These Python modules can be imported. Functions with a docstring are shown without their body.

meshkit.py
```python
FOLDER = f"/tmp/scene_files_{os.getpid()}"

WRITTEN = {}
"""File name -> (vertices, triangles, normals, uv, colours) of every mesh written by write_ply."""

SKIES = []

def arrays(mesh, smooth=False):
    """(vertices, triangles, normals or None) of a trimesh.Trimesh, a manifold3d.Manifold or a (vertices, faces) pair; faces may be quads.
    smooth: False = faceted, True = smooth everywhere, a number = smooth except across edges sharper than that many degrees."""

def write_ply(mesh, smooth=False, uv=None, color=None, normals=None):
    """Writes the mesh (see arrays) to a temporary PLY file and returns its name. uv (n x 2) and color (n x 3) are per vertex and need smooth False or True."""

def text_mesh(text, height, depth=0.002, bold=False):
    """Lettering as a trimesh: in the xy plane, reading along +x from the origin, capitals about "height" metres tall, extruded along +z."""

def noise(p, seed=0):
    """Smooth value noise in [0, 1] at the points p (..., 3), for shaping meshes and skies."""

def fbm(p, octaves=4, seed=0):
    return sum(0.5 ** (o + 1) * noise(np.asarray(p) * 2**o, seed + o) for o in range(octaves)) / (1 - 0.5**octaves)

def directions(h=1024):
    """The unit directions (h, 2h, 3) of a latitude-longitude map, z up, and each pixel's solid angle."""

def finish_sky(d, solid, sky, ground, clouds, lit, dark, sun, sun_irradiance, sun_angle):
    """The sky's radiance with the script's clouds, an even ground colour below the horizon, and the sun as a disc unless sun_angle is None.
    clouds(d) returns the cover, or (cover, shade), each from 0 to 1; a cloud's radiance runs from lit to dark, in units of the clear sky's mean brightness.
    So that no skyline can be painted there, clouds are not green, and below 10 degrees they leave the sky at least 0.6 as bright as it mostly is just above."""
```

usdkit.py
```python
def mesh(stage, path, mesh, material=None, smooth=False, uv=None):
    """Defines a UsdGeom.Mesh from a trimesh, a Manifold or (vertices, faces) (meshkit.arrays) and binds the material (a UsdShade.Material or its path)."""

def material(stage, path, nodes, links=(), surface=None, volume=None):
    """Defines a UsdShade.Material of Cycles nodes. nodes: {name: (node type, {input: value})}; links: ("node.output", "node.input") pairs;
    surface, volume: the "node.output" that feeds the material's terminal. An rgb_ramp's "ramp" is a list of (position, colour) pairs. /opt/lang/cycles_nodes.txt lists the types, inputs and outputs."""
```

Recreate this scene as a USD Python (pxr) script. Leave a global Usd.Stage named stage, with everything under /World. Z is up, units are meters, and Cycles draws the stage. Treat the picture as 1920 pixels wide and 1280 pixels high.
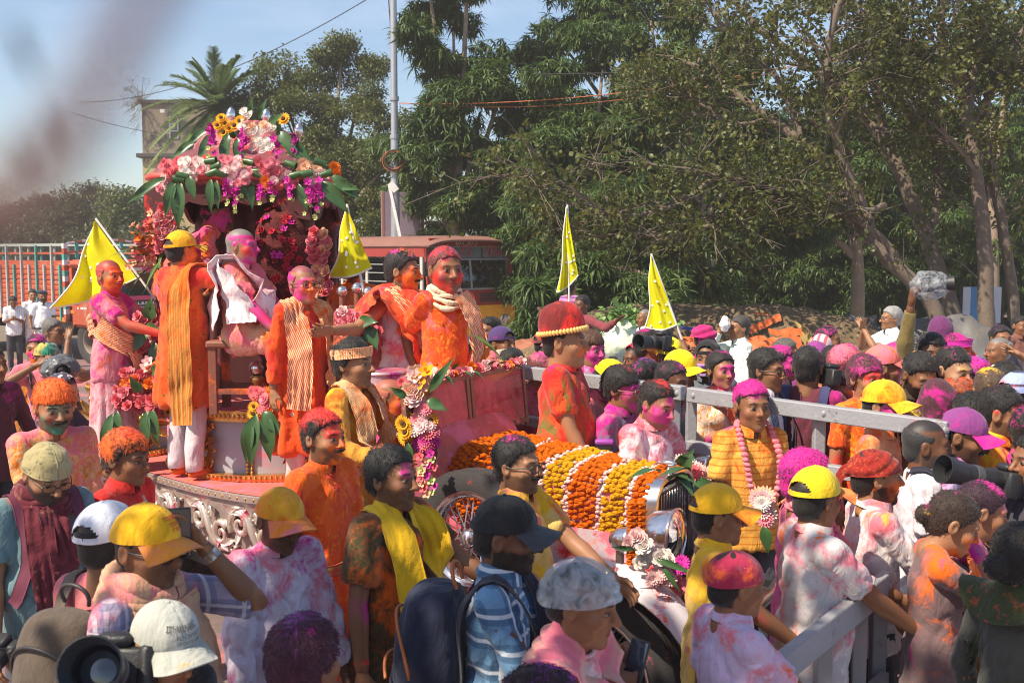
import math, random
import numpy as np
import meshkit, usdkit
from pxr import Usd, UsdGeom, UsdLux, UsdShade, Gf, Sdf, Vt

stage = Usd.Stage.CreateInMemory()
UsdGeom.SetStageUpAxis(stage, 'Z'); UsdGeom.SetStageMetersPerUnit(stage, 1.0)
stage.DefinePrim('/World', 'Xform'); stage.DefinePrim('/World/Looks', 'Scope')
T = Sdf.ValueTypeNames
PI = math.pi
# ------------------------------------------------------------------ camera, sky, sun, exposure
FPX, CX, CY, YH, HC = 2000.0, 960.0, 640.0, 470.0, 2.5        # focal length in photo pixels, horizon row, eye height
PITCH = math.atan((CY - YH) / FPX)
EYE = np.array([0.0, 0.0, HC])
FW = np.array([0, math.cos(PITCH), -math.sin(PITCH)]); UP = np.array([0, math.sin(PITCH), math.cos(PITCH)]); RT = np.array([1.0, 0, 0])
cam = UsdGeom.Camera.Define(stage, '/World/view_camera')
cam.CreateHorizontalApertureAttr(36.0); cam.CreateFocalLengthAttr(36.0 * FPX / 1920)
cam.AddTranslateOp().Set(Gf.Vec3d(*EYE)); cam.AddRotateXOp().Set(90 - math.degrees(PITCH))
cam.CreateFStopAttr(5.6); cam.CreateFocusDistanceAttr(7.5)
cam.CreateClippingRangeAttr((0.05, 5000.0))
cam.CreateExposureAttr(0.66)
SUN = np.array([-0.62, -0.42, 0.95]); SUN = SUN / np.linalg.norm(SUN)          # towards the sun
SEL, SROT = math.asin(SUN[2]), math.atan2(SUN[0], SUN[1])
dome = UsdLux.DomeLight.Define(stage, '/World/sky')
usdkit.material(stage, '/World/Looks/sky_air', {
    's': ('sky_texture', {'sky_type': 'single_scattering', 'sun_disc': False, 'sun_elevation': SEL, 'sun_rotation': SROT, 'aerosol_density': 1.0, 'air_density': 1.0, 'ozone_density': 2.0}),
    'tc': ('texture_coordinate', {}), 'm': ('mapping', {'scale': (1, 1, 3.0)}),
    'n': ('noise_texture', {'scale': 2.2, 'detail': 6, 'roughness': 0.6}),
    'r': ('map_range', {'range_type': 'smoothstep', 'from_min': 0.5, 'from_max': 0.85, 'to_min': 0.0, 'to_max': 0.3}),
    'c': ('mix', {'color2': (9.0, 9.3, 9.8)}), 'b': ('background_shader', {'strength': 0.11})},
    [('tc.generated', 'm.vector'), ('m.vector', 'n.vector'), ('n.fac', 'r.value'), ('r.result', 'c.fac'), ('s.color', 'c.color1'), ('c.color', 'b.color')], surface='b.background')
UsdShade.MaterialBindingAPI.Apply(dome.GetPrim()).Bind(UsdShade.Material.Get(stage, '/World/Looks/sky_air'))
dome.GetPrim().SetCustomDataByKey('kind', 'structure')
sun = UsdLux.DistantLight.Define(stage, '/World/sun')
sun.CreateIntensityAttr(1.25); sun.CreateAngleAttr(0.53); sun.CreateColorAttr(Gf.Vec3f(1.0, 0.88, 0.71)); sun.GetPrim().CreateAttribute('inputs:normalize', T.Bool).Set(True)
_z = SUN; _x = np.cross([0, 0, 1.0], _z); _x /= np.linalg.norm(_x); _y = np.cross(_z, _x)
sun.AddTransformOp().Set(Gf.Matrix4d(*_x, 0, *_y, 0, *_z, 0, 0, 0, 0, 1))

def at(px, py, s):
    """The point seen at a pixel of the photograph at the scale s (pixels per metre)."""
    return EYE + RT * ((px - CX) / s) - UP * ((py - CY) / s) + FW * (FPX / s)

# ------------------------------------------------------------------ scene tree helpers
USED = {}
def numbered(parent, name):
    k = USED.get((parent, name), 0); USED[(parent, name)] = k + 1
    return f'{parent}/{name}' if k == 0 else f'{parent}/{name}_{k:03d}'
def tag(o, label=None, cat=None, group=None, kind=None):
    p = o.GetPrim() if hasattr(o, 'GetPrim') else o
    for k, v in (('label', label), ('category', cat), ('group', group), ('kind', kind)):
        if v: p.SetCustomDataByKey(k, v)
    return o
def thing(name, label, cat, loc=(0, 0, 0), rz=0.0, group=None, sc=1.0):
    x = UsdGeom.Xform.Define(stage, numbered('/World', name))
    x.AddTranslateOp().Set(Gf.Vec3d(*map(float, loc)))
    if rz: x.AddRotateZOp().Set(float(rz))
    if sc != 1.0: x.AddScaleOp().Set(Gf.Vec3f(sc, sc, sc))
    return tag(x, label, cat, group)
def path_of(p): return '/World' if p is None else (p if isinstance(p, str) else str(p.GetPath()))
def obj(name, mesh, m, parent=None, smooth=False, col=None, uv=None):
    """One Mesh prim under parent."""
    o = usdkit.mesh(stage, numbered(path_of(parent), name), mesh, m, smooth=smooth, uv=uv)
    if col is not None:
        UsdGeom.PrimvarsAPI(o).CreatePrimvar('col', T.Color3fArray, 'vertex').Set(Vt.Vec3fArray.FromNumpy(np.asarray(col, np.float32)))
    return o
def struct(name, mesh, m, smooth=False):
    return tag(obj(name, mesh, m, None, smooth), kind='structure')
def ref(name, src, loc, rz=0.0, label=None, cat=None, group=None, parent=None, mat4=None):
    x = UsdGeom.Xform.Define(stage, numbered(path_of(parent), name))
    if mat4 is not None: x.AddTransformOp().Set(Gf.Matrix4d(*np.asarray(mat4, float).T.ravel().tolist()))
    else:
        x.AddTranslateOp().Set(Gf.Vec3d(*map(float, loc))); x.AddRotateZOp().Set(float(rz))
    x.GetPrim().GetReferences().AddInternalReference(src); x.GetPrim().SetInstanceable(True)
    return tag(x, label, cat, group)

# ------------------------------------------------------------------ mesh helpers: everything is (vertices, triangles)
def join(*ms):
    vs, fs, n = [], [], 0
    for v, f in ms:
        v, f = np.asarray(v, float), np.asarray(f, int)
        if len(f) and f.shape[1] == 4: f = np.vstack([f[:, [0, 1, 2]], f[:, [0, 2, 3]]])
        vs.append(v); fs.append(f.reshape(-1, 3) + n); n += len(v)
    return np.vstack(vs), np.vstack(fs)
def rot(axis, deg):
    a = math.radians(deg); c, s = math.cos(a), math.sin(a)
    return np.array({'x': [[1, 0, 0], [0, c, -s], [0, s, c]], 'y': [[c, 0, s], [0, 1, 0], [-s, 0, c]], 'z': [[c, -s, 0], [s, c, 0], [0, 0, 1]]}[axis], float)
def xf(m, R=None, t=(0, 0, 0), s=1.0):
    v = np.asarray(m[0], float) * s
    if R is not None: v = v @ np.asarray(R).T
    return v + np.asarray(t, float), m[1]
def frame_to(d, up=(0, 0, 1)):
    """Rotation whose z column is d."""
    z = np.asarray(d, float); z = z / (np.linalg.norm(z) + 1e-12)
    x = np.cross(up, z)
    if np.linalg.norm(x) < 1e-4: x = np.cross((0, 1, 0.1), z)
    x /= np.linalg.norm(x)
    return np.stack([x, np.cross(z, x), z], 1)
def box(lo, hi, bev=0.0):
    lo, hi = np.asarray(lo, float), np.asarray(hi, float)
    if bev <= 0:
        v = np.array([[x, y, z] for x in (lo[0], hi[0]) for y in (lo[1], hi[1]) for z in (lo[2], hi[2])])
        return v, np.array([[0, 1, 3, 2], [4, 6, 7, 5], [0, 4, 5, 1], [2, 3, 7, 6], [0, 2, 6, 4], [1, 5, 7, 3]])[:, [0, 1, 2, 3]]
    import manifold3d as mf
    b = min(bev, 0.45 * (hi - lo).min())
    pts = []
    for x in (0, 1):
        for y in (0, 1):
            for z in (0, 1):
                c = np.where(np.array([x, y, z]) > 0, hi - b, lo + b); s = np.array([x, y, z]) * 2 - 1
                for k in range(3):
                    q = c.copy(); q[k] += s[k] * b; pts.append(q)
                pts.append(c + s * b * 0.6)
    h = mf.Manifold.hull_points(np.array(pts).tolist()).to_mesh()
    return np.array(h.vert_properties[:, :3], float), np.array(h.tri_verts, int)
def obox(c, size, R=None, bev=0.0):
    s = np.asarray(size, float) / 2
    m = box(-s, s, bev)
    return xf(m, R, c)
def bar(a, b, w, h=None, bev=0.0):
    """A box bar from a to b, w wide, h high."""
    a, b = np.asarray(a, float), np.asarray(b, float); L = np.linalg.norm(b - a); h = h or w
    m = box((-w / 2, -h / 2, 0), (w / 2, h / 2, L), bev)
    return xf(m, frame_to(b - a), a)
def tube(pts, r, n=8, cap=True, ell=None):
    """Tube along pts; r number or list; ell: (x, y) stretch per ring."""
    p = np.asarray(pts, float); m = len(p); r = np.broadcast_to(np.asarray(r, float), (m,))
    t = np.gradient(p, axis=0); t /= np.linalg.norm(t, axis=1, keepdims=True) + 1e-12
    a = np.cross(t, [0, 0, 1.0]); 
    bad = np.linalg.norm(a, axis=1) < 0.05
    a[bad] = np.cross(t[bad], [0, 1.0, 0.0])
    a /= np.linalg.norm(a, axis=1, keepdims=True)
    for i in range(1, m):
        q = a[i - 1] - t[i] * (a[i - 1] @ t[i]); nq = np.linalg.norm(q)
        if nq > 1e-6: a[i] = q / nq
    b = np.cross(t, a); ang = np.arange(n) * 2 * PI / n
    ex, ey = (1, 1) if ell is None else ell
    v = p[:, None] + r[:, None, None] * (ex * np.cos(ang)[None, :, None] * a[:, None] + ey * np.sin(ang)[None, :, None] * b[:, None])
    i, j = np.meshgrid(np.arange(m - 1), np.arange(n), indexing='ij'); j2 = (j + 1) % n
    q = np.stack([i * n + j, i * n + j2, (i + 1) * n + j2, (i + 1) * n + j], -1).reshape(-1, 4)
    f = np.vstack([q[:, [0, 1, 2]], q[:, [0, 2, 3]]]); v = v.reshape(-1, 3)
    if cap:
        k = len(v); v = np.vstack([v, p[0], p[-1]]); js = np.arange(n)
        f = np.vstack([f, np.stack([np.full(n, k), (js + 1) % n, js], 1), np.stack([np.full(n, k + 1), (m - 1) * n + js, (m - 1) * n + (js + 1) % n], 1)])
    return v, f
def spline(pts, n):
    from scipy.interpolate import CubicSpline
    p = np.asarray(pts, float)
    if len(p) < 3: return p[0] + (p[-1] - p[0]) * np.linspace(0, 1, n)[:, None]
    t = np.r_[0, np.cumsum(np.linalg.norm(np.diff(p, axis=0), axis=1))]
    return CubicSpline(t, p)(np.linspace(0, t[-1], n))
def lathe(prof, n=24, a0=0.0, a1=2 * PI):
    """Revolve (r, z) about z."""
    p = np.asarray(prof, float); full = abs(a1 - a0 - 2 * PI) < 1e-6
    th = np.linspace(a0, a1, n, endpoint=not full); k = n
    v = np.stack([p[:, None, 0] * np.cos(th), p[:, None, 0] * np.sin(th), np.broadcast_to(p[:, None, 1], (len(p), n))], -1).reshape(-1, 3)
    i, j = np.meshgrid(np.arange(len(p) - 1), np.arange(k if full else k - 1), indexing='ij'); j2 = (j + 1) % k
    q = np.stack([i * k + j, i * k + j2, (i + 1) * k + j2, (i + 1) * k + j], -1).reshape(-1, 4)
    return v, np.vstack([q[:, [0, 1, 2]], q[:, [0, 2, 3]]])
def sheet(P, thick=0.0):
    """A grid of points (n, m, 3) as a surface; thick makes it a closed slab along its normals."""
    P = np.asarray(P, float); n, m = P.shape[:2]
    i, j = np.meshgrid(np.arange(n - 1), np.arange(m - 1), indexing='ij')
    q = np.stack([i * m + j, (i + 1) * m + j, (i + 1) * m + j + 1, i * m + j + 1], -1).reshape(-1, 4)
    f = np.vstack([q[:, [0, 1, 2]], q[:, [0, 2, 3]]]); v = P.reshape(-1, 3)
    if thick:
        N = vnormals(v, f); k = n * m
        e = [(i_ * m, (i_ + 1) * m) for i_ in range(n - 1)] + [((i_ + 1) * m + m - 1, i_ * m + m - 1) for i_ in range(n - 1)] + [(j_ + 1, j_) for j_ in range(m - 1)] + [((n - 1) * m + j_, (n - 1) * m + j_ + 1) for j_ in range(m - 1)]
        side = np.array([[a, b, b + k, a + k] for a, b in e])
        f = np.vstack([f, f[:, ::-1] + k, side[:, [0, 1, 2]], side[:, [0, 2, 3]]])
        v = np.vstack([v + N * thick / 2, v - N * thick / 2])
    return v, f
def vnormals(v, f):
    n = np.zeros_like(v); c = np.cross(v[f[:, 1]] - v[f[:, 0]], v[f[:, 2]] - v[f[:, 0]])
    for k in range(3): np.add.at(n, f[:, k], c)
    return n / (np.linalg.norm(n, axis=1, keepdims=True) + 1e-12)
_SPH = {}
def sphere(c=(0, 0, 0), r=1.0, sub=2):
    import trimesh
    if sub not in _SPH:
        s = trimesh.creation.icosphere(sub, 1.0); _SPH[sub] = (np.array(s.vertices), np.array(s.faces))
    v, f = _SPH[sub]
    return v * np.asarray(r, float) + np.asarray(c, float), f
def fbm(p, o=3, seed=0): return meshkit.fbm(np.asarray(p, float), o, seed)
def vnoise(p, freq, o=3, seed=0): return fbm(np.asarray(p) * freq + 37.3, o, seed) * 2 - 1
def sm(x, a, b):
    t = np.clip((x - a) / (b - a), 0, 1); return t * t * (3 - 2 * t)

# ------------------------------------------------------------------ signed distances and their surface
def s_cap(p, a, b, ra, rb):
    a, b = np.asarray(a, float), np.asarray(b, float); ba = b - a
    h = np.clip(((p - a) @ ba) / (ba @ ba + 1e-12), 0, 1)
    return np.linalg.norm(p - a - h[:, None] * ba, axis=1) - (ra + (rb - ra) * h)
def s_ell(p, c, r):
    q = p - np.asarray(c, float); r = np.asarray(r, float)
    k0 = np.linalg.norm(q / r, axis=1); k1 = np.linalg.norm(q / (r * r), axis=1)
    return k0 * (k0 - 1) / (k1 + 1e-9)
def smin(a, b, k):
    h = np.clip(k - np.abs(a - b), 0, None) / k
    return np.minimum(a, b) - h * h * k * 0.25
def smax(a, b, k): return -smin(-a, -b, k)
_E = [(0, 1), (2, 3), (4, 5), (6, 7), (0, 2), (1, 3), (4, 6), (5, 7), (0, 4), (1, 5), (2, 6), (3, 7)]
_C = np.array([[(i >> 2) & 1, (i >> 1) & 1, i & 1] for i in range(8)])
def surf(fn, lo, hi, h):
    lo, hi = np.asarray(lo, float), np.asarray(hi, float); n = np.ceil((hi - lo) / h).astype(int) + 1
    g = np.stack(np.meshgrid(*[lo[k] + h * np.arange(n[k]) for k in range(3)], indexing='ij'), -1)
    D = fn(g.reshape(-1, 3)).reshape(n); S = D < 0
    cnt = sum(S[c[0]:n[0] - 1 + c[0], c[1]:n[1] - 1 + c[1], c[2]:n[2] - 1 + c[2]].astype(int) for c in _C)
    I = np.argwhere((cnt > 0) & (cnt < 8))
    d = np.stack([D[tuple((I + c).T)] for c in _C], 1)
    acc, num = np.zeros((len(I), 3)), np.zeros(len(I))
    for a, b in _E:
        m = (d[:, a] < 0) != (d[:, b] < 0)
        t = np.where(m, d[:, a] / np.where(m, d[:, a] - d[:, b], 1), 0)
        acc += np.where(m[:, None], _C[a] + t[:, None] * (_C[b] - _C[a]), 0); num += m
    v = lo + h * (I + acc / num[:, None])
    idx = -np.ones(n, int); idx[tuple(I.T)] = np.arange(len(I))
    fs = []
    for ax in range(3):
        b, c = (ax + 1) % 3, (ax + 2) % 3
        sl0 = [slice(None)] * 3; sl1 = [slice(None)] * 3; sl0[ax] = slice(0, -1); sl1[ax] = slice(1, None)
        s0, s1 = S[tuple(sl0)], S[tuple(sl1)]
        E = np.argwhere(s0 != s1)
        E = E[(E[:, b] > 0) & (E[:, c] > 0)]
        if not len(E): continue
        eb, ec = np.eye(3, dtype=int)[b], np.eye(3, dtype=int)[c]
        q = np.stack([idx[tuple((E - eb - ec).T)], idx[tuple((E - ec).T)], idx[tuple(E.T)], idx[tuple((E - eb).T)]], 1)
        flip = ~S[tuple(E.T)]
        q[flip] = q[flip][:, ::-1]
        q = q[(q >= 0).all(1)]
        fs += [q[:, [0, 1, 2]], q[:, [0, 2, 3]]]
    return v, (np.vstack(fs) if fs else np.zeros((0, 3), int))

# ------------------------------------------------------------------ materials
MATS = {}
def M(name, nodes, links, surface):
    if name not in MATS: MATS[name] = usdkit.material(stage, f'/World/Looks/{name}', nodes, links, surface=surface)
    return MATS[name]
def plain(name, col, rough=0.6, metal=0.0, var=0.15, scale=6.0, bump=0.0, bscale=60.0, spec=0.5, powder=(), coat=0.0, dirt=None):
    """Colour broken up by noise, with powder of other colours lying on it."""
    if name in MATS: return MATS[name]
    c = np.asarray(col, float)
    nd = {'tc': ('texture_coordinate', {}), 'n': ('noise_texture', {'scale': scale, 'detail': 5, 'roughness': 0.6}),
          'x': ('mix', {'color1': tuple(c * (1 - var)), 'color2': tuple(np.clip(c * (1 + var), 0, 1))}),
          'p': ('principled_bsdf', {'roughness': rough, 'metallic': metal, 'specular_ior_level': spec, 'coat_weight': coat})}
    ln = [('tc.object', 'n.vector'), ('n.fac', 'x.fac')]
    src = 'x.color'
    for i, (pc, lo, sc) in enumerate(powder):
        nd[f'pn{i}'] = ('noise_texture', {'scale': sc, 'detail': 8, 'roughness': 0.68}); nd[f'pm{i}'] = ('mapping', {'location': (3.1 * i + 1, 7.7 * i, 1.3 * i)})
        nd[f'pr{i}'] = ('map_range', {'range_type': 'smoothstep', 'from_min': lo, 'from_max': lo + 0.1}); nd[f'px{i}'] = ('mix', {'color2': tuple(pc)})
        ln += [('tc.object', f'pm{i}.vector'), (f'pm{i}.vector', f'pn{i}.vector'), (f'pn{i}.fac', f'pr{i}.value'), (f'pr{i}.result', f'px{i}.fac'), (src, f'px{i}.color1')]
        src = f'px{i}.color'
    ln.append((src, 'p.base_color'))
    if bump:
        nd['bn'] = ('noise_texture', {'scale': bscale, 'detail': 4}); nd['b'] = ('bump', {'strength': bump, 'distance': 0.01})
        ln += [('tc.object', 'bn.vector'), ('bn.fac', 'b.height'), ('b.normal', 'p.normal')]
    return M(name, nd, ln, 'p.BSDF')
_cn = [0]
def cloth(base, pat=None, powder=(), seed=0, rough=0.9, wr=0.4, use_uv=False):
    """A garment's fabric. pat: ('stripes', 'x'|'z', per metre, colour), ('plaid', per metre, colour, colour), ('print', scale, colour, threshold), ('dots', scale, colour, radius). powder: (colour, threshold, scale)."""
    key = repr((base, pat, powder, seed, wr, use_uv))
    if key in MATS: return MATS[key]
    _cn[0] += 1; name = f'fabric_{_cn[0]:03d}'
    c = np.asarray(base, float); r = random.Random(seed + 11)
    off = (r.uniform(0, 50), r.uniform(0, 50), r.uniform(0, 50))
    nd = {'tc': ('texture_coordinate', {}), 'mp': ('mapping', {'location': off}),
          'n': ('noise_texture', {'scale': 7, 'detail': 6, 'roughness': 0.65}), 'x': ('mix', {'color1': tuple(c * 0.78), 'color2': tuple(np.clip(c * 1.22, 0, 0.95))}),
          'p': ('principled_bsdf', {'roughness': rough, 'specular_ior_level': 0.2, 'sheen_weight': 0.15})}
    ln = [('tc.object', 'mp.vector'), ('mp.vector', 'n.vector'), ('n.fac', 'x.fac')]
    src = 'x.color'; co = 'tc.UV' if use_uv else 'tc.object'
    def band(nm, axis, per, width, dist=0.0, rotz=0.0):
        ax = {'x': (1, 0, 0), 'y': (0, 1, 0), 'z': (0, 0, 1)}[axis]
        nd[nm + 'm'] = ('mapping', {'rotation': (0, 0, rotz), 'scale': (per, per, per)})
        nd[nm + 's'] = ('separate_xyz', {}); nd[nm + 'f'] = ('math', {'math_type': 'pingpong', 'value2': 0.5}); nd[nm + 'l'] = ('math', {'math_type': 'less_than', 'value2': width * 0.5})
        ln.extend([(co, nm + 'm.vector'), (nm + 'm.vector', nm + 's.vector'), (f'{nm}s.{axis}', nm + 'f.value1'), (nm + 'f.value', nm + 'l.value1')])
        return nm + 'l.value'
    def over(nm, fac, col):
        nonlocal src
        nd[nm] = ('mix', {'color2': tuple(col)}); ln.extend([(fac, nm + '.fac'), (src, nm + '.color1')]); src = nm + '.color'
    if pat:
        k = pat[0]
        if k == 'stripes': over('st', band('sa', pat[1], pat[2], pat[4] if len(pat) > 4 else 0.4, rotz=pat[5] if len(pat) > 5 else 0.0), pat[3])
        elif k == 'plaid':
            for i, (ax, w, pr, cc) in enumerate((('x', 0.5, 1, pat[2]), ('z', 0.5, 1, pat[2]), ('x', 0.12, 1, pat[3]), ('z', 0.12, 1, pat[3]))):
                f = band(f'pl{i}', ax, pat[1], w, rotz=.65)
                nd[f'ph{i}'] = ('math', {'math_type': 'multiply', 'value2': 0.55 if i < 2 else 0.8}); ln.append((f, f'ph{i}.value1')); over(f'po{i}', f'ph{i}.value', cc)
        elif k == 'print':
            nd['vn'] = ('noise_texture', {'scale': pat[1], 'detail': 4, 'roughness': 0.7, 'distortion': 1.5}); nd['vr'] = ('map_range', {'from_min': pat[3], 'from_max': pat[3] + 0.05})
            ln.extend([('mp.vector', 'vn.vector'), ('vn.fac', 'vr.value')])
            nd['vc'] = ('clamp', {}); ln.append(('vr.result', 'vc.value')); over('vo', 'vc.result', pat[2])
        elif k == 'dots':
            nd['vv'] = ('voronoi_texture', {'scale': pat[1]}); nd['vl'] = ('math', {'math_type': 'less_than', 'value2': pat[3]})
            ln.extend([(co, 'vv.vector'), ('vv.distance', 'vl.value1')]); over('vo', 'vl.value', pat[2])
    if powder:                                                        # powder lies thickest on head and shoulders and runs down in streaks
        nd['zs'] = ('separate_xyz', {}); nd['zn'] = ('math', {'math_type': 'minimum', 'value2': 1.42}); nd['zm'] = ('math', {'math_type': 'multiply_add', 'value2': .16, 'value3': -.195}); ln += [('tc.object', 'zs.vector'), ('zs.z', 'zn.value1'), ('zn.value', 'zm.value1')]
    for i, (pc, lo, sc) in enumerate(powder):
        nd[f'za{i}'] = ('math', {'math_type': 'add'}); nd[f'pm{i}'] = ('mapping', {'scale': ((1.5, 1.5, .55) if i % 2 else (1, 1, 1)), 'location': (5.1 * i + off[1], 9.7 * i + off[2], off[0])}); nd[f'pn{i}'] = ('noise_texture', {'scale': sc, 'detail': 8, 'roughness': 0.7, 'distortion': 0.6})
        nd[f'pr{i}'] = ('map_range', {'range_type': 'smoothstep', 'from_min': lo - 0.04, 'from_max': lo + 0.12})
        ln += [('tc.object', f'pm{i}.vector'), (f'pm{i}.vector', f'pn{i}.vector'), (f'pn{i}.fac', f'za{i}.value1'), ('zm.value', f'za{i}.value2'), (f'za{i}.value', f'pr{i}.value')]
        over(f'px{i}', f'pr{i}.result', pc)
    ln.append((src, 'p.base_color'))
    nd['w1'] = ('mapping', {'scale': (1, 1, 0.45), 'location': off}); nd['wn'] = ('noise_texture', {'scale': 14, 'detail': 5, 'roughness': 0.55, 'distortion': .5}); nd['b'] = ('bump', {'strength': wr + .12, 'distance': 0.04})
    nd['rn'] = ('noise_texture', {'type': 'ridged_multifractal', 'scale': 4.5, 'detail': 3, 'roughness': .45, 'distortion': .8}); nd['b3'] = ('bump', {'strength': .38, 'distance': .035}); ln += [('w1.vector', 'rn.vector'), ('rn.fac', 'b3.height'), ('b3.normal', 'b.normal')]
    nd['wv'] = ('noise_texture', {'scale': 500, 'detail': 2}); nd['b2'] = ('bump', {'strength': 0.15, 'distance': 0.002})
    ln += [('tc.object', 'w1.vector'), ('w1.vector', 'wn.vector'), ('wn.fac', 'b.height'), ('tc.object', 'wv.vector'), ('wv.fac', 'b2.height'), ('b.normal', 'b2.normal'), ('b2.normal', 'p.normal')]
    MATS[key] = usdkit.material(stage, f'/World/Looks/{name}', nd, ln, surface='p.BSDF')
    return MATS[key]
def by_vertex(name, rough, spec=0.4, bump=0.3, bscale=(60, 60, 60), sheen=0.0, sub=0.0):
    return M(name, {'a': ('attribute', {'attribute': 'col'}), 'tc': ('texture_coordinate', {}), 'm': ('mapping', {'scale': bscale}), 'n': ('noise_texture', {'scale': 1.0, 'detail': 4}), 'b': ('bump', {'strength': bump, 'distance': 0.004}),
        'n2': ('noise_texture', {'scale': 3.0, 'detail': 3}), 'r': ('map_range', {'to_min': rough - 0.15, 'to_max': rough + 0.15}),
        'p': ('principled_bsdf', {'specular_ior_level': spec, 'sheen_weight': sheen, 'subsurface_weight': sub})},
        [('a.color', 'p.base_color'), ('tc.object', 'm.vector'), ('m.vector', 'n.vector'), ('n.fac', 'b.height'), ('b.normal', 'p.normal'), ('m.vector', 'n2.vector'), ('n2.fac', 'r.value'), ('r.result', 'p.roughness')], 'p.BSDF')
SKIN = by_vertex('skin', 0.5, 0.4, 0.25, (160, 160, 160))
HAIR = by_vertex('hair', 0.6, 0.35, 0.9, (240, 240, 60), 0.1)

MAG, ORG, RED, YEL, PNK, GRN, PUR, CRM = (.56, .012, .24), (.78, .13, .008), (.60, .025, .02), (.80, .45, .015), (.72, .16, .22), (.03, .2, .13), (.32, .03, .36), (.70, .42, .22)
PCOL = {'m': MAG, 'o': ORG, 'r': RED, 'y': YEL, 'p': PNK, 'g': GRN, 'u': PUR, 'c': CRM}
# ------------------------------------------------------------------ people: heads, hands, bodies, clothes
TONES = [(.42, .23, .135), (.32, .155, .078), (.225, .10, .048), (.135, .056, .028)]
def head_sdf(p, kind):
    jw, ck, ns = {'m': (1.0, 1.0, 1.0), 'r': (1.14, 1.2, 1.1), 'f': (.90, 1.0, .8), 'b': (.93, 1.05, .85)}[kind]
    q = p.copy(); q[:, 0] = np.abs(q[:, 0])
    d = s_ell(q, (0, .014, .036), (.077, .097, .086))
    d = smin(d, s_ell(q, (0, -.022, -.03), (.064 * jw, .072, .085)), .03)
    d = smin(d, s_ell(q, (0, -.036, -.078), (.047 * jw, .050, .042)), .03)
    d = smin(d, s_ell(q, (0, -.078, -.103), (.020 * jw, .018, .018)), .025)
    d = smin(d, s_ell(q, (.040, -.060, -.026), (.026 * ck, .026, .026)), .025)
    d = smin(d, s_cap(q, (.008, -.088, .026), (.046, -.074, .026), .011, .010), .018)
    d = smax(d, -s_ell(q, (.033, -.103, .004), (.021, .020, .012)), .014)
    d = smin(d, s_cap(q, (0, -.088, .016), (0, -.113 - .004 * ns, -.028), .008 * ns, .0125 * ns), .012)
    d = smin(d, s_ell(q, (.013 * ns, -.100, -.032), (.009, .011, .008)), .008)
    d = smax(d, -s_ell(q, (.007, -.110, -.041), (.004, .007, .004)), .004)
    d = smin(d, s_ell(q, (0, -.090, -.057), (.024, .013, .0065)), .007)
    d = smin(d, s_ell(q, (0, -.088, -.069), (.020, .013, .0075)), .007)
    d = smax(d, -s_ell(q, (0, -.104, -.0625), (.022, .009, .0022)), .004)
    e = s_ell(q, (.033, -.0815, .004), (.0135, .0135, .0125))
    d = np.minimum(d, e)
    ear = smax(s_ell(q, (.080, .016, -.004), (.011, .021, .032)), -s_ell(q, (.090, .010, -.002), (.008, .012, .020)), .006)
    d = smin(d, ear, .010)
    d = smin(d, s_cap(q, (0, .012, -.06), (0, .022, -.155), .056 * jw, .060 * jw), .03)
    return smin(d, s_cap(q, (0, .020, -.15), (.070, .010, -.215), .048, .026), .03)
_HEADS = {}
def head_mesh(kind, res):
    if (kind, res) not in _HEADS:
        _HEADS[kind, res] = surf(lambda p: head_sdf(p, kind), (-.13, -.135, -.25), (.13, .125, .13), res)
    return _HEADS[kind, res]
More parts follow.
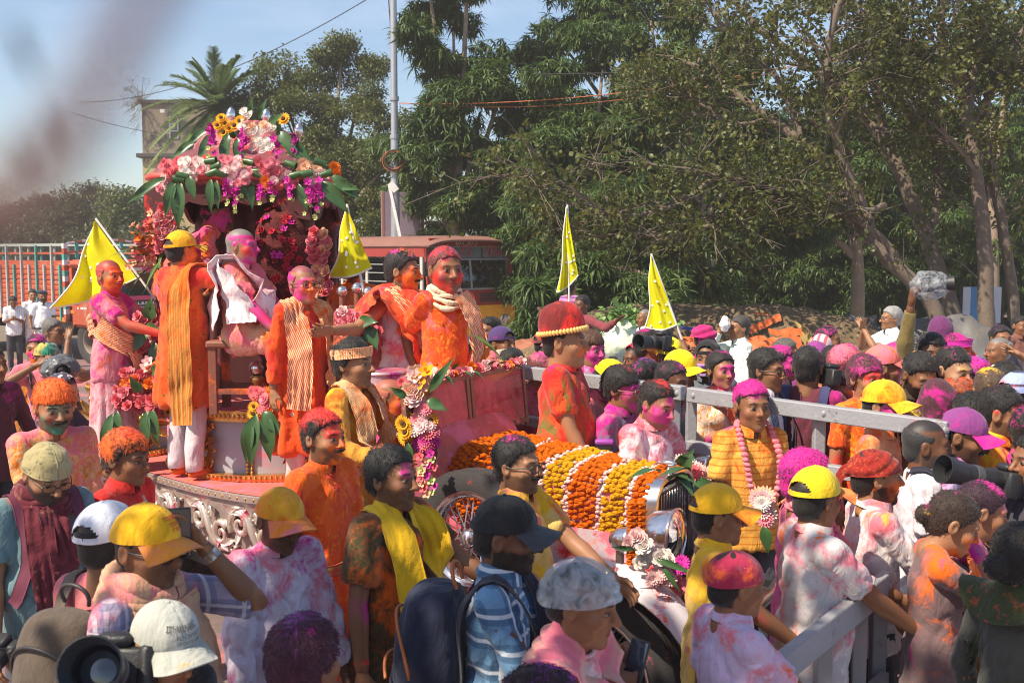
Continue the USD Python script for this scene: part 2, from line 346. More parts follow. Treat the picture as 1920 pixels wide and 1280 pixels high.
def head_colour(v, tone, hairc, r, face, beard, style):
    c = np.asarray(TONES[tone] if isinstance(tone, int) else tone, float); n = len(v); seed = r.randrange(999)
    k = 1 + .22 * vnoise(v, 18, 3, seed)
    col = c * k[:, None]
    ax, y, z = np.abs(v[:, 0]), v[:, 1], v[:, 2]
    warm = np.exp(-((ax - .04) ** 2 + (z + .02) ** 2) / .0006) * (y < -.04) + np.exp(-(ax ** 2 + (z + .03) ** 2) / .0003) * (y < -.09)
    col *= 1 + warm[:, None] * np.array([.22, .05, 0.0])
    hair = np.asarray(hairc, float) * .8 + c * .08
    def put(m, cc): col[:] = col * (1 - m[:, None]) + np.asarray(cc) * m[:, None]
    put(.75 * sm(-((ax / .024) ** 2 + ((z + .063) / .0125) ** 2), -1.2, -.6) * (y < -.078), c * np.array([.72, .42, .42]))
    if beard >= 1: put(min(1, .35 * beard) * sm(.9 * vnoise(v, 60, 2, seed) - ((z + .022 + .25 * np.clip(ax - .05, 0, 1)) / .012), -.2, .8) * (y < .03) * (z > -.13), hair)
    # powder on the face
    for code, amt in face:
        pc = np.asarray(PCOL[code] if isinstance(code, str) else code)
        m = sm(vnoise(v, 9, 4, seed + ord(code[0]) if isinstance(code, str) else seed) * .9 + .25 * sm(-y, .0, .09), .52 - 1.02 * amt, .80 - 1.02 * amt)
        put(np.clip(m * (.84 + .5 * vnoise(v, 80, 2, seed + 1)), 0, .97), pc)
    eb = ((v[:, 0] ** 2) ** .5 - .031)
    put(sm(-((eb / .021) ** 2 + ((z - .028 + 6 * eb ** 2) / .0048) ** 2), -1.3, -.7) * (y < -.055), hair * .8)
    ed = np.sqrt((ax - .033) ** 2 + (z - .004) ** 2)
    near = (y < -.078) & (ed < .016)
    put(near * sm(-np.abs(z - .004), -.0105, -.0065), c * .45)
    put(near * sm(-np.abs(z - .003) - .16 * np.abs(ax - .033), -.0056, -.0036), (.27, .22, .18))
    put(near * sm(-ed, -.0088, -.0066), (.012, .008, .006))
    if style != 'none': put(sm(z, .07, .082) * 1.0 if style == 'bald0' else sm(np.maximum(z - .075, (y - .035) * 1.0), -.004, .01) * (z > -.07), hair)
    return np.clip(col, 0, .95)
def hair_sdf(p, style, seed):
    q = p.copy(); q[:, 0] = np.abs(q[:, 0]); y, z = p[:, 1], p[:, 2]
    t = {'under': .004, 'short': .008, 'mop': .015, 'bald': .0015, 'crop': .003, 'woman': .008, 'puff': .016}[style]
    d = s_ell(q, (0, .016, .038), (.078 + t * .9, .098 + t, .087 + t * 1.25))
    d = smin(d, s_ell(q, (0, .048, -.030), (.056 + t * .6, .060 + t * .5, .052)), .02)
    top = {'under': .079, 'short': .074, 'mop': .048, 'bald': .2, 'crop': .078, 'woman': .080, 'puff': .070}[style]
    hl = np.interp(y, [-.12, -.075, -.045, -.02, .002, .03, .05, .12], [top, top, top - .014, .030, -.020, -.034, -.075, -.085])
    if style == 'bald': hl = np.interp(y, [-.12, -.03, -.012, .002, .03, .05, .12], [.3, .05, .015, -.02, -.03, -.075, -.085])
    if style == 'woman': hl = np.interp(y, [-.12, -.08, -.03, .0, .03, .06, .12], [top, top, .03, -.02, -.05, -.09, -.10])
    jj = np.flatnonzero((d < .03) & (np.abs(hl - z) < .03)); d = np.where(False, d, d); nz = np.zeros(len(p)); nz[jj] = vnoise(p[jj], 45, 2, seed); d = np.maximum(d, hl + (.018 if style == 'bald' else .011) * nz - z)
    if style == 'under': d = np.maximum(d, z - .050)
    if style == 'bald': d = np.maximum(d, z - .055 - .35 * np.clip(y, 0, .1))
    if style == 'woman': d = smin(d, s_ell(p, (0, .118, -.015), (.043, .040, .042)), .015)
    amp = {'under': .002, 'short': .007, 'mop': .009, 'bald': .002, 'crop': .0015, 'woman': .003, 'puff': .009}[style]
    i = np.flatnonzero(np.abs(d) < .03); g = p[i]; d[i] -= amp * .5 * vnoise(g, 18, 2, seed + 3); g = g * np.array([1, 1, .35]); d[i] -= amp * vnoise(g, 42, 3, seed)
    return d
_HAND = {}
def hand_mesh(kind, res):
    key = (kind, res)
    if key in _HAND: return _HAND[key]
    curl, spread = {'relax': ((16, 24, 18), 3), 'open': ((3, 6, 5), 9), 'grip': ((50, 62, 40), 1), 'flat': ((4, 8, 6), 1)}[kind]
    segs = []
    for x, L, r0 in ((.030, .066, .0086), (.010, .074, .0090), (-.011, .069, .0086), (-.030, .054, .0076)):
        a = 0; p = np.array([x, 0.0, .088]); sp = math.radians(spread) * (x / .02)
        for c, f, ra in zip(curl, (.42, .32, .26), (1, .92, .84)):
            a += math.radians(c); q = p + L * f * np.array([math.sin(sp) * math.cos(a), -math.sin(a), math.cos(sp) * math.cos(a)])
            segs.append((p, q, r0 * ra, r0 * (ra - .1))); p = q
    th = [(.022, -.004, .018), (.046, -.016, .050), (.055, -.026, .078), (.056, -.036, .100)] if kind != 'grip' else [(.022, -.006, .018), (.042, -.026, .045), (.038, -.050, .062), (.024, -.062, .070)]
    for i in range(3): segs.append((np.array(th[i]), np.array(th[i + 1]), .0125 - .0018 * i, .0108 - .0018 * i))
    def fn(p):
        d = s_ell(p, (0, 0, .050), (.040, .0145, .052)); d = smin(d, s_cap(p, (0, 0, -.03), (0, 0, .02), .0235, .022), .02)
        for a, b, ra, rb in segs[:12]: d = smin(d, s_cap(p, a, b, ra, rb), .006)
        for a, b, ra, rb in segs[12:]: d = smin(d, s_cap(p, a, b, ra, rb), .008)
        return d
    _HAND[key] = surf(fn, (-.065, -.10, -.055), (.085, .03, .18), res)
    return _HAND[key]

HANG = ((-.225, -.03, .84), (.225, -.03, .84))
def ik(S, Tg, L1, L2, pole):
    d = Tg - S; D = np.linalg.norm(d); D2 = min(D, (L1 + L2) * .995); d = d / (D + 1e-9); Tg = S + d * D2
    a = (L1 ** 2 - L2 ** 2 + D2 ** 2) / (2 * D2); h = math.sqrt(max(L1 ** 2 - a * a, 0))
    p = np.asarray(pole, float) - d * (np.asarray(pole, float) @ d); p /= np.linalg.norm(p) + 1e-9
    return S + d * a + p * h, Tg

class Person: pass
CENSUS = []
def person(label, x, y, s, yaw, base=0.0, tone=1, hair='short', hc=(.012, .010, .009), hp=(), face=(), beard=0, top='shirt', tm=None, sleeve='s', hem=None,
           low=None, lean=0, head=(0, 0, 0), fat=0.0, w=1.0, kind='m', R=None, L=None, Rp=None, Lp=None, hands=('relax', 'relax'), gear=(), sit=None, group=None, stride=0.0, bare=False, hs=1.03, seed=None, grp='person', cat='person', palm=None, shoe=(.03, .025, .02)):
    """One person standing so that the crown is at the photograph's pixel (x, y) at s pixels per metre, facing yaw (0 = the camera, 90 = right)."""
    P = Person(); seed = len(CENSUS) * 7 + 3 if seed is None else seed; r = random.Random(seed)
    tip = at(x, y, s); h = tip[2] - base; lean_drop = 1.0
    if lean: lean_drop = .53 + .47 * math.cos(math.radians(lean))
    sitdrop = 0.0
    k = (h / (1.735 * lean_drop)) if sit is None else None
    if sit is not None: k = (tip[2] - sit) / .86; base = sit - .90 * k           # sit: height of the seat
    CENSUS.append((label[:40], round(float(k * 1.735), 2), round(FPX / s, 1)))
    yr = math.radians(yaw); c, sn = math.cos(yr), math.sin(yr)
    off = np.array([0, -.02 - .80 * math.sin(math.radians(lean)) * .9, 0]) * k
    # head tilt moves the crown a little; ignored
    R3 = rot('z', yaw); loc = np.array([tip[0], tip[1], base]) - R3 @ off
    grey = 3.5 if s >= 340 else 5.5
    res_b = .0145 if s >= 340 else (.021 if s > 150 else .026)
    res_h = 0.0052 if s >= 400 else (.0078 if s >= 250 else (.0092 if s > 150 else .012))
    root = thing(grp, label, cat, loc, yaw, group, sc=float(k)); P.root = root; P.k = k; P.loc = loc; P.R3 = R3
    def bend(v):
        if not lean: return v
        a = math.radians(lean) * sm(v[:, 2], .82, 1.22); q = v - np.array([0, .02, .92]); o = v.copy()
        o[:, 1] = .02 + q[:, 1] * np.cos(a) - q[:, 2] * np.sin(a); o[:, 2] = .92 + q[:, 1] * np.sin(a) + q[:, 2] * np.cos(a)
        return o
    P.bend = bend
    # ---- head
    piv = np.array([0, .02, 1.425])
    HR = rot('z', head[1]) @ rot('y', head[2]) @ rot('x', head[0] - lean * .55)
    hx = lambda v: bend((v * hs - np.array([0, .02, -.15])) @ HR.T + piv)
    P.hx = hx
    hv, hf = head_mesh(kind, res_h)
    fx = np.array([1 + .10 * (r.random() - .5), 1 + .05 * (r.random() - .5), 1 + .08 * (r.random() - .5)])
    hcol = head_colour(hv, tone, hc, r, face, beard, hair)
    skin = [(hx(hv * fx), hf)]; scol = [hcol]
    c0 = np.asarray(TONES[tone] if isinstance(tone, int) else tone, float)
    # ---- arms
    S = [np.array([-.156 * w, .012, 1.392]), np.array([.156 * w, .012, 1.392])]
    tg = [np.array(R if R is not None else HANG[0], float), np.array(L if L is not None else HANG[1], float)]
    if R is None: tg[0] = tg[0] * np.array([w + fat * .8, 1, 1]) + np.array([r.uniform(-.02, .01), r.uniform(-.06, .04), r.uniform(0, .03)])
    if L is None: tg[1] = tg[1] * np.array([w + fat * .8, 1, 1]) + np.array([r.uniform(-.01, .02), r.uniform(-.06, .04), r.uniform(0, .03)])
    poles = [Rp or (-.5, .8, -.3), Lp or (.5, .8, -.3)]
    arms = []
    P.hand = []
    for i in (0, 1):
        E, W_ = ik(S[i], tg[i], .285, .255, poles[i]); arms.append((S[i], E, W_))
        pts = np.array([S[i], S[i] * .5 + E * .5, E * .93 + S[i] * .07, E, E * .9 + W_ * .1, E * .65 + W_ * .35, E * .3 + W_ * .7, W_])
        a = tube(spline(pts, 14) if np.linalg.norm(E - S[i]) > .01 else pts, np.interp(np.linspace(0, 1, 14), [0, .2, .45, .52, .62, .85, 1], [.046, .046, .039, .038, .041, .031, .026]) * (1 + fat * .9), 12)
        skin.append((bend(a[0]), a[1]))
        d = (W_ - E) / np.linalg.norm(W_ - E)
        side = -1 if i == 0 else 1
        hm = hand_mesh(hands[i], .0058 if s >= 400 else (.0085 if s > 250 else .011))
        hvv = hm[0].copy(); hff = hm[1]
        mir = (i == 1)
        if not mir: hvv[:, 0] *= -1; hff = hff[:, ::-1]
        hvv[:, 0] *= -1; hff = hff[:, ::-1]
        pn = np.asarray(palm[i] if palm else (-side, 0.15, 0), float); pn = pn - d * (pn @ d); pn /= np.linalg.norm(pn) + 1e-9
        yy = -pn; xx = np.cross(yy, d); Rh = np.stack([xx, yy, d], 1)
        hw = hvv @ Rh.T + W_ + d * .012
        skin.append((bend(hw), hff)); P.hand.append(bend((W_ + d * .09 + pn * .03)[None])[0])
        P.wr = getattr(P, 'wr', []) + [(bend(W_[None])[0], d, pn)]
    # ---- trunk and legs of the body (mostly under the clothes)
    trunk = tube([(0, .01, 1.40), (0, .01, 1.30), (0, .01, 1.1), (0, .012, .95), (0, .012, .86)], [.05, .11, .10, .11, .09], 12, ell=(1.05 * w, .70))
    skin.append((bend(trunk[0]), trunk[1]))
    if sit is None:
        st = stride; legs = [[(-.085 * w, .012, .90), (-.092 * w, -.02 - st * .5, .50), (-.095 * w, .01 - st * .6, .09)], [(.085 * w, .012, .90), (.092 * w, -.02 + st * .45, .50), (.095 * w, .02 + st * .9, .09)]]
    else: legs = [[(-.085, .0, .93), (-.14, -.43, .95), (-.13, -.42, .50)], [(.085, .0, .93), (.14, -.43, .95), (.13, -.40, .50)]]
    P.legs = legs
    for lg in legs:
        ft = sphere((lg[2][0], lg[2][1] - .065, lg[2][2] - .045), (.043, .115, .04), 2); ft = (np.where(ft[0][:, 2:] < lg[2][2] - .075, np.array([1, 1, 0]) * ft[0] + np.array([0, 0, lg[2][2] - .075]), ft[0]), ft[1])
        a = tube([lg[0], lg[1], (np.array(lg[1]) * .5 + np.array(lg[2]) * .5), lg[2], np.array(lg[2]) - (0, .01, .03)], [.06, .05, .052, .034, .036], 10)
        skin.append(a)
        if bare: skin.append(ft)
        else: obj('shoe', ft, plain('shoe_%d' % int(shoe[0] * 99), shoe, .5), root, True)
    nb = sum(len(m[0]) for m in skin[1:])
    body = join(*skin); rest = c0 * (1 + .18 * vnoise(body[0][len(hv):], 9, 3, seed))[:, None]
    for code, amt in face:
        m = sm(vnoise(body[0][len(hv):], 7, 4, seed + 5), .47 - 1.05 * amt, .8 - 1.05 * amt)[:, None]; rest = rest * (1 - m * .85) + np.asarray(PCOL[code] if isinstance(code, str) else code) * m * .85
    obj('body', body, SKIN, root, True, col=np.vstack([hcol, rest]))
    # ---- hair
    if any(g[0] in ('cap', 'wrapcap', 'hood', 'tallhat', 'beret') for g in gear) and hair not in ('none', 'bald', 'bald0'): hair = 'under'
    def dust(v, n, base_c, pw, up=.5):
        col = np.asarray(base_c) * (1 + .35 * vnoise(v, 70, 2, seed))[:, None]
        for code, amt in pw:
            pc = np.asarray(PCOL[code] if isinstance(code, str) else code)
            m = sm(vnoise(v, 14, 4, seed + ord(str(code)[0])) * .8 + up * (n[:, 2] - .2) + .5 * vnoise(v, 120, 2, seed + 2), .75 - 1.2 * amt, 1.15 - 1.2 * amt)[:, None] * .92
            col = col * (1 - m) + pc * m
        return np.clip(col, 0, .95)
    rh = .0058 if s >= 400 else (.0085 if s >= 250 else .011)
    if hair not in ('none', 'bald0'):
        hm = surf(lambda p: hair_sdf(p, hair, seed), (-.125, -.145, -.115), (.125, .175, .175), rh)
        n = vnormals(*hm); hcl = dust(hm[0], n, hc, hp)
        ho = obj('hair', (hx(hm[0]), hm[1]), HAIR, root, True, col=hcl)
        if s >= 200 and hair in ('short', 'mop', 'puff', 'crop', 'woman'):
            strands(ho, hm, n, hcl, hx, seed, s, {'short': .018, 'mop': .026, 'puff': .026, 'crop': .006, 'woman': .012}[hair])
    if beard >= 3 or beard == 2:
        ext = beard - 2
        def bs(p):
            d = head_sdf(p, kind) - .006 - .012 * (ext > .5) * sm(-p[:, 2], .05, .12) - .004 * vnoise(p, 60, 2, seed)
            ax = np.abs(p[:, 0]); lim = np.interp(p[:, 1], [-.13, -.09, -.05, -.01, .02], [-.040, -.040, -.045, -.02, .02])
            if beard == 2: d = np.maximum(d, np.maximum(-.056 - p[:, 2], ax - .034))
            else: d = np.maximum(d, np.maximum(-.155 - p[:, 2], .0 * ax))
            mouth = -s_ell(p, (0, -.10, -.064), (.024, .04, .0095)); d = np.maximum(d, mouth)
            return np.maximum(np.maximum(d, p[:, 2] - lim), p[:, 1] - .008)
        bm = surf(bs, (-.1, -.15, -.165), (.1, .03, .03), .0046 if s >= 330 else .0058)
        if len(bm[1]): obj('beard' if beard > 2 else 'moustache', (hx(bm[0] * fx), bm[1]), HAIR, root, True, col=dust(bm[0], vnormals(*bm), hc, [(q[0], q[1] * .6) for q in hp[:1]], 0))
    # ---- upper garment
    hem = hem if hem is not None else {'shirt': .80, 'tee': .80, 'kurta': .50, 'dhotitop': .95, 'blouse': .98, 'dress': .35}[top]
    f_ = fat
    loose = {'shirt': .004, 'tee': 0, 'kurta': .010, 'blouse': -.006, 'dress': .006, 'dhotitop': 0}[top]
    def torso(p):
        d = s_ell(p, (0, .012, 1.26), (.154 * w + loose, .106 + f_ * .5, .178))
        q = p.copy(); q[:, 0] = np.abs(q[:, 0])
        d = smin(d, s_cap(q, (.040, .022, 1.428), (.150 * w, .014, 1.386), .046, .050), .05)
        d = smin(d, s_ell(p, (0, .0 - f_ * .55, 1.07), (.140 * w + f_ * .8 + loose, .102 + f_, .18)), .07)
        if kind == 'f': d = smin(d, s_ell(q, (.075, -.075, 1.27), (.062, .055, .062)), .03)
        if sit is None:
            g = p.copy(); g[:, 1] = g[:, 1] / .72
            fl = .164 * w + f_ * .6 + loose; end = fl + .12 * (0.95 - hem) * (1 if hem < .7 else .35)
            zz = np.array([0, .012, 0])
            d = smin(d, s_cap(g, (0, .016, .98), (0, .012, hem - .25), fl - .005, end + .02), .06)
            d = np.maximum(d, hem + .004 * np.sin(5 * np.arctan2(p[:, 0], p[:, 1] + 1e-6) + seed) - p[:, 2])
        else:
            d = smin(d, s_ell(p, (0, -.03, .94), (.19 * w + f_ * .5, .17, .11)), .06)
            if hem < .8:
                for lg in legs: d = smin(d, s_cap(p, lg[0], np.array(lg[1]), .11, .095), .05)
                for lg in legs: d = smin(d, s_cap(p, np.array(lg[1]), np.array(lg[1]) * .4 + np.array(lg[2]) * .6, .09, .085), .05)
        for i, (A, E, W_) in enumerate(arms):
            if sleeve in ('s', 'h'):
                e = A + (E - A) * (.72 if sleeve == 's' else 1.0); u = (E - A) / np.linalg.norm(E - A)
                t = s_cap(p, A, E + u * .05, .052 + .3 * f_ + loose, .052 + .2 * f_ + loose)
                t = np.maximum(t, (p - e) @ u)
            elif sleeve == 'l':
                u = (W_ - E) / np.linalg.norm(W_ - E); wr_ = .014 if top == 'kurta' else 0
                t = smin(s_cap(p, A, E, .052 + .3 * f_ + loose, .046 + .2 * f_ + loose), np.maximum(s_cap(p, E, W_, .046 + loose + .2 * f_, .034 + wr_), (p - W_ + u * .035) @ u), .02)
            else:
                continue
            d = smin(d, t, .022)
        return smax(d, -s_cap(p, (0, -.016, 1.44), (0, -.045, 1.60), .043, .062), .010)
    lo = np.minimum(np.min([a for t in arms for a in t], 0), [-.26 * w - f_, -.24 - 2 * f_, hem]) - .10
    hi = np.maximum(np.max([a for t in arms for a in t], 0), [.26 * w + f_, .22 + f_, 1.48]) + .10
    if sit is not None: lo = np.minimum(lo, [-.3, -.62, .45])
    lo[2] = max(lo[2], (hem if sit is None else .45) - .06)
    gv, gf = surf(torso, lo, hi, res_b)
    n = vnormals(gv, gf)
    th = np.arctan2(gv[:, 0], gv[:, 1] + 1e-6)
    low_w = sm(1.02 - gv[:, 2], 0, .4) * (1 if hem < .75 and sit is None else .25)
    fold = .019 * low_w * np.sin(9 * th + 4 * vnoise(gv, 3, 2, seed)) + .010 * vnoise(gv * np.array([1, 1, .5]), 9, 3, seed) + .004 * vnoise(gv, 26, 2, seed + 1) - .014 * np.clip(.16 - np.abs(vnoise(gv @ rot('y', 35).T * np.array([1.5, 1.5, .5]), 7, 2, seed + 4)), 0, 1) / .16 * sm(1.42 - gv[:, 2], 0, .08) + .004
    fold += .007 * np.abs(vnoise(gv * np.array([.6, .6, 1.4]) + gv[:, [2, 0, 1]] * .8, 7, 2, seed + 9)) * sm(1.35 - gv[:, 2], 0, .2)
    if top == 'tee': fold *= .7
    nice = {'shirt': 'shirt', 'tee': 't_shirt', 'kurta': 'kurta', 'blouse': 'blouse', 'dress': 'dress', 'dhotitop': 'shawl'}[top]
    P.gv, P.gf, P.gn = bend(gv + n * fold[:, None]), gf, n
    obj(nice, (P.gv, gf), tm, root, True)
    # ---- collar
    if top in ('shirt', 'kurta'):
        st_ = top == 'kurta'
        prof = [(.064, -.012), (.066, .012), (.062, .030), (.067, .030), (.071, .010), (.071, -.012)] if st_ else [(.066, -.01), (.066, .02), (.064, .040), (.070, .042), (.082, .014), (.090, -.006), (.086, -.010), (.074, .012)]
        cm = lathe([(a * 1.0, b) for a, b in prof], 22, -PI / 2 + .25, 1.5 * PI - .25)
        cv = cm[0] * np.array([1, .95, 1]) ; cv = cv @ rot('x', 14).T + np.array([0, .006, 1.440])
        obj('collar', (bend(cv), cm[1]), tm, root, True)
    elif top == 'tee':
        a = np.linspace(0, 2 * PI, 25)[:-1]; ring = np.stack([.070 * np.cos(a), .064 * np.sin(a), 0 * a], 1) @ rot('x', 18).T + np.array([0, .002, 1.432])
        cm = tube(np.vstack([ring, ring[:2]]), .008, 6, False); obj('neckband', (bend(cm[0]), cm[1]), tm, root, True)
    # ---- lower garment
    lm = low if low is not None else cloth((.06, .06, .08), seed=seed % 7)
    tr = []
    for lg in legs:
        a, b, e = map(np.array, lg)
        kn = spline(np.array([a, a * .45 + b * .55, b, b * .5 + e * .5, e - (0, 0, .02)]), 18)
        t = tube(kn, np.interp(np.linspace(0, 1, 18), [0, .25, .5, .75, 1], [.086, .084, .070, .064, .058]) * (1 + fat * .8), 14)
        nn = vnormals(*t); tr.append((t[0] + nn * (.010 * vnoise(t[0] * np.array([1, 1, 1.3]), 9, 3, seed))[:, None], t[1]))
    pel = sphere((0, .012, .93), (.152 * w + fat * .6, .100 + fat * .5, .12), 2); tr.append(pel)
    lj = join(*tr); obj('trousers', lj, lm, root, True)
    for g in gear: GEAR[g[0]](P, root, bend, hx, r, s, *g[1:])
    P.lean = lean
    P.w = lambda p: loc + R3 @ (np.asarray(p, float) * k)
    P.wh = lambda p: loc + R3 @ (hx(np.asarray(p, float)[None])[0] * k)
    P.hw = [P.w(q) for q in P.hand]
    return P
def strands(ho, hm, n, hcl, hx, seed, s, ln):
    """Loose hairs over the hair's surface, one curve each."""
    rg = np.random.default_rng(seed); cnt = 2200 if s > 480 else (900 if s >= 330 else 240)
    f = hm[1][rg.integers(0, len(hm[1]), cnt)]; bw = rg.dirichlet((1, 1, 1), cnt)
    p = (hm[0][f] * bw[..., None]).sum(1); nn = n[f[:, 0]]; cc = hcl[f[:, 0]]
    d = np.stack([p[:, 0] * 3, p[:, 1] * 2 - .25, -.35 + 0 * p[:, 0]], 1) + rg.normal(0, .35, (cnt, 3)); d -= nn * (d * nn).sum(1)[:, None]; d /= np.linalg.norm(d, axis=1)[:, None] + 1e-9
    L = ln * rg.uniform(.5, 1.2, cnt)[:, None]
    t = np.array([0, .5, 1.0])
    pts = p[:, None] - nn[:, None] * .002 + (d * L)[:, None] * t[None, :, None] + nn[:, None] * (.010 * np.sin(t * 2.2))[None, :, None] * rg.uniform(.3, 1.0, (cnt, 1, 1))
    q = hx(pts.reshape(-1, 3))
    c = UsdGeom.BasisCurves.Define(stage, numbered(str(ho.GetPath()), 'strands')); c.CreateTypeAttr('linear'); c.CreateCurveVertexCountsAttr(Vt.IntArray(cnt, 3))
    c.CreatePointsAttr(Vt.Vec3fArray.FromNumpy(q.astype(np.float32))); c.CreateWidthsAttr(Vt.FloatArray.FromNumpy(np.tile(np.array([.0022, .0019, .0006], np.float32) * (1 if s >= 330 else 1.5), cnt))); c.SetWidthsInterpolation('vertex')
    UsdGeom.PrimvarsAPI(c).CreatePrimvar('col', T.Color3fArray, 'vertex').Set(Vt.Vec3fArray.FromNumpy(np.repeat(np.clip(cc * 1.15, 0, 1), 3, 0).astype(np.float32)))
    c.GetPrim().SetCustomDataByKey('kind', 'stuff')
    UsdShade.MaterialBindingAPI.Apply(c.GetPrim()).Bind(HAIR)

# ---- things worn: each adds parts to a person
GEAR = {}
def gear(f): GEAR[f.__name__] = f; return f
def dome_grid(rx, ry, rz, c, na=64, ne=18, e0=0.0, mod=None):
    th = np.linspace(0, 2 * PI, na + 1); el = np.linspace(e0, PI / 2 * .999, ne)
    A, E = np.meshgrid(th, el)
    m = 1.0 if mod is None else mod(A, E)
    return np.stack([rx * m * np.cos(E) * np.sin(A), -ry * m * np.cos(E) * np.cos(A), rz * m * np.sin(E)], -1) + np.asarray(c, float), A, E
@gear
def cap(P, root, bend, hx, r, s, mat, back=False, brim=None, tilt=-6, z=.030):
    R = rot('x', tilt) @ (rot('z', 180) if back else np.eye(3))
    lump = r.random() * 6
    G, A, E = dome_grid(.092, .110, .104, (0, 0, 0), mod=lambda A, E: 1 + .02 * np.cos(3 * A + lump) * np.cos(E) + .05 * np.cos(A) * np.sin(E) * np.cos(E) - .016 * np.exp(-(np.sin(3 * A) / .10) ** 2) + .010 * np.sin(7 * A + 5 * E + lump) * np.cos(E))
    v, f = sheet(G, .004)
    if True:                                                          # the opening over the strap at the back
        cc = v[f].mean(1); an = np.degrees(np.arctan2(cc[:, 0], -cc[:, 1])); da = 180 - np.abs(an); hole = (cc[:, 2] > .016) & (cc[:, 2] < .016 + .042 * np.sqrt(np.clip(1 - (da / 33) ** 2, 0, 1)))
        f = f[~hole]
    to = lambda q: hx(q @ R.T + np.array([0, .012, z]))
    c = obj('cap', (to(v), f), mat, root, 40)
    a = np.linspace(-62, 62, 21) * PI / 180; u = np.linspace(0, 1, 7)
    U, Aa = np.meshgrid(u, a)
    ext = .080 * np.cos(Aa * .72) ** .8
    rx, ry = .092 + 0 * Aa, .110
    X = (.092 + ext * U * .42) * np.sin(Aa); Y = -(.108 * np.cos(Aa) + ext * U); Z = .004 - .020 * U - .30 * X ** 2 / .09 * (.4 + U * .6)
    b = sheet(np.stack([X, Y, Z], -1), .005)
    obj('visor', (to(b[0]), b[1]), brim or mat, c, True)
    obj('button', (to(sphere((0, -.003, .106), (.008, .008, .005), 1)[0]), sphere((0, 0, 0), 1, 1)[1]), mat, c, True)
@gear
def wrapcap(P, root, bend, hx, r, s, mat, rz=.108, z=.022, wave=.030, n=7, tilt=-8, tail=None, name='turban', rx=.094, ry=.112):
    R = rot('x', tilt); ph = r.random() * 6
    G, A, E = dome_grid(rx, ry, rz, (0, 0, 0), 64, 24, -.05, mod=lambda A, E: 1 + wave * np.sin(n * (E * 1.5 + .55 * np.sin(A + ph)) + 1.2 * np.sin(2 * A)) * np.cos(E) ** .5 + .012 * np.sin(5 * A + ph))
    v, f = sheet(G, .005); to = lambda q: hx(q @ R.T + np.array([0, .012, z]))
    c = obj(name, (to(v), f), mat, root, True)
    if tail:
        p = spline([(.0, .105, .02), (.02, .135, .0), (.03, .15, -.06), (.035, .145, -.16)], 12)
        m = ribbon(p, np.tile([0, 1.0, 0.1], (12, 1)), .06, .01, 3); obj('tail', (to(m[0]), m[1]), mat, c, True)
        k = sphere((.0, .112, .012), (.026, .02, .02), 2); obj('knot', (to(k[0]), k[1]), mat, c, True)
@gear
def tallhat(P, root, bend, hx, r, s, mat, bandm):
    th = np.linspace(0, 2 * PI, 45); zz = np.linspace(0, 1, 12)
    A, Z = np.meshgrid(th, zz); rad = (.104 - .010 * Z) * np.clip(1 - Z ** 4.2, 0, 1) ** .5
    G = np.stack([rad * np.sin(A) * .94, -rad * 1.1 * np.cos(A), .150 * Z], -1)
    v, f = sheet(G, .006); R = rot('x', -9); to = lambda q: hx(q @ R.T + np.array([0, .012, .048]))
    c = obj('hat', (to(v), f), mat, root, True)
    rg = np.stack([.108 * .96 * np.sin(th), -.108 * 1.12 * np.cos(th), .006 + .0 * th], -1)
    for q in range(44):
        b = sphere(rg[q], (.0095, .0095, .014), 1); obj('bead', (to(b[0]), b[1]), bandm, c, True)
@gear
def beret(P, root, bend, hx, r, s, mat):
    G, A, E = dome_grid(.098, .116, .062, (0, 0, 0)); v, f = sheet(G, .005); to = lambda q: hx(q @ (rot('y', 10) @ rot('x', -6)).T + np.array([0, .012, .070]))
    obj('beret', (to(v), f), mat, root, True)
@gear
def headband(P, root, bend, hx, r, s, mat):
    th = np.linspace(0, 2 * PI, 49); z = np.linspace(-.026, .026, 6); A, Z = np.meshgrid(th, z)
    m = 1 + .03 * np.sin(A * 2 + Z * 90); G = np.stack([.092 * m * np.sin(A), -.112 * m * np.cos(A), Z + .012 * np.cos(A)], -1)
    v, f = sheet(G, .006); to = lambda q: hx(q + np.array([0, .012, .056]))
    c = obj('headband', (to(v), f), mat, root, True, uv=np.tile(np.stack([A.ravel() * .5, Z.ravel()], 1), (2, 1)))
    k = sphere((.02, .12, .0), (.03, .022, .024), 2); obj('knot', (to(k[0]), k[1]), mat, c, True)
@gear
def hood(P, root, bend, hx, r, s, mat, long=True, face_y=-.05):
    sd = r.randrange(99)
    def fn(p):
        d = s_ell(p, (0, .018, .03), (.098, .122, .112)); d = smin(d, s_cap(p, (0, .05, -.02), (0, .07, -.22), .088, .105), .05)
        inner = s_ell(p, (0, -.02, .02), (.087, .112, .100)); inner = np.minimum(inner, s_cap(p, (0, -.06, 0), (0, -.04, -.25), .078, .08))
        d = np.maximum(d, -inner); d = np.maximum(d, face_y - p[:, 1] - .3 * np.clip(p[:, 2] - .03, 0, 1)); d = np.maximum(d, (-.20 if long else -.10) - p[:, 2])
        return d - .006 * vnoise(p * np.array([1, 1, .4]), 30, 2, sd)
    m = surf(fn, (-.17, -.15, -.24), (.17, .21, .17), .0075); obj('headscarf', (hx(m[0]), m[1]), mat, root, True)
@gear
def mask(P, root, bend, hx, r, s, mat, low=-.115):
    def fn(p):
        d = np.abs(head_sdf(p, 'm') - .007) - .003; d = np.maximum(d, p[:, 2] + .024 + .2 * np.clip(p[:, 1] + .09, 0, 1)); d = np.maximum(d, low - p[:, 2]); return np.maximum(d, p[:, 1] - .0)
    m = surf(fn, (-.11, -.16, -.19), (.11, .02, .0), .005); obj('face_mask', (hx(m[0]), m[1]), mat, root, True)
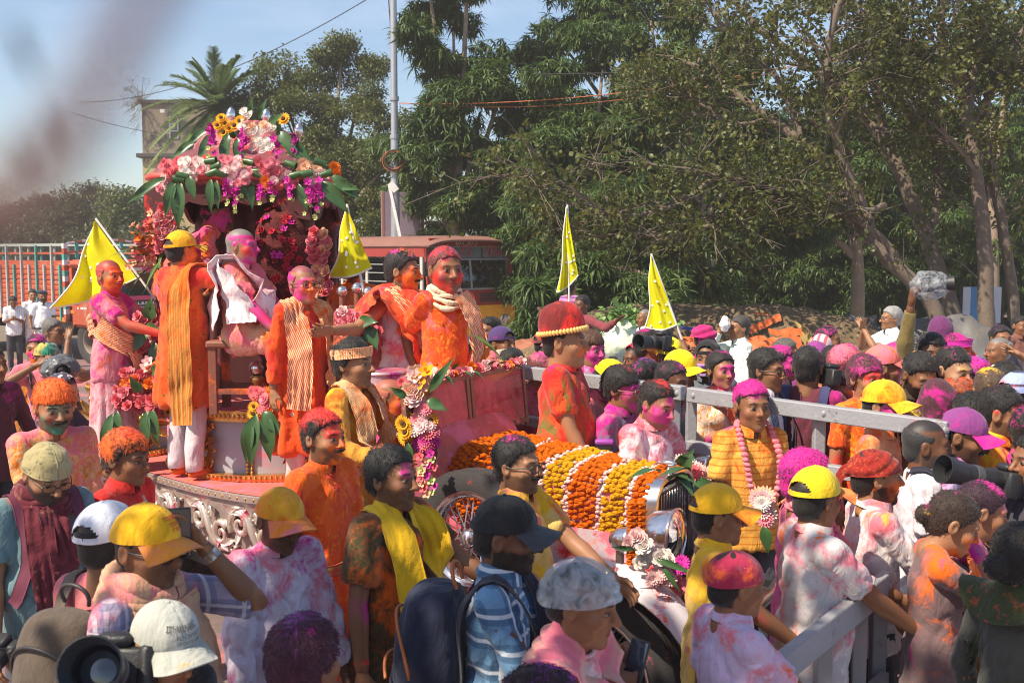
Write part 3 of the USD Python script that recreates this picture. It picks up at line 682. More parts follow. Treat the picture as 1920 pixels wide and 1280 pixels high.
@gear
def glasses(P, root, bend, hx, r, s, mat, rim=.0022):
    ms = []; th = np.linspace(0, 2 * PI, 17)
    for sx in (-1, 1):
        ring = np.stack([sx * .034 + .026 * np.cos(th), -.107 + .12 * (.026 * np.cos(th) * sx) + 0 * th, .001 + .019 * np.sign(np.sin(th)) * np.abs(np.sin(th)) ** .7], 1); ms.append(tube(ring, rim, 5, False))
        ms.append(tube([(sx * .060, -.102, .007), (sx * .078, -.05, .006), (sx * .083, .012, .004)], rim, 5))
    ms.append(tube([(-.009, -.112, .006), (0, -.118, .008), (.009, -.112, .006)], rim, 5))
    m = join(*ms); obj('glasses', (hx(m[0]), m[1]), mat, root, True)
def ribbon(p, nrm, width, fold, nf, m=14, thick=.006, ph=0.0):
    """A folded band of cloth along p whose face looks along nrm."""
    t = np.gradient(p, axis=0); t /= np.linalg.norm(t, axis=1, keepdims=True) + 1e-9
    side = np.cross(t, nrm); side /= np.linalg.norm(side, axis=1, keepdims=True) + 1e-9; up = np.cross(side, t)
    u = np.linspace(-.5, .5, m); wv = np.broadcast_to(width, (len(p),))
    q = np.linspace(0, 1, len(p))[:, None]; zig = fold * (.62 * np.sin(u[None] * PI * 2 * nf + ph + 1.1 * np.sin(5 * q + ph)) + .45 * np.sin(u[None] * PI * 3.7 * nf + 2 * ph + 4 * q) * np.sin(6 * q + ph)) * (.55 + .45 * np.sin(9 * q + 2 * ph)); zig = zig + .006 * vnoise(np.stack(np.broadcast_arrays(u[None] * 2 + ph, q * 7, 0 * q), -1).reshape(-1, 3), 1.0, 2, 3).reshape(zig.shape)
    G = p[:, None] + side[:, None] * (u[None] * wv[:, None])[..., None] + up[:, None] * zig[..., None]
    return sheet(G, thick)
def band_uv(m, n, L):
    U, Vv = np.meshgrid(np.linspace(0, 1, m), np.linspace(0, L, n)); return np.tile(np.stack([U.ravel(), Vv.ravel()], 1), (2, 1))
def push(P, p, gap):
    """Points moved out of the garment's surface to lie gap above it."""
    from scipy.spatial import cKDTree
    t = cKDTree(P.gv); d, i = t.query(p); n = vnormals(P.gv, P.gf)[i]; sd = ((p - P.gv[i]) * n).sum(1)
    return p + n * np.clip(gap - sd, 0, .25)[:, None], n
@gear
def scarf(P, root, bend, hx, r, s, mat, paths=None, width=.11, fold=.008, nf=3, name='scarf', gap=.014, n=40):
    """A cloth laid round the neck and down the front; paths: lists of points on the body."""
    if paths is None: paths = [[(-.10, -.13, .98), (-.105, -.15, 1.20), (-.095, -.09, 1.39), (-.062, .03, 1.475), (0, .085, 1.465), (.062, .03, 1.475), (.095, -.09, 1.39), (.105, -.15, 1.20), (.10, -.13, 1.02)]]
    for pth in paths:
        p = spline(bend(np.array(pth, float)), n); q, nn = push(P, p, gap)
        for _ in range(2): q[1:-1] = .5 * q[1:-1] + .25 * (q[2:] + q[:-2])
        q, nn = push(P, q, gap); nn[1:-1] = nn[1:-1] + nn[2:] + nn[:-2]; nn /= np.linalg.norm(nn, axis=1)[:, None] + 1e-9
        m = ribbon(q, nn, width, fold, nf, 14, .005, r.random() * 6)
        L = np.linalg.norm(np.diff(p, axis=0), axis=1).sum()
        obj(name, m, mat, root, True, uv=band_uv(14, n, L))
@gear
def neckwrap(P, root, bend, hx, r, s, mat, big=1.0, drop=None, name='scarf'):
    th = np.linspace(0, 2 * PI, 41); ms = []
    for i in range(4):
        R_ = .085 + .016 * i * .6; z = 1.475 - .022 * i
        ring = np.stack([R_ * 1.05 * np.sin(th), -R_ * np.cos(th) + .012, z - .02 * np.cos(th) * (1 + .5 * i) + .008 * np.sin(3 * th + i * 2)], 1)
        ms.append(tube(ring, .021 * big * (1 + .25 * np.sin(4 * th + i)), 8, False))
    m = join(*ms); m = (m[0] + vnormals(*m) * (.006 * vnoise(m[0], 40, 2, 3))[:, None], m[1]); c = obj(name, (bend(m[0]), m[1]), mat, root, True)
    for dp in (drop or ()): scarf(P, root, bend, hx, r, s, mat, [dp], .10 * big, .012, 3, name)
@gear
def garland(P, root, bend, hx, r, s, mat, low=1.02, rad=.022):
    p = spline(bend(np.array([(0, .08, 1.46), (.07, .02, 1.47), (.10, -.13, 1.33), (.07, -.17, low + .1), (0, -.18, low), (-.07, -.17, low + .1), (-.10, -.13, 1.33), (-.07, .02, 1.47), (-.01, .08, 1.46)], float)), 44); q, _ = push(P, p, .02)
    g = obj('garland', tube(q, .004, 5), mat, root)
    for pt in q:
        b = sphere((0, 0, 0), (rad, rad, rad * .75), 1); b = (b[0] * (1 + .25 * vnoise(b[0], 60, 1, int(abs(pt[0]) * 1e4)))[:, None] + pt, b[1]); obj('blossom', b, mat, g)
@gear
def belt(P, root, bend, hx, r, s, mat, z=.93, wd=.035):
    band_at(P, root, mat, z, wd, 'belt')
@gear
def sash(P, root, bend, hx, r, s, mat, z=.98, wd=.12):
    band_at(P, root, mat, z, wd, 'sash')
def band_at(P, root, mat, z, wd, name):
    gv = P.gv; th = np.linspace(0, 2 * PI, 49); rows = []
    for dz in np.linspace(-wd / 2, wd / 2, 6):
        sel = gv[np.abs(gv[:, 2] - z - dz) < .03]; sel = sel[np.abs(sel[:, 0]) < .24]; c = sel.mean(0); a = np.arctan2(sel[:, 0] - c[0], -(sel[:, 1] - c[1])); rad = np.linalg.norm(sel[:, :2] - c[:2], axis=1)
        rr = np.array([np.percentile(rad[np.abs((a - t + PI) % (2 * PI) - PI) < .3], 80) if (np.abs((a - t + PI) % (2 * PI) - PI) < .3).any() else .15 for t in th]); rr = rr + .012; rr[-1] = rr[0]
        rows.append(np.stack([c[0] + rr * np.sin(th), c[1] - rr * np.cos(th), z + dz + 0 * th + .008 * np.sin(2 * th)], 1))
    v, f = sheet(np.array(rows), .006); obj(name, (v, f), mat, root, True)
@gear
def watch(P, root, bend, hx, r, s, mat, i=0, rad=.031, wd=.022):
    w_, d, pn = P.wr[i]; F = frame_to(d, (0.3, 0.2, 1)); a = np.linspace(0, 2 * PI, 21)
    ring = np.stack([rad * np.cos(a), rad * .85 * np.sin(a), 0 * a], 1); b = sheet(np.stack([ring + (0, 0, z) for z in (-wd / 2, 0, wd / 2)]), .004)
    c = obj('bracelet', xf(b, F, w_ - d * .035), mat, root, True)
@gear
def straps(P, root, bend, hx, r, s, mat, wd=.055, front=True):
    for sx in (-1, 1):
        p = [(sx * .11, .13, 1.05), (sx * .11, .135, 1.25), (sx * .115, .09, 1.41), (sx * .12, .01, 1.455), (sx * .12, -.09, 1.38), (sx * .12, -.13, 1.2), (sx * .15, -.08, 1.02)]
        scarf(P, root, bend, hx, r, s, mat, [p], wd, .001, 1, 'strap', .012, 26)
@gear
def lanyard(P, root, bend, hx, r, s, mat, paths, wd=.03): scarf(P, root, bend, hx, r, s, mat, paths, wd, .001, 1, 'strap', .012, 30)
@gear
def sari(P, root, bend, hx, r, s, mat, side=1):
    p = [(-side * .20, -.02, .75), (-side * .12, -.15, .98), (side * .02, -.17, 1.22), (side * .11, -.06, 1.44), (side * .11, .07, 1.40), (side * .07, .15, 1.15), (side * .06, .16, .8), (side * .06, .15, .55)]
    scarf(P, root, bend, hx, r, s, mat, [p], .26, .012, 5, 'drape', .016, 48)
@gear
def skirtfold(P, root, bend, hx, r, s, mat, z0=1.0, z1=.08, rx=.17, flare=.09):
    th = np.linspace(0, 2 * PI, 61); zz = np.linspace(0, 1, 16); A, Z = np.meshgrid(th, zz); ph = r.random() * 6
    R_ = rx + flare * Z + .02 * Z * np.sin(9 * A + ph) + .012 * Z * np.sin(17 * A - ph)
    v, f = sheet(np.stack([R_ * np.sin(A), -.78 * R_ * np.cos(A) + .012, z0 + (z1 - z0) * Z], -1), .006); obj('skirt', (v, f), mat, root, True)
@gear
def tilak(P, root, bend, hx, r, s, mat):
    m = sphere((0, -.094, .045), (.004, .004, .014), 1); obj('tilak', (hx(m[0]), m[1]), mat, root)
@gear
def ring_beads(P, root, bend, hx, r, s, mat): GEAR['garland'](P, root, bend, hx, r, s, mat, 1.25, .008)
# ------------------------------------------------------------------ ground
def flat(x0, y0, x1, y1, z, n=2): 
    xs, ys = np.linspace(x0, x1, n), np.linspace(y0, y1, n); X, Y = np.meshgrid(xs, ys, indexing='ij'); return sheet(np.stack([X, Y, 0 * X + z], -1))
struct('ground', flat(-400, -60, 400, 900, -.012), plain('earth', (.17, .13, .09), .95, var=.35, scale=2.5))
struct('road', flat(-60, -25, 60, 24.5, 0.0), plain('asphalt', (.155, .115, .105), .9, var=.25, scale=14, bump=.4, bscale=220, powder=(((.42, .14, .14), .50, .6), ((.50, .13, .17), .60, 1.9), (MAG, .70, 3.1), (YEL, .72, 4))))

# ------------------------------------------------------------------ foliage
def leaf_mat(name, c1, c2, trans=.35, rough=.45):
    return M(name, {'oi': ('object_info', {}), 'tc': ('geometry', {}), 'n': ('noise_texture', {'scale': .8, 'detail': 4}), 'ad': ('math', {'math_type': 'multiply_add', 'value2': .55}), 'ml': ('math', {'math_type': 'multiply', 'value2': .45}),
        'r': ('rgb_ramp', {'ramp': [(0.15, c1), (0.55, tuple(.5 * (np.array(c1) + np.array(c2)))), (0.8, c2)]}),
        'p': ('principled_bsdf', {'roughness': rough, 'specular_ior_level': .45}), 't': ('translucent_bsdf', {}), 'm': ('mix_closure', {'fac': trans})},
        [('oi.random', 'ml.value1'), ('tc.position', 'n.vector'), ('n.fac', 'ad.value1'), ('ml.value', 'ad.value3'), ('ad.value', 'r.fac'), ('r.color', 'p.base_color'), ('r.color', 't.color'), ('p.BSDF', 'm.closure1'), ('t.BSDF', 'm.closure2')], 'm.closure')
def leaf(L, W, droop=.25, n=4, fold=.25, tipw=1.0):
    t = np.linspace(0, 1, n + 1); w = W * np.sin(PI * np.clip(t ** .8 * .97 + .02, 0, 1)) ** tipw
    x = np.stack([-w / 2, 0 * w, w / 2], 1); z = np.stack([fold * w / 2, 0 * w, fold * w / 2], 1) - (droop * L * t ** 2)[:, None]
    return sheet(np.stack([x, np.broadcast_to((L * t)[:, None], x.shape), z], -1))
def spray(kind, seed):
    r = random.Random(seed); ms = []
    if kind == 'lance':
        for i in range(9):
            m = leaf(r.uniform(.20, .30), .042, r.uniform(.25, .7), 3); ms.append(xf(m, rot('z', i * 40 + r.uniform(-15, 15)) @ rot('x', r.uniform(-45, 25))))
    elif kind == 'round':
        for i in range(8):
            m = leaf(r.uniform(.09, .14), .085, r.uniform(.1, .4), 3); ms.append(xf(m, rot('z', r.uniform(0, 360)) @ rot('x', r.uniform(-60, 30)), (r.uniform(-.14, .14), r.uniform(-.14, .14), r.uniform(-.12, .12))))
    elif kind == 'small':
        for i in range(14):
            m = leaf(r.uniform(.07, .12), .055, .2, 2); ms.append(xf(m, rot('z', r.uniform(0, 360)) @ rot('x', r.uniform(-60, 40)), (r.uniform(-.2, .2), r.uniform(-.2, .2), r.uniform(-.14, .14))))
    return join(*ms)
def rand_quats(rg, n, tilt):
    yaw = rg.uniform(0, 2 * PI, n); ax = rg.uniform(0, 2 * PI, n); an = np.abs(rg.normal(0, tilt, n))
    q1 = np.stack([np.cos(an / 2), np.sin(an / 2) * np.cos(ax), np.sin(an / 2) * np.sin(ax), 0 * an], 1)
    q2 = np.stack([np.cos(yaw / 2), 0 * yaw, 0 * yaw, np.sin(yaw / 2)], 1)
    w = q1[:, 0] * q2[:, 0] - q1[:, 3] * q2[:, 3]; x = q1[:, 1] * q2[:, 0] + q1[:, 2] * q2[:, 3]; y = q1[:, 2] * q2[:, 0] - q1[:, 1] * q2[:, 3]; z = q1[:, 0] * q2[:, 3] + q1[:, 3] * q2[:, 0]
    return np.stack([w, x, y, z], 1)
def scatter(parent, name, pts, kind, mat, rg, smin_=.7, smax_=1.3, tilt=.5, top=False):
    """Leaf sprays standing at pts: one PointInstancer."""
    pth = numbered(path_of(parent), name); pi = UsdGeom.PointInstancer.Define(stage, pth); protos = []
    for i in range(3):
        o = usdkit.mesh(stage, f'{pth}/leaves_{i}', spray(kind, i + 5), mat); protos.append(o.GetPath())
    pi.CreatePrototypesRel().SetTargets(protos); n = len(pts)
    pi.CreateProtoIndicesAttr(Vt.IntArray.FromNumpy(rg.integers(0, 3, n).astype(np.int32))); pi.CreatePositionsAttr(Vt.Vec3fArray.FromNumpy(np.asarray(pts, np.float32)))
    pi.CreateScalesAttr(Vt.Vec3fArray.FromNumpy(np.repeat(rg.uniform(smin_, smax_, n)[:, None], 3, 1).astype(np.float32)))
    q = rand_quats(rg, n, tilt); pi.CreateOrientationsAttr(Vt.QuathArray([Gf.Quath(float(a), float(b), float(c), float(d)) for a, b, c, d in q]))
    pi.GetPrim().SetCustomDataByKey('kind', 'stuff'); return pi
def blob_points(rg, lobes, per, shell=.55, sub=26, subr=.55):
    """Points in clumps over the skin of ellipsoid lobes (centre, radii)."""
    out = []
    for c, rad in lobes:
        c, rad = np.asarray(c, float), np.asarray(rad, float); area = (rad.prod()) ** (2 / 3); nc = max(3, int(sub * area / 4))
        d = rg.normal(size=(nc, 3)); d /= np.linalg.norm(d, axis=1)[:, None]; cl = c + d * rad * rg.uniform(shell, 1.02, (nc, 1))
        k = int(per * area / nc) + 1; e = rg.normal(size=(nc, k, 3)); e /= np.linalg.norm(e, axis=2)[..., None]; e *= rg.uniform(.25, 1, (nc, k, 1)) ** .5 * subr * rg.uniform(.6, 1.3, (nc, 1, 1))
        e[..., 2] *= .75; out.append((cl[:, None] + e).reshape(-1, 3))
    return np.vstack(out)
BARK = plain('bark', (.26, .19, .13), .9, var=.4, scale=5, bump=.8, bscale=30)
BARKG = plain('bark_grey', (.15, .115, .085), .9, var=.4, scale=5, bump=.8, bscale=30)
BARKD = plain('bark_dark', (.06, .045, .032), .95, var=.3, scale=5, bump=.8, bscale=25)
LANCE = leaf_mat('leaf_lance', (.030, .070, .016), (.13, .20, .045))
ROUND = leaf_mat('leaf_round', (.045, .07, .014), (.17, .17, .04), .4)
SMALL = leaf_mat('leaf_small', (.06, .095, .022), (.19, .20, .055))
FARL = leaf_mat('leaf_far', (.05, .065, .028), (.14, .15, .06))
PALML = leaf_mat('leaf_palm', (.10, .17, .05), (.26, .33, .13))
def tree(label, base, lobes, kind, mat, per, seed, trunk=.22, bark=None, cat='tree', group=None, name='tree', sub=26, subr=.55, tilt=.5, sc=(.7, 1.3), limbs=True):
    rg = np.random.default_rng(seed); base = np.asarray(base, float); t = thing(name, label, cat, base, 0, group)
    L = [(np.asarray(c, float) - base, np.asarray(r_, float)) for c, r_ in lobes]
    top = np.mean([c for c, _ in L], 0)
    ms = [tube(spline([(0, 0, -.2), (top[0] * .15 + .1, top[1] * .1, top[2] * .35), (top[0] * .6, top[1] * .6, top[2] * .8), top * 1.0], 12), np.linspace(trunk, trunk * .35, 12) * 1.0, 10)]
    if limbs:
        for c, r_ in L: ms.append(tube(spline([(top[0] * .2, top[1] * .2, top[2] * .45), (c * .5 + top * .25 + np.array([0, 0, .2])), c], 9), np.linspace(trunk * .5, trunk * .12, 9), 7))
    obj('trunk', join(*ms), bark or BARK, t, True)
    scatter(t, 'crown', blob_points(rg, L, per, sub=sub, subr=subr), kind, mat, rg, *sc, tilt=tilt)
    return t
def lob(px, py, s, rx, rz, ry=None): return at(px, py, s), (rx, ry or rx * .8, rz)
def gnd(px, s, z=0.0): 
    p = at(px, 600, s); return np.array([p[0], p[1], z])
# tall trees with drooping narrow leaves behind the bus and along the road
GT = 'tall trees with drooping narrow leaves'
tree('tall dense drooping narrow-leaved tree just right of the steel pole, above the bus', gnd(850, 76), [lob(850, 60, 76, 1.2, 1.5), lob(800, -60, 76, 1.1, 1.3), lob(880, -120, 76, 1.5, 1.2), lob(800, 200, 76, .95, 1.3), lob(900, 210, 76, 1.3, 1.3), lob(830, 330, 76, 1.2, 1.2), lob(930, 340, 77, 1.2, 1.2), lob(880, 440, 77, 1.5, 1.0), lob(960, 470, 78, 1.0, 1.1), lob(790, 420, 74, .8, .9), lob(770, 300, 73, .8, 1.1), lob(960, 260, 77, 1.0, 1.1), lob(950, 150, 77, .8, .7), lob(860, 140, 77, 1.2, 1.0), lob(820, 500, 75, 1.0, .8)], 'lance', LANCE, 430, 1, .25, group=None)
tree('broad dark drooping narrow-leaved tree behind the yellow flag of the tall red hat man', gnd(1080, 80), [lob(1050, 190, 78, 1.2, 1.1), lob(1130, 130, 78, 1.3, 1.3), lob(1100, 300, 80, 1.5, 1.2), lob(1010, 320, 82, 1.0, 1.1), lob(1190, 260, 80, 1.2, 1.2), lob(1050, 430, 84, 1.3, 1.0), lob(1160, 420, 84, 1.3, 1.0), lob(1030, 510, 88, .8, .7), lob(1100, 540, 90, 1.2, .6), lob(1220, 520, 86, 1.1, .8)], 'lance', LANCE, 430, 2, .25)
tree('shaded drooping tree in the middle right, behind the low bare boughs', gnd(1330, 78), [lob(1300, 90, 74, 1.4, 1.2), lob(1390, 200, 74, 1.5, 1.2), lob(1280, 240, 76, 1.2, 1.2), lob(1420, 330, 74, 1.4, 1.0), lob(1290, 500, 80, 1.2, .8), lob(1240, 380, 78, .9, .9), lob(1220, 40, 74, 1.2, 1.0), lob(1130, 20, 72, 1.1, .9), lob(1060, 90, 74, 1.0, .8), lob(1075, 10, 73, .8, .7), lob(1200, 150, 74, 1.3, 1.2), lob(1330, 400, 76, 1.3, 1.0), lob(1180, 350, 76, 1.1, 1.1)], 'lance', LANCE, 400, 3, .25)
tree('drooping tree behind the grey leaning trunks at the right', gnd(1600, 70), [lob(1560, 330, 70, 1.4, 1.1), lob(1640, 250, 68, 1.3, 1.2), lob(1540, 180, 68, 1.2, 1.1), lob(1700, 400, 70, 1.3, 1.0), lob(1480, 440, 72, 1.1, .8), lob(1660, 120, 66, 1.2, 1.1)], 'lance', LANCE, 350, 4, .22)
tree('shaded drooping tree at the right edge of the picture', gnd(1850, 68), [lob(1800, 280, 66, 1.4, 1.3), lob(1890, 180, 66, 1.5, 1.3), lob(1850, 400, 68, 1.5, 1.0), lob(1780, 100, 66, 1.3, 1.2), lob(1930, 330, 68, 1.3, 1.2), lob(1900, 60, 66, 1.2, 1.2)], 'lance', LANCE, 350, 5, .22)
rg_ = np.random.default_rng(77)
th_pts = np.vstack([blob_points(rg_, [(at(px, py, 56) * np.array([1, 1, 1]), (2.2, 1.2, 1.5))], 640, sub=26, subr=.8) for px in range(1000, 2050, 85) for py in (540, 470, 390, 300)])
tk = UsdGeom.Xform.Define(stage, numbered('/World', 'thicket')); tag(tk, 'dark shaded thicket filling the back under the trees', 'thicket', kind='stuff'); scatter(tk, 'leaves', th_pts, 'lance', LANCE, rg_)
# olive tree, palm, far trees
tree('broad olive-green tree between the palm and the steel pole', gnd(620, 58), [lob(520, 150, 56, 1.0, .8), lob(600, 140, 56, 1.2, .9), lob(680, 160, 56, 1.1, .9), lob(540, 230, 57, 1.4, 1.1), lob(640, 240, 57, 1.5, 1.2), lob(720, 230, 58, .9, 1.2), lob(600, 340, 58, 1.5, 1.1), lob(700, 340, 59, 1.2, 1.2), lob(640, 420, 59, 1.6, .8), lob(720, 420, 60, .9, 1.0), lob(480, 210, 57, .8, .8), lob(500, 320, 58, 1.0, 1.0), lob(560, 430, 58, 1.2, .9), lob(700, 490, 60, 1.2, .9), lob(470, 400, 58, 1.0, 1.0), lob(740, 300, 61, .8, 1.2), lob(660, 330, 58, 1.2, 1.2), lob(560, 320, 57, 1.2, 1.2), lob(640, 110, 56, .9, .6)], 'small', SMALL, 420, 8, .25, sub=34, subr=.42, sc=(.9, 1.5))
FT = 'hazy trees far down the road'
for i, (px, py, s_, rx, rz, lb) in enumerate(((190, 400, 34, 2.2, 1.5, 'dark round tree far off, tallest of the far trees left of the tower'), (110, 440, 30, 2.6, 1.4, 'far brownish tree behind the truck bed rails'), (20, 440, 28, 2.6, 1.3, 'far pale tree at the left edge above the truck'), (250, 410, 40, 1.4, 1.3, 'bright green far tree directly below the tower'), (300, 470, 42, 1.3, 1.2, 'low far tree behind the cab of the truck'), (70, 400, 24, 2.5, 1.2, 'palest, farthest tree in the haze at the left'))):
    lo = [lob(px, py, s_, rx, rz), lob(px - 30, py + 25, s_, rx * .7, rz * .8), lob(px + 28, py + 22, s_, rx * .7, rz * .8), lob(px, py + 50, s_, rx, rz * .8)]
    tree(lb, gnd(px, s_), lo, 'small', FARL if i != 3 else SMALL, 200, 20 + i, .2, sub=26, subr=.7, sc=(1.6, 2.6))
def palm(px, py, s_, label):
    top = at(px, py, s_); b = np.array([top[0] + .4, top[1], 0]); t = thing('palm_tree', label, 'palm', b); tl = top - b; r = random.Random(4)
    obj('trunk', tube(spline([(0, 0, -.1), (.1, 0, tl[2] * .5), tl], 20), np.linspace(.24, .17, 20) * (1 + .06 * np.sin(np.arange(20) * 2.3)), 10), BARK, t, True)
    for i in range(52):
        az = i * 137.5; el = 80 - i * 2.5 + r.uniform(-6, 6); L = r.uniform(2.1, 2.7); d0 = rot('z', az) @ np.array([math.cos(math.radians(el)), 0, math.sin(math.radians(el))])
        u = np.linspace(0, 1, 16)[:, None]; p = tl + d0 * L * u + np.array([0, 0, -1.0]) * (L * .42 * u ** 2 * (1.2 - d0[2] * .5)); ms = [tube(p, np.linspace(.022, .005, 16), 4, False)]
        tg = np.gradient(p, axis=0); tg /= np.linalg.norm(tg, axis=1)[:, None]
        for q in range(2, 64):
            f = q / 64; k = min(int(f * 15), 14); w = f * 15 - k; pp = p[k] * (1 - w) + p[k + 1] * w; sd = np.cross(tg[k], [0, 0, 1.0]); sd /= np.linalg.norm(sd) + 1e-9
            for sg in (-1, 1):
                dr = sd * sg * .75 + tg[k] * .7 + np.array([0, 0, r.uniform(-.1, .35)]); dr /= np.linalg.norm(dr); ll = .46 * math.sin(PI * (.12 + .84 * f)) ** .6 * r.uniform(.8, 1.1)
                wd = np.cross(dr, [0, 0, 1.0]); wd /= np.linalg.norm(wd) + 1e-9; e = pp + dr * ll + np.array([0, 0, -.14 * ll])
                ms.append((np.array([pp - wd * .024, pp + wd * .024, pp * .5 + e * .5 + wd * .022, e, pp * .5 + e * .5 - wd * .022]), np.array([[0, 1, 2], [0, 2, 4], [4, 2, 3]])))
        obj('frond', join(*ms), PALML, t)
palm(408, 200, 58, 'feathery date palm standing in front of the old tower')
# a roadside tree standing behind the viewer's left shoulder: its boughs hang overhead and shade the people nearest the camera
tree('shade tree at the left beside the viewer, its boughs overhead out of view', (-5.2, -1.2, 0), [((-3.9, 1.2, 6.2), (1.5, 1.2, .7)), ((-2.6, .6, 6.6), (1.5, 1.1, .7)), ((-3.0, 2.3, 6.0), (1.3, .9, .6)), ((-4.6, -.4, 6.8), (1.4, 1.2, .7))], 'round', ROUND, 48, 91, .3, sub=30, subr=.5, sc=(1.0, 1.8))
# bare spreading tree at the right: limbs given as pixel paths at a scale
def limb(path, r0, r1, wob=0.0, seed=0, n=26):
    p = spline([at(*q) for q in path], n); rg = np.random.default_rng(seed); p[1:-1] += rg.normal(0, wob, (n - 2, 3)); return p, np.linspace(r0, r1, n)
def spread_tree(label, limbs, seed, leaves, group=None):
    base = at(*limbs[0][0][0]); base = np.array([base[0], base[1], 0]); t = thing('spreading_tree', label, 'tree', base); rg = np.random.default_rng(seed); tips = []
    for i, (path, r0, r1) in enumerate(limbs):
        p, rr = limb(path, r0 * 1.15, r1 * 1.5, .012, seed + i)
        if i == 0: p[0, 2] = 0
        ms = [tube(p - base, rr, 9)]
        for j in range(4, len(p) - 1):
            for _ in range(2 if rr[j] < .09 else 1):
                if rg.random() < .8:
                    d = np.gradient(p, axis=0)[j]; d /= np.linalg.norm(d); e = rg.normal(size=3); e[2] = abs(e[2]) * .6 - .1; dr = d * .8 + e * .8; dr /= np.linalg.norm(dr); L = rg.uniform(.5, 1.7)
                    q = p[j] + np.linspace(0, 1, 8)[:, None] * dr * L + np.array([0, 0, -.25]) * (np.linspace(0, 1, 8)[:, None] ** 2) * L + rg.normal(0, .02, (8, 3)) * np.linspace(0, 1, 8)[:, None]
                    ms.append(tube(q - base, np.linspace(min(rr[j] * .5, .022), .004, 8), 5)); tips += [q[5], q[7]]
                    for _k in range(3):
                        d2 = dr + rg.normal(0, .6, 3); d2 /= np.linalg.norm(d2); k0 = q[rg.integers(2, 7)]; q2 = k0 + np.linspace(0, 1, 5)[:, None] * d2 * rg.uniform(.3, .8); ms.append(tube(q2 - base, np.linspace(.008, .003, 5), 4, False)); tips += [q2[2], q2[4]]
        obj('trunk' if i == 0 else 'limb', join(*ms), BARKG, t, True)
    tips = np.array(tips) - base; tips = tips[rg.random(len(tips)) < leaves]; pts = np.vstack([tips + rg.normal(0, .13, tips.shape) for _ in range(2)])
    scatter(t, 'crown', pts, 'round', ROUND, rg, .55, 1.0, .9); return t
spread_tree('large bare-limbed tree leaning left over the crowd at the right', [
    ([(1765, 640, 112), (1740, 560, 112), (1660, 480, 112), (1590, 385, 111), (1530, 290, 110), (1440, 220, 108), (1360, 160, 106), (1280, 115, 104)], .125, .03),
    ([(1640, 470, 112), (1600, 350, 112), (1565, 260, 113), (1550, 160, 114), (1560, 60, 115), (1590, -30, 116)], .095, .03),
    ([(1690, 505, 112), (1560, 395, 113), (1480, 372, 114), (1390, 340, 115), (1280, 318, 116), (1180, 300, 117)], .06, .012),
    ([(1480, 372, 114), (1390, 405, 116), (1300, 432, 118), (1190, 440, 120)], .05, .012), ([(1660, 385, 112), (1600, 396, 114), (1540, 385, 116), (1480, 358, 118)], .045, .02),
    ([(1340, 335, 115), (1250, 390, 118), (1150, 400, 121), (1050, 340, 124), (970, 335, 126)], .05, .01), ([(1540, 300, 110), (1500, 250, 110), (1450, 140, 109), (1390, 90, 108), (1330, 10, 107), (1290, -40, 106)], .055, .015),
    ([(1440, 220, 108), (1380, 230, 108), (1300, 190, 108), (1230, 180, 108)], .035, .01)], 31, .40)
spread_tree('big grey tree with long slanting limbs right of the leaning tree', [
    ([(1800, 640, 104), (1770, 540, 104), (1720, 400, 103), (1660, 270, 102), (1590, 180, 100), (1500, 110, 98), (1420, 50, 97), (1370, -10, 96)], .15, .035),
    ([(1770, 200, 103), (1720, 150, 102), (1680, 100, 101), (1640, 20, 100), (1600, -40, 99)], .07, .02), ([(1660, 270, 102), (1640, 160, 102), (1630, 60, 103), (1650, -30, 104)], .09, .03),
    ([(1790, 210, 103), (1740, 180, 104), (1690, 110, 105), (1640, 60, 106), (1560, 30, 107)], .06, .015), ([(1740, 440, 103), (1760, 330, 101), (1740, 240, 100), (1690, 160, 99), (1600, 120, 97)], .07, .02)], 32, .40)
spread_tree('upright grey-trunked tree nearest the right edge, forking high', [
    ([(1850, 650, 108), (1845, 480, 108), (1830, 330, 108), (1815, 230, 108), (1830, 110, 108), (1850, 0, 108), (1860, -60, 108)], .13, .045),
    ([(1900, 600, 106), (1880, 430, 106), (1855, 300, 106), (1850, 190, 106), (1900, 80, 105), (1960, 0, 104)], .09, .03), ([(1818, 240, 108), (1780, 130, 109), (1765, 60, 110), (1790, -30, 111)], .075, .03),
    ([(1820, 235, 108), (1870, 160, 107), (1910, 110, 106), (1960, 60, 105)], .06, .03), ([(1835, 330, 108), (1780, 260, 110), (1700, 200, 112), (1620, 170, 114)], .045, .012)], 33, .42)
# undergrowth
for i, (px, py, s_, lb) in enumerate(((1040, 560, 100, 'drooping leafy bush beside the front corner of the bus'), (1130, 520, 96, 'leafy bush above the man with spread arms'), (1250, 560, 98, 'leafy bush behind the yellow flag at the heap'))):
    c = at(px, py, s_); tree(lb, (c[0], c[1], 0), [(c, (.8, .6, .5)), (c + (.4, 0, -.3), (.6, .5, .5)), (c + (-.4, 0, -.35), (.6, .5, .5)), (np.array([c[0], c[1], .6]), (.8, .5, .5))], 'lance', LANCE, 500, 60 + i, .05, name='bush', cat='bush', subr=.35)

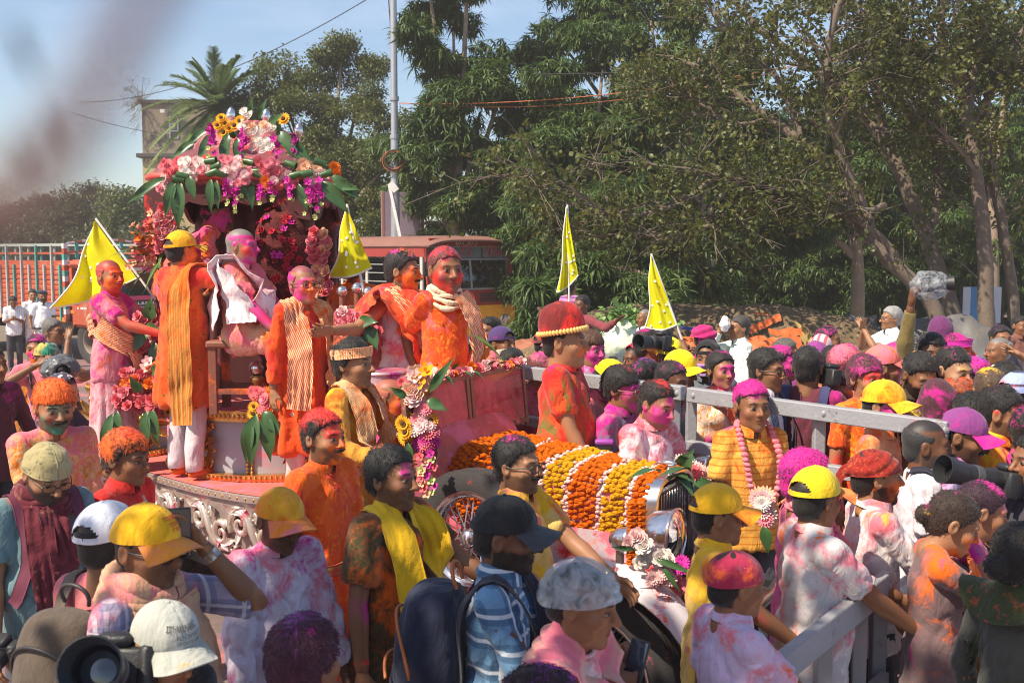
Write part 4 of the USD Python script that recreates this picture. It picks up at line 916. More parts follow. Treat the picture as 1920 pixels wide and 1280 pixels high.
# ------------------------------------------------------------------ old tower
def tower():
    c = at(345, 300, 33); W_, D_ = 5.0, 5.0; x0 = at(268, 300, 33)[0]; t = thing('tower_building', 'old stained masonry tower with ledges behind the palm', 'building', (x0 + W_ / 2, c[1] + D_ / 2, 0))
    zt = at(300, 196, 33)[2]; zl = at(300, 292, 33)[2]
    m1 = plain('old_plaster', (.24, .19, .13), .95, var=.45, scale=.9, bump=.4, bscale=6, powder=(((.05, .045, .04), .5, .7),)); m2 = plain('ochre_plaster', (.45, .34, .17), .95, var=.25, scale=.8, powder=(((.1, .09, .07), .6, .8),)); m3 = plain('ledge_stone', (.07, .06, .055), .95)
    obj('wall', box((-W_ / 2, -D_ / 2, zl + .12), (W_ / 2, D_ / 2, zt)), m1, t); obj('wall', box((-W_ / 2 - .02, -D_ / 2 - .02, 0), (W_ / 2 + .02, D_ / 2 + .02, zl - .12)), m2, t)
    obj('ledge', box((-W_ / 2 - .3, -D_ / 2 - .3, zl - .12), (W_ / 2 + .3, D_ / 2 + .3, zl + .12), .04), m3, t); obj('cornice', box((-W_ / 2 - .15, -D_ / 2 - .15, zt), (W_ / 2 + .15, D_ / 2 + .15, zt + .22), .04), m3, t)
    for k in range(26): obj('bracket', box((-W_ / 2 + k * .2, -D_ / 2 - .14, zl - .34), (-W_ / 2 + k * .2 + .1, -D_ / 2 - .025, zl - .13)), m2, t)
    wx = at(328, 240, 33)[0] - x0 - W_ / 2; wz = at(300, 240, 33)[2]
    w = obj('window', box((wx - .22, -D_ / 2 - .01, wz - .6), (wx + .22, -D_ / 2 + .1, wz + .6)), plain('window_dark', (.03, .03, .035), .4), t)
    for dz in (-.6, -.2, .2, .6): obj('frame', box((wx - .25, -D_ / 2 - .05, wz + dz - .025), (wx + .25, -D_ / 2 - .012, wz + dz + .025)), plain('frame_grey', (.3, .33, .34), .7), w)
    for dx in (-.23, .23): obj('frame', box((wx + dx - .03, -D_ / 2 - .06, wz - .6), (wx + dx + .03, -D_ / 2 - .014, wz + .6)), plain('frame_grey', (.3, .33, .34)), w)
    obj('vent_hole', box((-W_ / 2 + 1.05, -D_ / 2 - .012, zt - .5), (-W_ / 2 + 1.3, -D_ / 2 + .1, zt - .3)), plain('pale_stone', (.6, .58, .52)), t)
    rg = np.random.default_rng(9); bs = thing('shrub', 'wild fig shrub growing out of the top left of the old tower', 'shrub', (x0, c[1], zt + .1)); ms = []; tips = []
    for k in range(40):
        d = rg.normal(size=3) * (1, .5, .8) + np.array([-.45, -.3, .5]); d /= np.linalg.norm(d); L = rg.uniform(.5, 1.6); q = np.linspace(0, 1, 6)[:, None] * d * L + rg.normal(0, .05, (6, 3)) * np.linspace(0, 1, 6)[:, None]; ms.append(tube(q, np.linspace(.02, .006, 6), 4, False)); tips += [q[4], q[5]]
        q2 = np.array([-.1, -.15, -.3 - .06 * k]) + np.linspace(0, 1, 5)[:, None] * np.array([rg.normal(-.3, .3), -.1, -.5]); ms.append(tube(q2, .008, 4, False)) if k < 20 else None
    obj('stem', join(*ms), BARK, bs); tp = np.array(tips); tp = tp[tp[:, 0] < .1]; scatter(bs, 'crown', tp[::2], 'small', SMALL, rg, .7, 1.2)
tower()
# ------------------------------------------------------------------ steel pole, its wires
STEEL = plain('galvanised', (.42, .43, .44), .45, .6, var=.2, scale=9); WIRE = plain('wire_black', (.03, .03, .03), .6); OWIRE = plain('wire_orange', (.50, .12, .03), .6)
pp = gnd(743, 77); pole = thing('utility_pole', 'tall galvanised steel pole behind the bus with cable coil', 'pole', pp)
obj('shaft', lathe([(0, 0), (.12, 0), (.105, 4), (.095, 5.2), (.085, 5.22), (.075, 9.5), (0, 9.5)], 16), STEEL, pole, 40)
for k in range(3):
    zz = at(743, [190, 260, 330][k], 77)[2]; obj('clamp', lathe([(.10, zz - .05), (.112, zz - .05), (.112, zz + .05), (.10, zz + .05)], 16), STEEL, pole)
cz = at(743, 305, 77)
for k in range(7):
    r_ = .20 + .022 * (k % 4); a = np.linspace(0, 2 * PI, 25); rr = random.Random(k)
    q = np.stack([r_ * np.cos(a) + rr.uniform(-.03, .03), -.14 - .012 * k + 0 * a, cz[2] + r_ * np.sin(a) * .95 + rr.uniform(-.05, .04)], 1); obj('cable_coil', tube(q, .011, 5, False), OWIRE if k % 2 else WIRE, pole)
obj('bracket_arm', bar((-.12, -.1, at(743, 350, 77)[2]), (.28, -.12, at(743, 480, 77)[2] - .3), .07), plain('white_paint', (.72, .72, .70), .6), pole)
obj('bracket_arm', bar((-.1, -.12, at(743, 345, 77)[2]), (.05, -.12, at(743, 360, 77)[2]), .16), plain('white_paint', (.72, .72, .70), .6), pole)
sb = thing('sign_board', 'plain pale mauve board standing behind the pole, seen at a slant', 'board', gnd(757, 74.5)); obj('board', xf(box((-.02, -.55, at(757, 470, 74)[2]), (.02, .55, at(757, 362, 74)[2])), rot('z', -70)), plain('mauve_board', (.34, .27, .33), .7), sb)
for q in (-.5, .5): obj('post', xf(bar((0, q, 0), (0, q, at(757, 362, 74)[2]), .05), rot('z', -70)), plain('board_frame', (.40, .16, .08), .7), sb)
th2 = thing('thin_post', 'slim pale post right of the steel pole, against the trees', 'post', gnd(790, 74)); obj('shaft', lathe([(0, 0), (.05, 0), (.05, 4.2), (.0, 4.25)], 10), plain('white_paint', (.72, .72, .70)), th2, 40)
def cable(label, a, b, sag, r_, m, n=40):
    u = np.linspace(0, 1, n)[:, None]; p = a + (b - a) * u - np.array([0, 0, 1]) * (4 * sag * u * (1 - u)); tag(obj('cable', tube(p, r_, 5), m), label, 'cable')
cable('thin orange cable running from the pole to the top right corner', at(748, 195, 77), at(1960, 6, 95), .55, .009, OWIRE)
cable('second orange strand tied along the cable to the right', at(748, 192, 77), at(1700, 62, 90), .62, .006, OWIRE)
cable('black wire sloping down from the top middle to the far left, above the palm', at(735, -30, 60), at(150, 192, 40), .9, .016, WIRE)
cable('black wire from the far left down to the tower', at(130, 210, 40), at(330, 255, 33.5), .15, .016, WIRE)
cable('dark cable hanging down beside the steel pole', at(733, -20, 77), at(737, 300, 77), .0, .02, WIRE)
cable('dark thin cable hanging nearest the steel pole, left side', at(727, -20, 77), at(738, 130, 77), .0, .016, WIRE)
cable('dark cable crossing the tall trees towards the right edge', at(1000, 140, 90), at(1960, 60, 90), .2, .012, WIRE)
# ------------------------------------------------------------------ low wall, heaps, sheets, bag
CONC = plain('old_concrete', (.20, .175, .145), .95, var=.35, scale=3, bump=.6, bscale=25)
a_, b_ = at(930, 690, 132), at(1960, 660, 132); n_ = 9
lw = thing('low_wall', 'low broken concrete wall behind the crowd', 'wall', (a_[0], a_[1], 0)); dv = (b_ - a_) / n_
for k in range(n_):
    hz = .95 + .08 * math.sin(k * 2.1); p0 = np.array([dv[0] * k, dv[1] * k, hz / 2]); obj('concrete_block', obox(p0 + np.array([dv[0] / 2, 0, 0]), (abs(dv[0]) - .03, .25, hz), None, .03), CONC, lw)
def heap(name, label, cat, cx, s_, w_, d_, h_, mat, seed, amp=.25, ridge=2.0, cut=None):
    c = gnd(cx, s_); n = 60; u = np.linspace(-1, 1, n); X, Y = np.meshgrid(u, u, indexing='ij'); f = np.clip(1 - np.abs(X) ** ridge, 0, 1) * np.clip(1 - np.abs(Y) ** 2.2, 0, 1)
    p = np.stack([X * w_, Y * d_, 0 * X], -1); Z = h_ * f ** .7 * (1 + amp * vnoise(p.reshape(-1, 3), .9, 3, seed).reshape(n, n)) + .15 * vnoise(p.reshape(-1, 3), 4, 4, seed + 2).reshape(n, n) * f ** .3
    p[..., 2] = np.maximum(Z, -.02); v, fa = sheet(p); return tag(obj(name, (v + c, fa), mat, None, True), label, cat), c
LITTER = plain('leaf_litter', (.155, .105, .055), 1.0, var=.6, scale=14, bump=1.0, bscale=40, powder=(((.33, .24, .13), .56, 12), ((.05, .04, .03), .55, 9)))
heap('litter_heap', 'long brown heap of dry leaves and rubbish behind the wall', 'heap', 1330, 112, 3.6, 1.2, 1.62, LITTER, 3, .12, 4.0)
TARP = plain('grey_tarp', (.125, .12, .115), .6, var=.45, scale=3, bump=1.0, bscale=14, powder=(((.22, .15, .07), .56, 5),))
heap('tarpaulin_heap', 'mound under crumpled grey tarpaulin behind the praying man', 'tarpaulin', 1720, 108, 2.5, 1.3, 1.38, TARP, 5, .5, 2.2)
ORN = plain('orange_sheet', (.62, .13, .03), .6, var=.25, scale=3, bump=.6, bscale=12); BLU = plain('blue_sheet', (.05, .07, .28), .6)
def tarp(label, pa, pb, drop, m, seed, name='tarpaulin', n=34, k=10):
    """A crumpled sheet hanging between two points."""
    rg = np.random.default_rng(seed); u = np.linspace(0, 1, n); v = np.linspace(0, 1, k); U, Vv = np.meshgrid(u, v, indexing='ij'); dr = np.asarray(drop, float)
    P_ = pa + (pb - pa) * U[..., None] + dr * (Vv * (.7 + .5 * np.array(fbm(np.stack([u * 4 + seed, 0 * u, 0 * u], 1), 2))[:, None]))[..., None]; q = P_.reshape(-1, 3); q = q + np.stack([.05 * vnoise(q, 3, 3, seed), .10 * vnoise(q, 4, 3, seed + 1) - .05, .09 * vnoise(q, 3.5, 3, seed + 2)], 1)
    return tag(obj(name, sheet(q.reshape(n, k, 3), .004), m, None, True), label, 'tarpaulin')
tarp('long orange plastic sheet edge along the top of the leaf heap', at(1265, 590, 113), at(1378, 590, 113), (0, -.05, -.12), ORN, 1)
tarp('crumpled orange sheet on top of the heap right of the man in white', at(1395, 585, 114), at(1455, 590, 114), (.1, -.15, -.25), ORN, 2)
tarp('loose orange strip hanging down the heap front', at(1385, 622, 118), at(1460, 588, 115), (.0, -.1, -.12), ORN, 3)
tarp('orange sheet lying at the foot of the heap, left of the man in white', at(1275, 628, 121), at(1345, 632, 121), (0, -.2, -.30), ORN, 4)
tarp('large orange sheet spilling at the heap foot right of the man in white', at(1395, 630, 122), at(1500, 632, 122), (0, -.3, -.36), ORN, 5)
tarp('orange ragged fold in the middle of the heap', at(1440, 615, 119), at(1500, 618, 118), (0, -.15, -.12), ORN, 6)
tarp('blue plastic sheet on the left part of the heap', at(1275, 604, 117), at(1330, 612, 117), (0, -.1, -.10), BLU, 7)
tarp('yellow straw matting thrown over the heap end', at(1462, 582, 112), at(1520, 630, 118), (-.05, -.1, -.5), plain('straw', (.40, .29, .10), .95, var=.4, scale=20, bump=.8, bscale=60), 8)
tarp('torn grey plastic draped behind the praying man', at(1585, 590, 105), at(1640, 592, 105), (0, -.1, -.3), TARP, 9)
tarp('ragged orange and grey sheet lying on the wall beside the bus', at(960, 640, 128), at(1035, 628, 126), (0, -.2, -.12), plain('dusty_red_sheet', (.35, .13, .07), .8), 10)
bg = at(1172, 640, 126)
v, f = sphere((0, 0, 0), (.37, .30, .36), 4); v = v + vnormals(v, f) * (.05 * vnoise(v, 5, 3, 4) + .02 * np.abs(vnoise(v * np.array([1, 1, .4]), 14, 2, 5)))[:, None]; v[:, 2] = np.maximum(v[:, 2], -.30)
sk = thing('plastic_sack', 'big bulging white plastic sack with green leaves on top', 'sack', (bg[0], bg[1], bg[2])); obj('sack', (v, f), plain('white_plastic', (.70, .78, .58), .3, var=.12, scale=4, bump=.5, bscale=16), sk, True)
scatter(sk, 'leaves', np.random.default_rng(3).normal(0, 1, (46, 3)) * (.22, .1, .05) + (0, 0, .34), 'round', leaf_mat('leaf_bright', (.10, .22, .05), (.30, .45, .15)), np.random.default_rng(4))
ld = thing('roadside_stall', 'narrow blue and white striped cloth shelter far behind the right trees', 'stall', gnd(1840, 90))
for k in range(5): obj('cloth_strip', box((-.4 + k * .16, 0, 1.0), (-.4 + k * .16 + .16, .03, 1.75)), plain('stall_blue', (.10, .28, .5), .8) if k % 2 else plain('stall_white', (.62, .65, .68), .8), ld)
for q in (-.43, .43): obj('post', bar((q, .02, 0), (q, .02, 1.8), .05), BARKD, ld)
# ------------------------------------------------------------------ vehicles
def vehicle(name, label, cat, px, s_, phi, loc=None):
    p = gnd(px, s_) if loc is None else np.asarray(loc, float); t = thing(name, label, cat, (p[0], p[1], 0), -phi); return t, np.array([p[0], p[1], 0]), rot('z', -phi)
RUB = plain('tyre_rubber', (.045, .04, .04), .85, var=.3, scale=12, bump=.3, powder=((PNK, .58, 3), (RED, .62, 5))); CHR = plain('chrome', (.72, .70, .70), .18, .95, var=.1, powder=((PNK, .60, 5), (ORG, .64, 6)))
GLASS = M('window_glass', {'f': ('fresnel', {'IOR': 1.5}), 't': ('transparent_bsdf', {'color': (.80, .84, .84)}), 'g': ('glossy_bsdf', {'roughness': .04}), 'm': ('mix_closure', {})}, [('f.fac', 'm.fac'), ('t.BSDF', 'm.closure1'), ('g.BSDF', 'm.closure2')], 'm.closure')
PGLASS = M('powdered_glass', {'tc': ('texture_coordinate', {}), 'n': ('noise_texture', {'scale': 6, 'detail': 8, 'roughness': .7}), 'r': ('map_range', {'from_min': .36, 'from_max': .72, 'to_min': .20, 'to_max': .85}), 'd': ('diffuse_bsdf', {'color': (.62, .14, .13)}), 'f': ('fresnel', {'IOR': 1.5}), 't': ('transparent_bsdf', {'color': (.9, .8, .78)}), 'g': ('glossy_bsdf', {'roughness': .05}), 'm': ('mix_closure', {}), 'k': ('mix_closure', {})}, [('tc.object', 'n.vector'), ('n.fac', 'r.value'), ('f.fac', 'm.fac'), ('t.BSDF', 'm.closure1'), ('g.BSDF', 'm.closure2'), ('m.closure', 'k.closure1'), ('d.BSDF', 'k.closure2'), ('r.result', 'k.fac')], 'k.closure')
def wheel(t, c, R_, w_, rim_r, spokes=0, rimm=None, axis='y', name='wheel', tilt=None):
    """Wheel with its axle along y."""
    Q = rot('x', 90) if tilt is None else tilt @ rot('x', 90)
    k = R_ - rim_r; prof = [(rim_r, -w_ * .38), (rim_r + k * .45, -w_ * .52), (R_ - k * .16, -w_ * .46)]
    for i in range(5):
        z = -w_ * .40 + i * w_ * .2; prof += [(R_, z - w_ * .065), (R_, z + w_ * .065), (R_ - .014, z + w_ * .075), (R_ - .014, z + w_ * .125)]
    prof = prof[:-2] + [(R_ - k * .16, w_ * .46), (rim_r + k * .45, w_ * .52), (rim_r, w_ * .38)]
    wo = obj(name, xf(lathe(prof, 48), Q, c), RUB, t, 35)
    rp = [(rim_r + .004, -w_ * .42), (rim_r - .02, -w_ * .40), (rim_r - .035, -w_ * .2), (rim_r - .035, w_ * .2), (rim_r - .02, w_ * .40), (rim_r + .004, w_ * .42)]
    obj('rim', xf(lathe(rp, 40), Q, c), rimm or CHR, wo, True)
    if spokes:
        hub = lathe([(0, -w_ * .55), (.045, -w_ * .52), (.06, -w_ * .3), (.055, w_ * .3), (.045, w_ * .52), (0, w_ * .55)], 16); obj('hub', xf(hub, Q, c), CHR, wo, True); ms = []
        for i in range(spokes):
            a = 2 * PI * i / spokes; b = a + (.35 if i % 2 else -.35); z = w_ * (.42 if (i // 2) % 2 else -.42)
            ms.append(tube([(.05 * math.cos(b), .05 * math.sin(b), z), ((rim_r - .03) * math.cos(a), (rim_r - .03) * math.sin(a), z * .2)], .0042, 5, False))
        for m in ms: obj('spoke', xf(m, Q, c), CHR, wo)
    else:
        obj('disc', xf(lathe([(0, -w_ * .1), (.09, -w_ * .12), (.11, -w_ * .3), (.13, -w_ * .3), (rim_r * .6, -w_ * .2), (rim_r - .03, -w_ * .3)], 24), Q, c), rimm or CHR, wo, 30)
        for i in range(8):
            a = i * PI / 4; b = sphere((.12 * math.cos(a), .12 * math.sin(a), -w_ * .33), .014, 1); obj('bolt', xf(b, Q, c), CHR, wo)
    return wo
def panel_text(strokes, R, o, sc, m, parent, name, r_=.012):
    for st in strokes:
        q = np.array([(0, a, b) for a, b in st], float) * sc; obj(name, xf(tube(spline(q, 10) if len(q) > 2 else q, r_, 5), R, o), m, parent)
# ---- bus
def bus():
    t, o, R3 = vehicle('bus', 'dusty red and yellow city bus with garlanded windscreen, behind the float', 'bus', 806, 84, 50)
    RD = plain('bus_red', (.32, .04, .028), .45, var=.2, powder=(((.3, .14, .10), .58, 2),)); YL = plain('bus_yellow', (.80, .36, .012), .5, var=.1); RF = plain('bus_roof', (.22, .10, .075), .8, var=.3, scale=2); GY = plain('bus_grey', (.33, .33, .31), .6); DK = plain('bus_dark', (.03, .03, .03), .7); CRE = plain('bus_cream', (.5, .47, .42), .7)
    Wd, Ln = 2.5, 9.5; SK = plain('bus_interior', (.16, .15, .13), .9)
    obj('floor', box((-Ln, .05, .42), (-.08, Wd - .05, .55)), DK, t)
    for y0 in (0, Wd - .05): obj('side_panel', box((-Ln, y0, .45), (-.15, y0 + .05, 1.28)), YL, t); obj('side_panel', box((-Ln, y0, 1.285), (-.15, y0 + .05, 1.62)), RD, t); obj('side_panel', box((-Ln, y0, 2.36), (-.15, y0 + .05, 2.60)), RD, t)
    for k in range(9):
        for y0 in (0.003, Wd - .047): obj('pillar', box((-Ln + k * 1.14, y0, 1.62), (-Ln + k * 1.14 + .10, y0 + .044, 2.36)), CRE, t)
    for k in range(8):
        obj('side_window', box((-Ln + k * 1.14 + .10, .02, 1.64), (-Ln + (k + 1) * 1.14, .03, 2.34)), GLASS, t)
        for q in range(3): obj('window_bar', bar((-Ln + k * 1.14 + .1, -.012, 1.78 + q * .2), (-Ln + (k + 1) * 1.14, -.012, 1.78 + q * .2), .02), GY, t)
    obj('rear_panel', box((-Ln - .05, 0, .45), (-Ln, Wd, 2.6)), RD, t)
    y = np.linspace(0, 1, 17); rise = .24 * np.clip(1 - (2 * y - 1) ** 4, 0, 1) ** .5; xs = np.linspace(-Ln - .08, .02, 24); sag = np.where(xs > -.5, -.10 * ((xs + .5) / .52) ** 2, 0)
    G = np.stack([np.broadcast_to(xs[:, None], (24, 17)), np.broadcast_to(-.03 + y * (Wd + .06), (24, 17)), 2.59 + rise[None] + sag[:, None] * (rise[None] > .02)], -1); obj('roof', sheet(G, .04), RF, t, 50)
    # the front: lower skirt, band, screen, destination glass, brow
    def face(y0, y1, z0, z1, m, name, out=0.0, th=.05, par=None):
        f = lambda z: -.02 - .16 * max(0, (z - 1.3) / 1.3) + out
        v = np.array([(f(z) - d, yy, z) for z in (z0, z1) for yy in (y0, y1) for d in (0, th)]); return obj(name, (v, np.array([[0, 2, 6, 4], [1, 5, 7, 3], [0, 4, 5, 1], [2, 3, 7, 6], [4, 6, 7, 5], [0, 1, 3, 2]])), m, par or t)
    face(.0, Wd, .50, 1.24, YL, 'front_panel'); face(.0, Wd, 1.245, 1.60, RD, 'front_band', .004); face(-.02, Wd + .02, .36, .55, GY, 'bumper', .10, .12)
    face(.0, .14, 1.605, 2.60, RD, 'corner_post'); face(Wd - .14, Wd, 1.605, 2.60, RD, 'corner_post'); face(.14, Wd - .14, 2.605, 2.78, RD, 'brow', .01)
    face(.16, Wd - .16, 1.62, 2.28, GLASS, 'windscreen', -.02, .008); face(.10, Wd - .10, 2.285, 2.32, GY, 'screen_frame', .006); face(.10, Wd - .10, 1.602, 1.64, GY, 'screen_frame', .006); face(Wd / 2 - .02, Wd / 2 + .02, 1.64, 2.285, GY, 'screen_frame', .004)
    dg = plain('destination_glass', (.16, .19, .19), .25, var=.3)
    for a, b in ((.17, .85), (.90, 1.60), (1.65, 2.33)): face(a, b, 2.33, 2.575, dg, 'destination_pane', -.01, .02)
    face(.12, Wd - .12, 2.578, 2.60, GY, 'screen_frame', .006)
    for k in range(2):
        for q in range(4): face(.35 + k * 1.1, .35 + k * 1.1 + .62, 1.33 + q * .055, 1.36 + q * .055, DK, 'vent_slat', .012, .02)
    for yy in (.32, Wd - .32): l = lathe([(0, .02), (.12, .03), (.14, .0), (.14, -.05)], 20); obj('headlight', xf(l, rot('y', 90), (.0, yy, .88)), CHR, t, True)
    tx = plain('sign_red', (.45, .06, .04), .6); lt = plain('emblem_pale', (.5, .42, .36), .6)
    h = lambda q: [(0 + q, 0), (.26 + q, 0)]
    glyph = [[(0, 1), (2.1, 1)], [(.15, 1), (.05, .7), (.3, .55), (.45, .8), (.2, .35), (.4, .05)], [(.75, 1), (.75, .0)], [(.95, .95), (1.2, .8), (1.0, .6), (1.3, .45), (1.15, .15), (.95, .35)], [(1.45, 1), (1.4, .55), (1.7, .4), (1.6, .1), (1.45, .25)], [(1.95, 1), (1.95, 0)]]
    RR = np.eye(3); xo = lambda z: -.02 - .16 * (z - 1.3) / 1.3 + .006
    for y0, n in ((.98, glyph[:4]), (1.72, glyph)): panel_text([[(-a, b) for a, b in g] for g in n], np.diag([1, -1, 1.0]), (xo(2.44), y0, 2.37), .24, tx, t, 'lettering', .013)
    th = np.linspace(0, 2 * PI, 16); ov = [[(.09 * math.cos(a), .07 * math.sin(a)) for a in th], [(-.28, .03), (-.22, -.05), (-.19, .03), (-.15, -.05)], [(.15, .05), (.15, -.05), (.22, 0), (.15, .05)], [(.25, .05), (.31, .05), (.30, -.05), (.24, -.04)]]
    panel_text(ov, RR, (xo(2.69) + .012, 1.15, 2.69), 1.0, lt, t, 'emblem', .012)
    bl = plain('bulb_yellow', (.75, .55, .1), .4)
    for k in range(7):
        for q in range(9):
            u = q / 8; yy = .25 + k * .29 + u * .29; zz = 2.26 - .16 * 4 * u * (1 - u) - .02; obj('garland_bead', xf(sphere((0, 0, 0), .016, 1), None, (xo(zz) - .05, yy, zz)), bl, t)
    obj('dashboard', box((-.62, .12, 1.45), (-.12, Wd - .12, 1.66), .05), plain('dash_grey', (.30, .29, .24), .8), t)
    st = lathe([(.20, -.012), (.212, 0), (.20, .012), (.188, 0), (.20, -.012)], 24); obj('steering_wheel', xf(st, rot('y', -40), (-.62, 1.85, 1.75)), DK, t, True)
    for yy in (.55, 1.85): obj('seat', box((-1.5, yy - .25, .55), (-1.05, yy + .25, 1.05), .05), SK, t); obj('seat_back', box((-1.55, yy - .25, 1.05), (-1.42, yy + .25, 1.7), .05), SK, t)
    for x_ in (-1.9, -7.2):
        for yy in (.16, Wd - .16): wheel(t, (x_, yy, .48), .48, .26, .29)
    for sgn, yy in ((-1, -.03), (1, Wd + .03)): obj('mirror', obox((.14, yy + sgn * .16, 2.1), (.06, .18, .32), None, .03), DK, t); obj('mirror_arm', tube([(-.1, yy, 2.45), (.12, yy + sgn * .14, 2.4), (.14, yy + sgn * .16, 2.1)], .014, 6), DK, t)
bus()
def at_local(o, R3, p): return o + R3 @ np.asarray(p, float)
# ---- truck
def truck():
    t, o, R3 = vehicle('truck', 'red goods truck with slatted load bed parked at the left', 'truck', 196, 86, 35)
    RD = plain('truck_red', (.42, .075, .030), .5, var=.2, powder=(((.4, .2, .15), .55, 2),)); DK = plain('truck_dark', (.03, .03, .03), .6); OR = plain('truck_orange', (.62, .19, .02), .5); GY = plain('truck_slat', (.38, .42, .38), .6); PK = plain('truck_pink', (.60, .06, .16), .5); WH = plain('truck_white', (.62, .60, .58), .6); GN = plain('truck_green', (.06, .32, .27), .6)
    W_ = 2.35
    # cab
    obj('cab_lower', box((-1.25, 0, .78), (-.05, W_, 1.50), .06), RD, t); obj('cab_stripe', box((-1.252, -.006, 1.10), (-.045, W_ + .006, 1.17)), OR, t)
    for (xa, xb) in ((-1.25, -1.15), (-.32, -.16)):
        for yy in (0, W_ - .1): obj('cab_pillar', bar((xa + .05, yy + .05, 1.48), (xb - .05 - .02, yy + .05, 2.12), .10), RD, t)
    obj('cab_back', box((-1.25, .05, 1.5), (-1.17, W_ - .05, 2.12)), RD, t); obj('cab_roof', box((-1.27, -.03, 2.10), (-.12, W_ + .03, 2.30), .09), RD, t)
    g = np.array([(-.05, .08, 1.52), (-.05, W_ - .08, 1.52), (-.22, W_ - .08, 2.02), (-.22, .08, 2.02)]); obj('windscreen', sheet(g[[0, 1, 3, 2]].reshape(2, 2, 3), .008), GLASS, t)
    obj('visor_band', sheet(np.array([[(-.19, .06, 2.03), (-.19, W_ - .06, 2.03)], [(-.16, .06, 2.14), (-.16, W_ - .06, 2.14)]]), .02), PK, t); obj('visor_label', sheet(np.array([[(-.172, .5, 2.05), (-.172, 1.1, 2.05)], [(-.146, .5, 2.12), (-.146, 1.1, 2.12)]]), .01), WH, t)
    for k in range(30): obj('fringe_bead', sphere((-.20, .1 + k * .074, 2.02 - .012 * (k % 2)), .018, 1), WH, t)
    obj('front_band', box((-.047, .03, 1.40), (-.02, W_ - .03, 1.49)), PK, t); obj('grille', box((-.05, .25, 1.02), (-.015, W_ - .25, 1.38)), DK, t)
    for k in range(5): obj('grille_bar', box((-.014, .3, 1.05 + k * .06), (.005, W_ - .3, 1.075 + k * .06)), GY, t)
    for k in range(12): obj('lettering', box((.006, .55 + k * .1, 1.30), (.010, .55 + k * .1 + (.06 if k % 3 else .03), 1.355)), WH, t)
    obj('bumper', box((-.12, -.02, .62), (.10, W_ + .02, .84), .04), plain('truck_bumper', (.45, .42, .38), .6), t)
    for yy in (.28, W_ - .28): obj('headlight', xf(lathe([(0, .03), (.1, .04), (.12, 0), (.12, -.05)], 18), rot('y', 90), (-.03, yy, 1.2)), CHR, t, True)
    d = obj('door', box((-1.12, -.022, .86), (-.36, -.002, 1.52)), RD, t); obj('handle', box((-1.05, -.05, 1.33), (-.92, -.023, 1.36)), CHR, d); obj('side_window', box((-1.08, .03, 1.54), (-.40, .038, 2.06)), GLASS, t)
    [obj('door_lettering', box((-.95 + k * .06, -.030, 1.20), (-.95 + k * .06 + (.045 if k != 1 else .0), -.0225, 1.25)), WH, d) for k in (0, 2, 3, 4, 5)]
    obj('dashboard', box((-.42, .12, 1.36), (-.1, W_ - .12, 1.53)), DK, t); obj('seat', box((-1.12, .12, 1.0), (-.75, W_ - .12, 1.62)), DK, t)
    for sgn, yy in ((-1, 0), (1, W_)): obj('mirror', obox((.12, yy + sgn * .18, 1.95), (.05, .16, .3), None, .02), DK, t); obj('mirror_arm', tube([(-.12, yy, 2.15), (.12, yy + sgn * .18, 2.1)], .013, 6), DK, t)
    # bed
    x0, x1, zb, zt = -8.2, -1.42, 1.02, 2.18
    obj('chassis', box((x0, .7, .62), (-.3, 1.65, .92)), DK, t); obj('bed_floor', box((x0, 0, .93), (x1, W_, 1.02)), DK, t)
    for yy in (-.0, W_ - .05):
        for k in range(10): obj('side_slat', box((x0, yy, zb + k * .115 + .008), (x1 - .05, yy + .05, zb + k * .115 + .108), .02), RD, t)
        for k in range(22): xx = x0 + .1 + k * .31; obj('upright', bar((xx, yy - .025 if yy < 1 else yy + .075, zb - .1), (xx, yy - .025 if yy < 1 else yy + .075, 2.62 if k % 2 == 0 else zt), .045), GY if k % 3 else GN, t)
        obj('bed_beam', box((x0, yy - .03, .90), (x1, yy + .06, 1.0)), OR, t)
        for z in (2.22, 2.44, 2.64): obj('rail', bar((x0, yy + .02, z), (x1, yy + .02, z), .045), RD if z < 2.6 else GY, t)
    for k in range(10): obj('front_slat', box((x1 - .05, .055, zb + k * .115 + .008), (x1, W_ - .055, zb + k * .115 + .108), .02), RD, t)
    for yy in (.0, W_):
        for k in range(14): z = .95 + k * .123; obj('corner_stripe', box((x1 - .03, yy - .05, z), (x1 + .05, yy + .05, z + .118)), [RD, WH, GN][k % 3], t)
    for z, m in ((2.45, RD), (2.66, None)):
        for k in range(12): obj('front_rail', bar((x1 + .01, .06 + k * .186, z + .10 * math.sin(PI * k / 11)), (x1 + .01, .06 + (k + 1) * .186, z + .10 * math.sin(PI * (k + 1) / 11)), .045), m or (RD if k % 2 else WH), t)
    for k in range(4): obj('front_post', bar((x1 + .01, .3 + k * .58, 2.2), (x1 + .01, .3 + k * .58, 2.70), .06), [GN, RD, GN, WH][k], t)
    for x_ in (-.62, -5.8, -7.0):
        for yy in (.18, W_ - .18): wheel(t, (x_, yy, .50), .50, .28, .29, rimm=plain('dusty_rim', (.24, .19, .15), .8))
    obj('mudguard', sheet(np.stack([np.stack([-.62 + .58 * np.cos(np.linspace(.2, PI - .2, 15)), np.full(15, y_), .50 + .60 * np.sin(np.linspace(.2, PI - .2, 15))], 1) for y_ in (-.02, .36)]), .02), DK, t, True)
    obj('tool_box', box((-2.6, .05, .55), (-1.7, .5, .9), .02), GY, t)
def meshkit_text(tx, hgt): m = meshkit.text_mesh(tx, hgt, .004); return np.array(m.vertices), np.array(m.faces)
truck()

